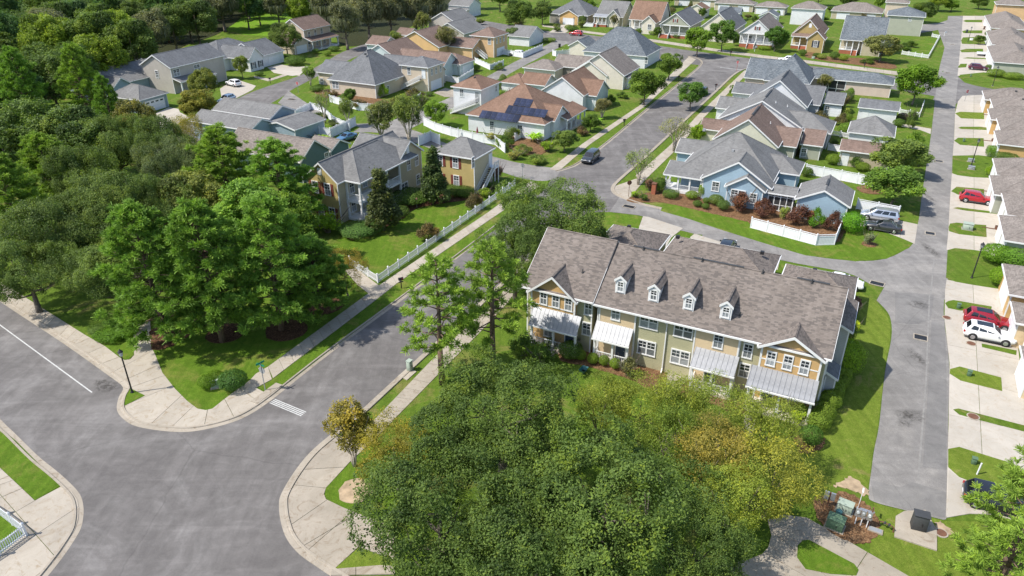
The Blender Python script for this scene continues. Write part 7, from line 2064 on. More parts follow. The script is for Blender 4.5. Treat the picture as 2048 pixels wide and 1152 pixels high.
# ================================================================== fences
M['vinylboard'] = siding('vinyl_boards', (.80, .81, .83), .2, True, .45)
def fence(label, pts, h=1.8, kind='privacy', step=2.3, group=None):
    w = [Vector(p) for p in W(pts)]
    root = tag(empty('fence', (*w[0], 0)), label, 'fence', group)
    pc = {}
    pw = .065
    pk = ('post', h)
    if pk not in WCACHE:
        WCACHE[pk] = MB().box(-pw, pw, -pw, pw, -.05, h + .08).add([(-.09, -.09, h + .08), (.09, -.09, h + .08), (.09, .09, h + .08), (-.09, .09, h + .08), (0, 0, h + .2)], [(0, 1, 4), (1, 2, 4), (2, 3, 4), (3, 0, 4), (3, 2, 1, 0)]).mesh('post', M['vinyl'])
    for a, b in zip(w[:-1], w[1:]):
        L = (b - a).length; n = max(1, round(L / step)); ang = math.atan2((b - a).y, (b - a).x); l = L / n
        k = (kind, round(l, 2), h)
        if k not in WCACHE:
            mb = MB()
            if kind == 'picket':
                mb.box(pw, l - pw, -.025, .025, h * .2, h * .2 + .09).box(pw, l - pw, -.025, .025, h * .78, h * .78 + .09)
                q = int(l / .15)
                for i in range(1, q):
                    x = l * i / q; d = h - .12 * math.sin(math.pi * i / q)
                    mb.box(x - .037, x + .037, -.04, -.026, .07, d)
                m_ = M['vinyl']
            else:
                mb.box(pw, l - pw, -.02, .02, .08, h - .28)
                mb.box(pw, l - pw, -.04, .04, .04, .18); mb.box(pw, l - pw, -.04, .04, h - .34, h - .22); mb.box(pw, l - pw, -.04, .04, h - .06, h)
                q = int(l / .13)
                for i in range(1, q): mb.box(l * i / q - .02, l * i / q + .02, -.015, .015, h - .22, h - .06)
                m_ = M['vinylboard']
            WCACHE[k] = mb.mesh('panel', m_)
        for i in range(n):
            p = a.lerp(b, i / n)
            link('post', WCACHE[pk], root, (p.x - w[0].x, p.y - w[0].y, 0), ang)
            o = link('picket_panel' if kind == 'picket' else 'panel', WCACHE[k], root, (p.x - w[0].x, p.y - w[0].y, 0), ang)
            if kind == 'picket': o['kind'] = 'stuff'
    link('post', WCACHE[pk], root, (w[-1].x - w[0].x, w[-1].y - w[0].y, 0))
    return root
fence('long white picket fence round the bright green lawn of the mustard house', [(700, 530), (756, 566), (1030, 372)], 1.15, 'picket', 2.2)
fence('white picket fence corner at the bottom left edge', [(-70, 985), (0, 1030), (54, 1072), (0, 1112), (-80, 1165)], 1.15, 'picket', 2.2)
fence('white vinyl corner fence in front of the red bushes', [(1501, 456), (1631, 491), (1668, 490), (1688, 442)], 1.55)
fence('white vinyl fence behind the blue garage', [(1610, 348), (1680, 361), (1746, 374)], 1.7)
fence('white vinyl fence behind the silver minivan', [(1712, 418), (1795, 434)], 1.6)
fence('curving white vinyl fence behind the carriage house', [(848, 251), (870, 262), (902, 272), (945, 282), (990, 290), (1010, 306)], 1.7)
fence('white vinyl fence along the hedge of the beige hip roof house', [(660, 204), (690, 213), (717, 221), (777, 224)], 1.6)
fence('short white fence piece left of the beige garage lawn', [(824, 212), (842, 200)], 1.6)
fence('white vinyl fence below the patio hedge', [(592, 234), (622, 219), (640, 222), (670, 248), (700, 262)], 1.5)
fence('sloping white vinyl fence behind the blue car', [(640, 274), (662, 276), (712, 252)], 1.9)
fence('white vinyl fence round the aqua garage yard', [(889, 162), (918, 167), (947, 149)], 1.5)
fence('white vinyl corner fence at the long outside stair', [(950, 126), (980, 140), (1007, 131)], 1.5)
fence('white vinyl fence beside the white car by the upper alley', [(1000, 108), (1046, 116), (1085, 99)], 1.6)
fence('short white fence left of the slate roofed house', [(1105, 111), (1112, 113), (1138, 110)], 1.6)
fence('white picket fence round the far green garden', [(1803, 109), (1856, 117), (1878, 77), (1863, 74)], 1.15, 'picket', 2.2)
fence('short white picket fence between the grey cottages', [(1662, 271), (1698, 277)], 1.1, 'picket', 2.0)
fence('white picket fence beside the dark bin under the big maple', [(1798, 228), (1838, 235), (1846, 212)], 1.2, 'picket', 2.0)
fence('short white fence behind the cream shed', [(1655, 300), (1690, 306)], 1.2)
fence('white lattice fence behind the mustard house wing', [(838, 292), (862, 282), (880, 290)], 1.9)
fence('white rail fence in front of the dark wood', [(268, 132), (285, 128), (303, 136)], 1.5)
fence('low white fence by the metal roofed porch', [(1160, 52), (1186, 54)], 1.4)
fence('white fence at the bottom of the solar house garden', [(1030, 283), (1045, 274)], 1.5)

# ================================================================== vehicles
def paint(name, col, rough=.25, metal=.2):
    if name in MATS: return MATS[name]
    t = NT(name)
    t.out(col, rough, metal, .6)
    t.b.inputs['Coat Weight'].default_value = .6
    t.b.inputs['Coat Roughness'].default_value = .08
    return t.m
M['carglass'] = glass('car_glass', (.012, .014, .018), .04)
M['lamp_red'] = plain('tail_lamp', (.35, .015, .012), .25)
M['lamp_clear'] = plain('head_lamp', (.7, .72, .74), .15)
M['alloy'] = plain('alloy_wheel', (.50, .51, .53), .3, .7)
def bevel_mesh(me, w, seg=2, ang=25):
    bm = bmesh.new(); bm.from_mesh(me)
    bmesh.ops.recalc_face_normals(bm, faces=bm.faces)
    ed = [e for e in bm.edges if len(e.link_faces) == 2 and e.calc_face_angle(0) > R(ang)]
    bmesh.ops.bevel(bm, geom=ed, offset=w, segments=seg, profile=.6, affect='EDGES', clamp_overlap=True)
    for f in bm.faces: f.smooth = True
    bm.to_mesh(me); bm.free(); me.update()
    return me
CARS = {  # length, half width, belt z, roof z, greenhouse base rear/front, roof rear/front, hood z at the nose, tail z
 'suv':   dict(L=4.75, w=.93, b=1.06, r=1.68, g0=-2.22, g1=1.05, r0=-1.78, r1=.22, hz=.93, cowl=1.05, tz=1.02, boot=-2.26),
 'sedan': dict(L=4.75, w=.90, b=.95, r=1.43, g0=-1.72, g1=1.00, r0=-.98, r1=.12, hz=.78, cowl=.95, tz=.93, boot=-1.75),
 'van':   dict(L=5.05, w=.97, b=1.08, r=1.76, g0=-2.42, g1=1.50, r0=-2.16, r1=.62, hz=.90, cowl=1.06, tz=1.05, boot=-2.45),
 'pickup': dict(L=5.5, w=.98, b=1.10, r=1.82, g0=-.95, g1=1.15, r0=-.72, r1=.38, hz=1.05, cowl=1.12, tz=1.08, boot=-1.0),
}
CM = {}
def car_meshes(kind):
    if kind in CM: return CM[kind]
    c = CARS[kind]; hl = c['L'] / 2; w = c['w']
    st = [(-hl, .50, .74, .80), (-hl + .07, .36, c['tz'], .90), (-hl + .5, .30, c['tz'] + .02, .98), (c['g0'] + .5, .26, c['b'], 1.0), (0, .25, c['b'] - .02, 1.0), (c['g1'] - .25, .26, c['cowl'], 1.0), (c['g1'] + .25, .27, c['cowl'] - .05, .985), (hl - .45, .29, c['hz'] + .02, .95), (hl - .1, .34, c['hz'] - .10, .86), (hl, .46, c['hz'] - .26, .76)]
    st = sorted(set(st))
    mb = MB(); ring = 10
    for x, z0, z1, f in st:
        ww = w * f
        h = z1 - z0
        half = [(ww * .86, z0), (ww * .98, z0 + h * .22), (ww, z0 + h * .5), (ww * .97, z0 + h * .82), (ww * .86, z1)]
        mb.v += [(x, y, z) for y, z in half] + [(x, -y, z) for y, z in half[::-1]]
    for i in range(len(st) - 1):
        for k in range(ring):
            a = i * ring + k; b_ = i * ring + (k + 1) % ring
            mb.f.append([a, b_, b_ + ring, a + ring]); mb.mi.append(0)
    mb.f.append(list(range(ring))[::-1]); mb.f.append(list(range((len(st) - 1) * ring, len(st) * ring))); mb.mi += [0, 0]
    body = bevel_mesh(mb.mesh('body', M['white']), .05, 2, 20)
    # greenhouse: pillars and roof
    z0, z1 = c['b'] - .06, c['r']
    wb, wr = w * .93, w * .70
    B_ = [(c['g0'], -wb, z0), (c['g1'], -wb, z0), (c['g1'], wb, z0), (c['g0'], wb, z0)]
    xm = (c['r0'] + c['r1']) / 2
    T_ = [(c['r0'], -wr, z1 - .04), (xm, -wr * 1.02, z1), (c['r1'], -wr, z1 - .05), (c['r1'], wr, z1 - .05), (xm, wr * 1.02, z1), (c['r0'], wr, z1 - .04)]
    g_ = MB().add(B_ + T_, [(0, 1, 6, 5, 4), (3, 9, 8, 7, 2), (1, 2, 7, 6), (0, 4, 9, 3), (4, 5, 8, 9), (5, 6, 7, 8)])
    cabin = bevel_mesh(g_.mesh('cabin', M['white']), .07, 3, 20)
    Bv = [Vector(p) for p in B_]; Tv = [Vector(p) for p in T_]
    def pane(q, sx, off):
        """shrunken copy of a quad pushed outwards"""
        ctr = sum(q, Vector()) / 4
        n = (q[1] - q[0]).cross(q[3] - q[0]).normalized()
        if n.dot(ctr - Vector((xm, 0, .9))) < 0: n = -n
        return [ctr + (p - ctr) * sx + n * off for p in q]
    def lerpq(q, a, b, lo, hi):
        f = lambda u, v: q[0].lerp(q[1], u).lerp(q[3].lerp(q[2], u), v)
        return [f(a, lo), f(b, lo), f(b, hi), f(a, hi)]
    glassm = {}
    def slab_(q, off, name, m, th=.012):
        n = (q[1] - q[0]).cross(q[3] - q[0]).normalized(); ctr = sum(q, Vector()) / 4
        if n.dot(ctr - Vector((xm, 0, .9))) < 0: n = -n
        a = [p + n * off for p in q]; b_ = [p - n * .03 for p in q]
        return MB().add(a + b_, [(0, 1, 2, 3), (3, 2, 1, 0), (0, 4, 5, 1), (1, 5, 6, 2), (2, 6, 7, 3), (3, 7, 4, 0)]).mesh(name, M[m])
    ws = [Bv[1], Bv[2], Tv[3], Tv[2]]; rw = [Bv[3], Bv[0], Tv[0], Tv[5]]
    glassm['windshield'] = slab_(lerpq(ws, .07, .93, .14, .93), .008, 'windshield', 'carglass')
    glassm['rear_window'] = slab_(lerpq(rw, .1, .9, .2, .9), .008, 'rear_window', 'carglass')
    sides = []
    for sg, bi, ti in ((-1, (Bv[0], Bv[1]), (Tv[2], Tv[0])), (1, (Bv[3], Bv[2]), (Tv[3], Tv[5]))):
        q = [bi[0], bi[1], ti[0], ti[1]]
        cuts = ((.16, .47), (.50, .84)) if kind not in ('van', 'suv') else ((.10, .33), (.36, .60), (.63, .88))
        if kind == 'pickup': cuts = ((.12, .46), (.5, .84))
        for a, b_ in cuts: sides.append(slab_(lerpq(q, a, b_, .2, .88), .006, 'side_window', 'carglass'))
    # wheels
    rr = .36 if kind != 'sedan' else .33
    tyre = MB()
    prof = [(rr * .62, -.11), (rr * .93, -.12), (rr, -.09), (rr, .09), (rr * .93, .12), (rr * .62, .11)]
    tyre.lathe(prof, 20)
    tyre.xf(Matrix.Rotation(R(90), 4, 'X'))
    tm = tyre.mesh('tyre', M['rubber'], True)
    rim = MB().lathe([(rr * .64, -.10), (rr * .64, .10), (rr * .58, .118)], 20)
    for i in range(5):
        a = i * 2 * math.pi / 5
        rim.add([(math.cos(a - .16) * .06, math.sin(a - .16) * .06, .13), (math.cos(a - .12) * rr * .6, math.sin(a - .12) * rr * .6, .125), (math.cos(a + .12) * rr * .6, math.sin(a + .12) * rr * .6, .125), (math.cos(a + .16) * .06, math.sin(a + .16) * .06, .13)], [(0, 1, 2, 3)])
    rim.xf(Matrix.Rotation(R(90), 4, 'X'))
    rm = rim.mesh('rim', M['alloy'])
    arch = MB().lathe([(rr * 1.18, -.02), (rr * 1.18, .015)], 20).xf(Matrix.Rotation(R(90), 4, 'X')).mesh('wheel_arch', M['rubber'])
    # trim
    hz, tz = c['hz'], c['tz']
    misc = dict(
        headlight=MB().box(-.11, .05, -.2, .2, -.07, .07).mesh('headlight', M['lamp_clear']),
        taillight=MB().box(-.04, .12, -.16, .16, -.11, .11).mesh('taillight', M['lamp_red']),
        mirror=MB().box(-.09, .07, -.1, .1, -.07, .07).mesh('mirror', M['black']),
        sill=bevel_mesh(MB().box(-hl * .58, hl * .56, -w * .985, w * .985, .2, .36).mesh('sill', M['dkgrey']), .02, 1),
        grille=MB().box(hl - .1, hl + .012, -w * .42, w * .42, hz - .42, hz - .2).mesh('grille', M['black']),
        plate=MB().box(-hl - .015, -hl + .05, -.26, .26, .62, .76).mesh('number_plate', M['white']))
    CM[kind] = (body, cabin, glassm, sides, tm, rm, arch, misc, c, rr)
    return CM[kind]
def car(kind, colname, col, rear, front, label, sunroof=False, metal=.2, group=None, scale=1.0, name='parked_car', cat='car'):
    """rear and front: where the tail and the nose stand on the ground in the photograph"""
    body, cabin, gl, sides, tm, rm, arch, misc, c, rr = car_meshes(kind)
    a, b = at(*rear), at(*front)
    mid = (a + b) / 2; ang = math.atan2((b - a).y, (b - a).x)
    root = tag(empty(name, (mid.x, mid.y, 0.055), ang), label, cat, group)
    root.scale = (scale,) * 3
    pm = paint('paint_' + colname, col, metal=metal)
    def lk(nm, me, parent=root, loc=(0, 0, 0), mat=None, rz=0):
        o = link(nm, me, parent, loc, rz)
        if mat:
            o.material_slots[0].link = 'OBJECT'; o.material_slots[0].material = mat
        return o
    bo = lk('body', body, mat=pm)
    ca = lk('cabin', cabin, mat=pm)
    for k, m in gl.items(): lk(k, m)
    for m in sides: lk('side_window', m)
    hl = c['L'] / 2
    for x in (-hl * .61, hl * .62):
        for sg in (-1, 1):
            lk('wheel_arch', arch, bo, (x, sg * (c['w'] - .012), rr + .02))
            wv = link('wheel', tm, root, (x, sg * (c['w'] - .085), rr), 0 if sg < 0 else math.pi)
            link('rim', rm, wv)
    for sg in (-1, 1):
        lk('headlight', misc['headlight'], root, (hl - .13, sg * c['w'] * .66, c['hz'] - .16), rz=-sg * .35)
        lk('taillight', misc['taillight'], root, (-hl + .07, sg * c['w'] * .74, c['tz'] - .16), rz=sg * .25)
        lk('mirror', misc['mirror'], root, (c['g1'] - .38, sg * (c['w'] + .06), c['b'] + .06), mat=pm)
    lk('sill', misc['sill']); lk('grille', misc['grille']); lk('number_plate', misc['plate'])
    if sunroof: lk('sunroof', MB().box(c['r0'] + .45, c['r1'] - .12, -c['w'] * .5, c['w'] * .5, c['r'] - .05, c['r'] + .008).mesh('sunroof', M['carglass']))
    if kind == 'pickup': lk('bed', MB().box(-hl + .15, -1.05, -c['w'] * .8, c['w'] * .8, c['b'] - .02, c['b'] + .012).mesh('bed', M['black']))
    return root
def tcar(kind, cn, col, px, py, label, flip=False, axis='T', **kw):
    """car whose middle stands at (px, py), lined up with the street grid"""
    p = at(px, py); a = R(GRID)
    d = Vector((math.cos(a), math.sin(a), 0)) if axis == 'T' else Vector((-math.sin(a), math.cos(a), 0))
    if flip: d = -d
    def pix(v):
        dep = v.y * _ct - (v.z - CAM_H) * _st; up = v.y * _st + (v.z - CAM_H) * _ct
        return (1024 + _F * v.x / dep, 576 - _F * up / dep)
    return car(kind, cn, col, pix(p - d), pix(p + d), label, **kw)
tcar('suv', 'red', (.40, .012, .02), 1951, 405, 'bright red car parked alone in front of the long garage block')
tcar('suv', 'deep_red', (.30, .008, .018), 1973, 651, 'red car with sunroof parked behind the white one', sunroof=True)
tcar('suv', 'white', (.75, .75, .75), 1974, 679, 'white car with sunroof beside the near red car', sunroof=True, metal=0)
tcar('suv', 'black', (.02, .022, .028), 1992, 1015, 'dark car half hidden by the bottom right pine')
tcar('suv', 'maroon', (.09, .018, .035), 1955, 140, 'dark maroon car on the far driveway')
tcar('van', 'silver', (.50, .53, .58), 1757, 440, 'silver minivan parked by the white fence', True, metal=.6)
tcar('sedan', 'charcoal', (.045, .047, .05), 1764, 461, 'dark grey sedan in front of the silver minivan', True)
tcar('van', 'gunmetal', (.045, .052, .06), 1181, 322, 'dark minivan parked at the left kerb of the far street', True, 'S')
tcar('suv', 'black', (.02, .022, .028), 1404, 190, 'dark car behind the round street tree on the right kerb', True, 'S')
tcar('suv', 'red', (.40, .012, .02), 1152, 71, 'red car on the far cross street', True)
tcar('suv', 'white', (.75, .75, .75), 1033, 112, 'white car by the white fence of the upper alley', True, metal=0)
tcar('suv', 'black', (.02, .022, .028), 1452, 504, 'dark car behind the middle garage roof, only its top showing', False, 'S')
tcar('sedan', 'white', (.75, .75, .75), 1682, 572, 'white car behind the right garage roof, only its roof showing', False, 'T', metal=0)
tcar('suv', 'white', (.75, .75, .75), 1573, 124, 'white car on the cross street behind the slate roof', True, metal=0)
car('suv', 'white', (.75, .75, .75), (484, 176), (452, 168), 'white car in the driveway of the greige two storey house', metal=0)
car('suv', 'pale_blue', (.62, .68, .74), (468, 200), (440, 210), 'pale bluish car half under the yellow tree', metal=.3)
car('sedan', 'blue', (.10, .22, .36), (710, 275), (676, 287), 'blue sedan parked behind the sloping white fence', metal=.4)
car('pickup', 'silver', (.50, .53, .58), (808, 74), (778, 79), 'silver pickup under the moss draped oaks', metal=.6, cat='pickup')

# ================================================================== lamps, signs, street furniture
def lamp_post(px, py, label, h=4.75):
    p = at(px, py)
    root = tag(empty('street_lamp', (p.x, p.y, 0)), label, 'street lamp', 'black post top street lamps')
    MB().lathe([(.16, -.02), (.16, .12), (.10, .25), (.075, .5), (.06, h - .75), (.075, h - .7)], 12).build('post', M['black'], root, smooth=False)
    MB().lathe([(.26, -.03), (.26, .06)], 14).build('footing', M['concrete_old'], root)
    l = MB().lathe([(.09, h - .70), (.14, h - .64), (.20, h - .26)], 8).build('lantern_glass', M['blind'], root)
    MB().lathe([(.25, h - .27), (.22, h - .2), (.08, h - .04), (.03, h + .04)], 8).build('lantern_cap', M['black'], root)
    for i in range(8):
        a = i * math.pi / 4
        MB().tube((.145 * math.cos(a), .145 * math.sin(a), h - .64), (.205 * math.cos(a), .205 * math.sin(a), h - .26), .012, n=4).build('lantern_bar', M['black'], l)
    return root
for x, y, lab in [(265, 786, 'black lamp post on the small grass triangle at left'), (1943, 557, 'nearest black lamp post beside the right alley'), (1942.5, 331, 'black lamp post between two low utility boxes'),
                  (1985, 172, 'black lamp post at the side street lawn'), (1935.5, 84, 'farthest black lamp post beside the right alley'), (917, 166, 'black lamp post in the aqua garage yard'), (1147, 63, 'black lamp post by the yellow gabled garage')]:
    lamp_post(x, y, lab)
M['signred'] = plain('sign_red', (.50, .025, .03), .4, var=.05)
M['signgreen'] = plain('sign_green', (.01, .22, .13), .35, var=.05)
M['signback'] = plain('sign_back', (.42, .44, .46), .4, .4)
M['redpost'] = plain('red_post', (.42, .05, .04), .5)
def oct_sign(px, py, label, face, h=2.6, blades=False, back=None, post='grey', text=True, r_=.38):
    """octagon on a post; face = heading the red side looks at"""
    p = at(px, py)
    root = tag(empty('stop_sign', (p.x, p.y, 0), R(face)), label, 'sign')
    MB().box(-.03, .03, -.03, .03, -.1, h + (.55 if blades else .1)).build('post', M[post], root)
    o8 = [(r_ * math.cos(R(22.5 + 45 * i)), r_ * math.sin(R(22.5 + 45 * i))) for i in range(8)]
    zc = h - .3
    pl = MB().add([(x, -.045, zc + z) for x, z in o8] + [(x, -.035, zc + z) for x, z in o8], [tuple(range(8)), tuple(range(8, 16))[::-1]] + [((i + 1) % 8, i, i + 8, (i + 1) % 8 + 8) for i in range(8)]).build('plate', M['signred'], root)
    MB().add([(x * .99, -.034, zc + z * .99) for x, z in o8] + [(x * .99, -.030, zc + z * .99) for x, z in o8], [tuple(range(8)), tuple(range(8, 16))[::-1]]).build('plate_back', M[back or 'signback'], pl)
    ring = [(x * 1.0, z * 1.0) for x, z in o8]; inn = [(x * .92, z * .92) for x, z in o8]
    MB().add([(x, -.047, zc + z) for x, z in ring] + [(x, -.047, zc + z) for x, z in inn], [(i, (i + 1) % 8, (i + 1) % 8 + 8, i + 8) for i in range(8)]).build('border', M['white'], pl)
    if text:
        if 'STOP' not in WCACHE:
            fc = bpy.data.curves.new('lettering', 'FONT'); fc.body = 'STOP'; fc.size = .34; fc.align_x = 'CENTER'; fc.align_y = 'CENTER'
            fo = link('lettering', fc); bpy.context.view_layer.update()
            me = bpy.data.meshes.new_from_object(fo.evaluated_get(bpy.context.evaluated_depsgraph_get()))
            me.materials.clear(); me.materials.append(M['white']); WCACHE['STOP'] = me; bpy.data.objects.remove(fo)
        fo = link('lettering', WCACHE['STOP'], pl, (0, -.05, zc)); fo.rotation_euler = (R(90), 0, 0)
    if blades:
        MB().box(-.45, .45, -.012, .012, h + .22, h + .40).build('name_blade', M['signgreen'], root)
        b2 = MB().box(-.45, .45, -.012, .012, h + .42, h + .60).build('name_blade', M['signgreen'], root)
        b2.rotation_euler = (0, 0, R(80))
    return root
oct_sign(531, 782, 'stop sign seen from behind with green name blades at the corner pavement', 36.0 + 180 - 63, 2.6, True)
oct_sign(597, 186, 'red stop sign at the left alley junction', -15)
oct_sign(1153, 83, 'red stop sign at the top of the upper alley', 10, h=2.4)
oct_sign(1473, 142, 'red stop sign with green blades on the right of the far street', -10, blades=True, post='redpost')
oct_sign(1929, 203, 'red stop sign beside the right alley', 15)
oct_sign(1257, 394, 'brown backed stop sign at the alley mouth by the blue cottage', 190, back='rust', post='rust')
oct_sign(1045, 358, 'grey backed stop sign left of the far pavement', 150, text=False)
def small_sign(px, py, label, h=1.5, w=.6, hh=.45, m='white', arm=False):
    p = at(px, py)
    root = tag(empty('yard_sign', (p.x, p.y, 0), R(10)), label, 'sign')
    MB().box(-.05, .05, -.05, .05, -.05, h).build('post', M['white'], root)
    if arm: MB().box(0, w + .15, -.04, .04, h - .12, h - .04).build('arm', M['white'], root)
    MB().box(.02 if arm else -w / 2, w + .05 if arm else w / 2, -.07 if not arm else -.02, -.051 if not arm else .02, h - hh - .16, h - .15).build('board', M[m], root)
small_sign(1509, 103, 'white yard sign post before the white porch cottage', 1.7, arm=True)
small_sign(1888, 73, 'white yard sign post at the far alley lawn', 1.7, arm=True)
def mailbox(px, py, label, rz=30):
    p = at(px, py)
    root = tag(empty('mailbox', (p.x, p.y, 0), R(rz)), label, 'mailbox', 'black kerbside mailboxes')
    MB().box(-.05, .05, -.05, .05, -.05, 1.15).build('post', M['black'], root)
    MB().box(-.28, .28, -.04, .04, .82, .92).build('arm', M['black'], root)
    b = MB()
    pr = [(.14 * math.cos(R(180 * i / 8)), .14 * math.sin(R(180 * i / 8)) + .2) for i in range(9)] + [(-.14, 0), (.14, 0)]
    n = len(pr)
    b.add([(-.28, y, 1.12 + z) for y, z in pr] + [(.28, y, 1.12 + z) for y, z in pr], [tuple(range(n)), tuple(range(n, 2 * n))[::-1]] + [((i + 1) % n, i, i + n, (i + 1) % n + n) for i in range(n)])
    b.build('box', M['black'], root)
    MB().box(.1, .13, -.17, -.14, 1.2, 1.45).build('flag', M['signred'], root)
for x, y, lab in [(803, 577, 'black mailbox on the verge below the picket fence'), (1248, 252, 'black mailbox on the left verge of the far street, near one'), (1357, 163, 'black mailbox on the left verge of the far street, far one'), (541, 167, 'black mailbox before the white house'),
                  (1728, 137, 'black mailbox below the brick steps'), (1461, 112, 'black mailbox left of the white porch cottage'), (1222, 76, 'black mailbox before the metal roofed porch'), (1431, 180, 'black mailbox on the right verge of the far street'), (332, 246, 'black mailbox at the pale garage driveway')]:
    mailbox(x, y, lab)
def cabinet(px, py, label, w, d, h, m, rz=GRID, name='utility_box', cat='utility box', lid=True, pad=None, group=None):
    p = at(px, py)
    root = tag(empty(name, (p.x, p.y, .03), R(rz)), label, cat, group)
    me = bevel_mesh(MB().add([(-w / 2, -d / 2, 0), (w / 2, -d / 2, 0), (w / 2, d / 2, 0), (-w / 2, d / 2, 0), (-w / 2 * .97, -d / 2 * .85, h), (w / 2 * .97, -d / 2 * .85, h), (w / 2 * .97, d / 2, h * 1.04), (-w / 2 * .97, d / 2, h * 1.04)],
                                  [(3, 2, 1, 0), (4, 5, 6, 7), (0, 1, 5, 4), (1, 2, 6, 5), (2, 3, 7, 6), (3, 0, 4, 7)]).mesh('body', M[m]), .02, 1)
    link('body', me, root)
    if lid: MB().box(-w / 2 - .03, w / 2 + .03, -d / 2 * .9 - .03, d / 2 + .03, h * 1.04, h * 1.04 + .05).build('lid', M[m], root)
    MB().box(w * .1, w * .14, -d / 2 - .02, -d / 2 * .9, h * .4, h * .6).build('latch', M['black'], root)
    if pad: MB().box(-w / 2 - pad, w / 2 + pad, -d / 2 - pad, d / 2 + pad, -.08, .05).build('base', M['concrete_old'], root)
    return root
cabinet(432, 774, 'grey green utility box between rounded shrubs on the corner lawn', .75, .6, .8, 'pale_green', 20, pad=.12)
cabinet(820, 741, 'pale utility pedestal on its pad beside the right kerb', .5, .45, 1.05, 'pale_green', 60, pad=.0)
slabs('utility_pad', 'small pale concrete pad under the kerbside pedestal', [(797, 752), (818, 736), (833, 744), (814, 761)], [], .07, 'concrete')
cabinet(1941, 324, 'low grey utility box behind the lamp, upper of two', .95, .6, .5, 'grey', pad=.1)
cabinet(1942, 339, 'low grey utility box in front of the lamp, lower of two', .95, .6, .5, 'grey', pad=.1)
cabinet(1934, 459, 'pale white topped utility box on the grass strip', 1.2, .95, .85, 'pale_green', pad=.1)
for x, y, lab in [(1916, 617, 'small green utility box behind the near red car'), (1937, 752, 'small green utility box on the patchy strip'), (1946, 928, 'small green utility box on the dry lawn'), (1941, 154, 'small green utility box on the side street lawn'), (1927, 284, 'tiny pale utility post on the third grass strip')]:
    cabinet(x, y, lab, .35, .35, .55, 'green_box')
cabinet(1942, 81, 'white utility box under the farthest lamp', .9, .6, .6, 'vinyl')
cabinet(1626, 118, 'low grey green utility box before the mustard cottage', .8, .6, .6, 'pale_green')
cabinet(1688, 1022, 'pale green transformer box, upper of the pair on brown ground', 1.05, .7, .72, 'pale_green', -35, pad=.1)
cabinet(1669, 1054, 'mottled green transformer box, lower of the pair on brown ground', 1.15, .85, .8, 'green_box', -35, pad=.1)
cabinet(1835, 1057, 'tall black cabinet on the angular concrete pad', 1.0, .75, 1.3, 'dkgrey', GRID + 6, name='utility_cabinet', cat='cabinet')
p = at(1676, 1032); o = tag(empty('drum', (p.x, p.y, 0)), 'small blue green drum between the two transformers', 'drum')
MB().lathe([(.22, 0), (.24, .05), (.24, .5), (.2, .56)], 14).build('body', plain('drum_teal', (.05, .14, .16), .5), o); MB().lathe([(.25, .3), (.25, .34)], 14).build('band', M['dkgrey'], o)
p = at(1750, 1062); o = tag(empty('utility_box', (p.x, p.y, 0), R(-30)), 'flat grey ground box at the edge of the brown ground', 'utility box')
MB().box(-.5, .5, -.25, .25, 0, .12).build('frame', M['concrete_old'], o); MB().box(-.42, .42, -.18, .18, .12, .14).build('lid', M['grey'], o)
# electric meter rack
p = at(1722, 1050); o = tag(empty('meter_rack', (p.x, p.y, 0), R(62)), 'pale electric meter rack with thin mast beside the transformers', 'meter rack')
for y in (-.45, .45): MB().box(-.05, .05, y - .05, y + .05, -.05, 1.9).build('post', M['rust'], o)
for z in (.75, 1.45): MB().box(-.04, .04, -.6, .6, z, z + .08).build('rail', M['silver'], o)
for y in (-.35, .05, .42):
    q = MB().box(-.2, -.05, y - .17, y + .17, .8, 1.5).build('meter_can', M['silver'], o)
    MB().tube((-.2, y, 1.25), (-.28, y, 1.25), .1, n=12).build('meter', M['blind'], q)
    MB().tube((-.12, y, -.05), (-.12, y, .8), .035, n=8).build('conduit', M['vinyl'], o)
MB().tube((0, .5, 1.5), (0, .5, 3.1), .025, n=6).build('mast', M['vinyl'], o); MB().box(-.25, .25, .45, .55, 3.08, 3.16).build('mast_head', M['vinyl'], o)
p = at(1654, 1013); o = tag(empty('meter_rack', (p.x, p.y, 0), R(60)), 'small grey meter pair at the cypress edge', 'meter rack')
MB().box(-.05, .05, -.05, .05, -.05, 1.4).build('post', M['rust'], o)
for y in (-.22, .22): MB().box(-.18, -.05, y - .16, y + .16, .8, 1.5).build('meter_can', M['silver'], o)
p = at(1771, 1058); o = tag(empty('backflow_valve', (p.x, p.y, 0), R(-40)), 'low bent pipe valve on the grass by the pad', 'pipe')
MB().path([Vector((-.5, 0, -.05)), Vector((-.5, 0, .4)), Vector((-.35, 0, .5)), Vector((.35, 0, .5)), Vector((.5, 0, .4)), Vector((.5, 0, -.05))], [.045] * 6, 8).build('pipe', M['rust'], o)
for x in (-.15, .15): MB().tube((x, -.1, .5), (x, .1, .5), .08, n=10).build('valve', M['dkgrey'], o)
p = at(1953, 950); o = tag(empty('marker_post', (p.x, p.y, 0)), 'white marker post on the dry lawn', 'post')
MB().tube((0, 0, -.1), (.05, 0, 1.15), .06, n=10).build('tube', M['vinyl'], o); MB().tube((.05, 0, 1.15), (.053, 0, 1.2), .065, n=10).build('cap', M['white'], o)
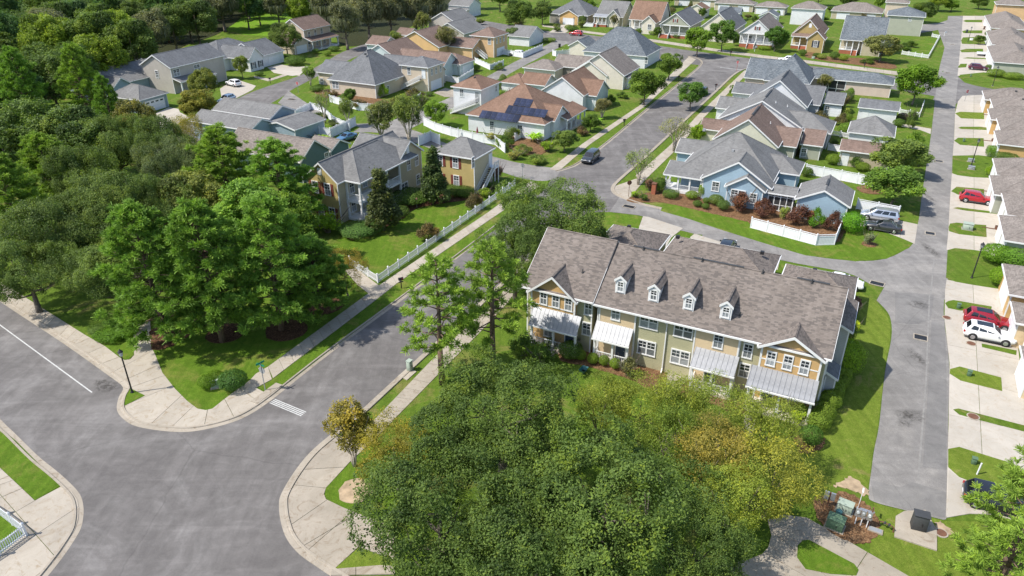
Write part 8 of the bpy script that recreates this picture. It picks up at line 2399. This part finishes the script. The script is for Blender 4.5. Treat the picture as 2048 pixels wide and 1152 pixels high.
# covers and grates
def cover(px, py, r_, label, m='rust'):
    p = at(px, py); o = tag(empty('manhole_cover', (p.x, p.y, .062)), label, 'manhole cover')
    MB().lathe([(r_ + .1, -.06), (r_ + .1, .018), (r_ + .005, .022)], 24).build('ring', M['concrete_old'], o); MB().lathe([(r_, -.06), (r_, .03), (r_ * .9, .036)], 24).build('lid', M[m], o)
    for k in range(4): MB().box(-r_ * .7, r_ * .7, -.018 + (k - 1.5) * r_ * .35, .018 + (k - 1.5) * r_ * .35, .034, .044).build('rib', M[m], o)
cover(1893, 636, .36, 'round iron cover at the alley edge behind the near red car'); cover(1942, 688, .40, 'round iron cover beside the white car'); cover(1946, 834, .42, 'round iron cover on the long thin grass strip'); cover(1882, 1067, .36, 'round reddish cover beside the utility pad')
def grate(px, py, w, d, label, rz=GRID, z=.075):
    p = at(px, py); o = tag(empty('drain_grate', (p.x, p.y, z), R(rz)), label, 'drain grate')
    f = .09; w *= 1.12; d *= 1.25
    MB().box(-w / 2 - f, w / 2 + f, -d / 2 - f, -d / 2, -.04, .02).box(-w / 2 - f, w / 2 + f, d / 2, d / 2 + f, -.04, .02).box(-w / 2 - f, -w / 2, -d / 2, d / 2, -.04, .02).box(w / 2, w / 2 + f, -d / 2, d / 2, -.04, .02).build('frame', M['concrete'], o)
    MB().box(-w / 2, w / 2, -d / 2, d / 2, -.04, -.02).build('pit', M['black'], o)
    n = int(w / .12); me = MB().box(-.012, .012, -d / 2, d / 2, -.02, .004).mesh('bar', M['black'])
    for i in range(1, n): link('bar', me, o, (-w / 2 + w * i / n, 0, 0))
grate(1841, 676, 1.05, .8, 'nearest drain grate in the right alley'); grate(1860, 467.5, 1.0, .8, 'drain grate beside the parking pad'); grate(1878, 323, 1.0, .8, 'drain grate level with the two utility boxes'); grate(1754, 568, 1.3, .75, 'drain grate behind the right garage roof', GRID - 8)
grate(1258, 414, 1.5, .75, 'drain grate at the alley mouth', GRID - 3); grate(583, 199, 1.4, .7, 'drain grate at the left alley junction', -20); grate(1905, 89, .9, .6, 'farthest drain grate in the right alley'); grate(1895, 146, .9, .6, 'drain grate near the maroon car')
# storm drain inlet in the kerb
p = at(540, 790); o = tag(empty('storm_drain', (p.x, p.y, 0), R(63)), 'storm drain inlet with dark slot in the left kerb', 'storm drain')
MB().box(-1.6, 1.6, -.05, .75, .0, .14).build('cap', M['concrete_old'], o); MB().box(-1.5, 1.5, -.1, -.045, .03, .11).build('slot', M['black'], o)
# bins
def bin_(px, py, label, m, rz=GRID):
    p = at(px, py); o = tag(empty('wheelie_bin', (p.x, p.y, .05), R(rz)), label, 'bin')
    link('body', bevel_mesh(MB().add([(-.24, -.26, .06), (.24, -.26, .06), (.24, .26, .06), (-.24, .26, .06), (-.3, -.34, 1.0), (.3, -.34, 1.0), (.3, .34, 1.0), (-.3, .34, 1.0)], [(3, 2, 1, 0), (4, 5, 6, 7), (0, 1, 5, 4), (1, 2, 6, 5), (2, 3, 7, 6), (3, 0, 4, 7)]).mesh('body', M[m]), .03, 1), o)
    MB().box(-.33, .33, -.38, .38, 1.0, 1.06).build('lid', M[m], o)
    for y in (-.22, .22): MB().tube((-.3, y - .04, .12), (-.3, y + .04, .12), .12, n=12).build('wheel', M['rubber'], o)
M['binnavy'] = plain('bin_navy', (.03, .04, .055), .5); M['binbrown'] = plain('bin_brown', (.12, .07, .05), .6)
bin_(1933, 66, 'dark wheelie bin at the far driveway edge', 'binnavy'); bin_(1968, 59, 'brown wheelie bin on the far driveway', 'binbrown'); bin_(1822, 240, 'dark wheelie bin left of two under the big maple', 'binnavy'); bin_(1832, 241, 'dark wheelie bin right of two under the big maple', 'binnavy'); bin_(1119, 95, 'black wheelie bin by the upper alley stop sign', 'black')
for x, y, lab in [(1984, 231, 'reddish planter box at the garage wall below the stop sign'), (1986, 283, 'green planter box at the garage wall third strip'), (1989, 385, 'reddish planter box behind the red car'), (1994, 459, 'brown planter box beside the pale utility box')]:
    p = at(x, y); o = tag(empty('planter_box', (p.x, p.y, .05), R(GRID)), lab, 'planter')
    MB().box(-.3, .3, -.3, .3, 0, .45).build('box', M['rust'], o); MB().box(-.25, .25, -.25, .25, .45, .47).build('soil', M['mulch'], o)
    MB().box(-1.9, -.35, -.25, -.19, 0, .12).build('edging', M['rust'], o)
# white lid on the far driveway
p = at(1967, 112); o = tag(empty('trailer', (p.x, p.y, .05), R(GRID)), 'flat white covered trailer above the maroon car', 'trailer')
MB().box(-1.9, 1.7, -.85, .85, .55, .95).build('cover', M['vinyl'], o); MB().box(-1.7, 1.6, -.75, .75, .35, .55).build('frame', M['dkgrey'], o)
for y in (-.8, .8): MB().tube((.2, y - .1, .3), (.2, y + .1, .3), .3, n=16).build('wheel', M['rubber'], o)
# patio with umbrella and chairs
def parasol(px, py, label, r_=1.6, h=2.5, m='vinyl', open_=True):
    p = at(px, py); o = tag(empty('umbrella', (p.x, p.y, 0)), label, 'umbrella')
    MB().tube((0, 0, 0), (0, 0, h + .1), .03, n=8).build('pole', M['dkgrey'], o); MB().lathe([(.3, 0), (.3, .08), (.1, .12)], 12).build('base', M['dkgrey'], o)
    if open_:
        n = 8
        for i in range(n):
            a, b = 2 * math.pi * i / n, 2 * math.pi * (i + 1) / n
            MB().add([(0, 0, h), (r_ * math.cos(a), r_ * math.sin(a), h - .5), (r_ * math.cos(b), r_ * math.sin(b), h - .5), (0, 0, h - .03), (r_ * math.cos(a), r_ * math.sin(a), h - .56), (r_ * math.cos(b), r_ * math.sin(b), h - .56)], [(0, 1, 2), (5, 4, 3), (1, 4, 5, 2)]).build('canopy_panel', M[m], o)
    else:
        MB().lathe([(.10, h - 1.9), (.24, h - 1.5), (.16, h - .6), (.04, h)], 10).build('canopy', M[m], o)
M['burgundy'] = plain('burgundy_cloth', (.22, .03, .05), .8)
parasol(617, 258, 'open white patio umbrella in the back garden', 2.0, 2.6)
parasol(955, 283, 'closed burgundy umbrella beside the solar house', m='burgundy', open_=False, h=2.8)
disc(618, 262, 2.2, 'round pale stone patio under the white umbrella', 'sand', .06)
p = at(617, 262); o = tag(empty('patio_table', (p.x, p.y, .06)), 'round patio table under the white umbrella', 'table')
MB().lathe([(.6, .68), (.62, .71), (.6, .74)], 20).build('top', M['dkgrey'], o); MB().tube((0, 0, 0), (0, 0, .68), .07, n=8).build('leg', M['dkgrey'], o)
for i, (x, y, lab) in enumerate([(607, 266, 'dark patio chair left of the round table'), (626, 268, 'dark patio chair in front of the round table'), (632, 257, 'dark patio chair right of the round table'), (622, 251, 'dark patio chair behind the round table')]):
    q = at(x, y); o = tag(empty('patio_chair', (q.x, q.y, .06), math.atan2((p - q).y, (p - q).x) - math.pi / 2), lab, 'chair', 'dark patio chairs')
    MB().box(-.25, .25, -.25, .25, .40, .45).build('seat', M['dkgrey'], o); MB().box(-.25, .25, -.28, -.22, .45, .95).build('backrest', M['dkgrey'], o)
    for sx in (-.22, .22):
        for sy in (-.22, .22): MB().tube((sx, sy, 0), (sx, sy, .4), .02, n=6).build('leg', M['dkgrey'], o)
# white pyramid trellis, bird house, brick pillar, porch pot, play things
p = at(917, 278); o = tag(empty('trellis', (p.x, p.y, 0)), 'white pyramid trellis in the solar house garden', 'trellis')
for i in range(4):
    a = i * math.pi / 2; MB().tube((.55 * math.cos(a), .55 * math.sin(a), 0), (0, 0, 2.3), .03, n=6).build('leg', M['white'], o)
for k in range(7):
    f = k / 8; r_ = .55 * (1 - f)
    for i in range(4): MB().tube((r_ * math.cos(i * math.pi / 2), r_ * math.sin(i * math.pi / 2), 2.3 * f + .1), (r_ * math.cos((i + 1) * math.pi / 2), r_ * math.sin((i + 1) * math.pi / 2), 2.3 * f + .1), .02, n=5).build('slat', M['white'], o)
p = at(834, 416); o = tag(empty('birdhouse', (p.x, p.y, 0), R(20)), 'small wooden birdhouse on a post in the bright lawn', 'birdhouse')
MB().tube((0, 0, -.05), (0, 0, 1.1), .03, n=6).build('post', M['grey'], o); MB().box(-.14, .14, -.14, .14, 1.1, 1.4).build('box', M['rust'], o)
MB().add([(-.2, -.2, 1.38), (.2, -.2, 1.38), (.2, .2, 1.38), (-.2, .2, 1.38), (0, 0, 1.72)], [(0, 1, 4), (1, 2, 4), (2, 3, 4), (3, 0, 4), (3, 2, 1, 0)]).build('roof', plain('copper_roof', (.30, .15, .10), .6), o)
p = at(1307, 388); o = tag(empty('brick_pillar', (p.x, p.y, 0), R(GRID)), 'brick pillar left of the blue porch', 'pillar')
MB().box(-.32, .32, -.32, .32, -.05, 1.7).build('shaft', M['brick'], o); MB().box(-.38, .38, -.38, .38, 1.7, 1.8).build('cap', M['rust'], o)
p = at(1166, 748); o = tag(empty('wheelbarrow', (p.x, p.y, 0), R(60)), 'teal wheelbarrow lying at the second townhouse bed', 'wheelbarrow')
M['teal'] = plain('teal_plastic', (.04, .16, .16), .45)
MB().add([(-.2, -.2, .25), (.35, -.2, .25), (.35, .2, .25), (-.2, .2, .25), (-.4, -.33, .6), (.55, -.33, .6), (.55, .33, .6), (-.4, .33, .6)], [(3, 2, 1, 0), (0, 1, 5, 4), (1, 2, 6, 5), (2, 3, 7, 6), (3, 0, 4, 7), (0, 1, 2, 3)]).build('tray', M['teal'], o)
MB().tube((.6, -.04, .18), (.6, .04, .18), .18, n=14).build('wheel', M['rubber'], o)
for y in (-.25, .25): MB().tube((.6, y * .3, .18), (-.9, y, .55), .022, n=6).build('handle', M['dkgrey'], o)
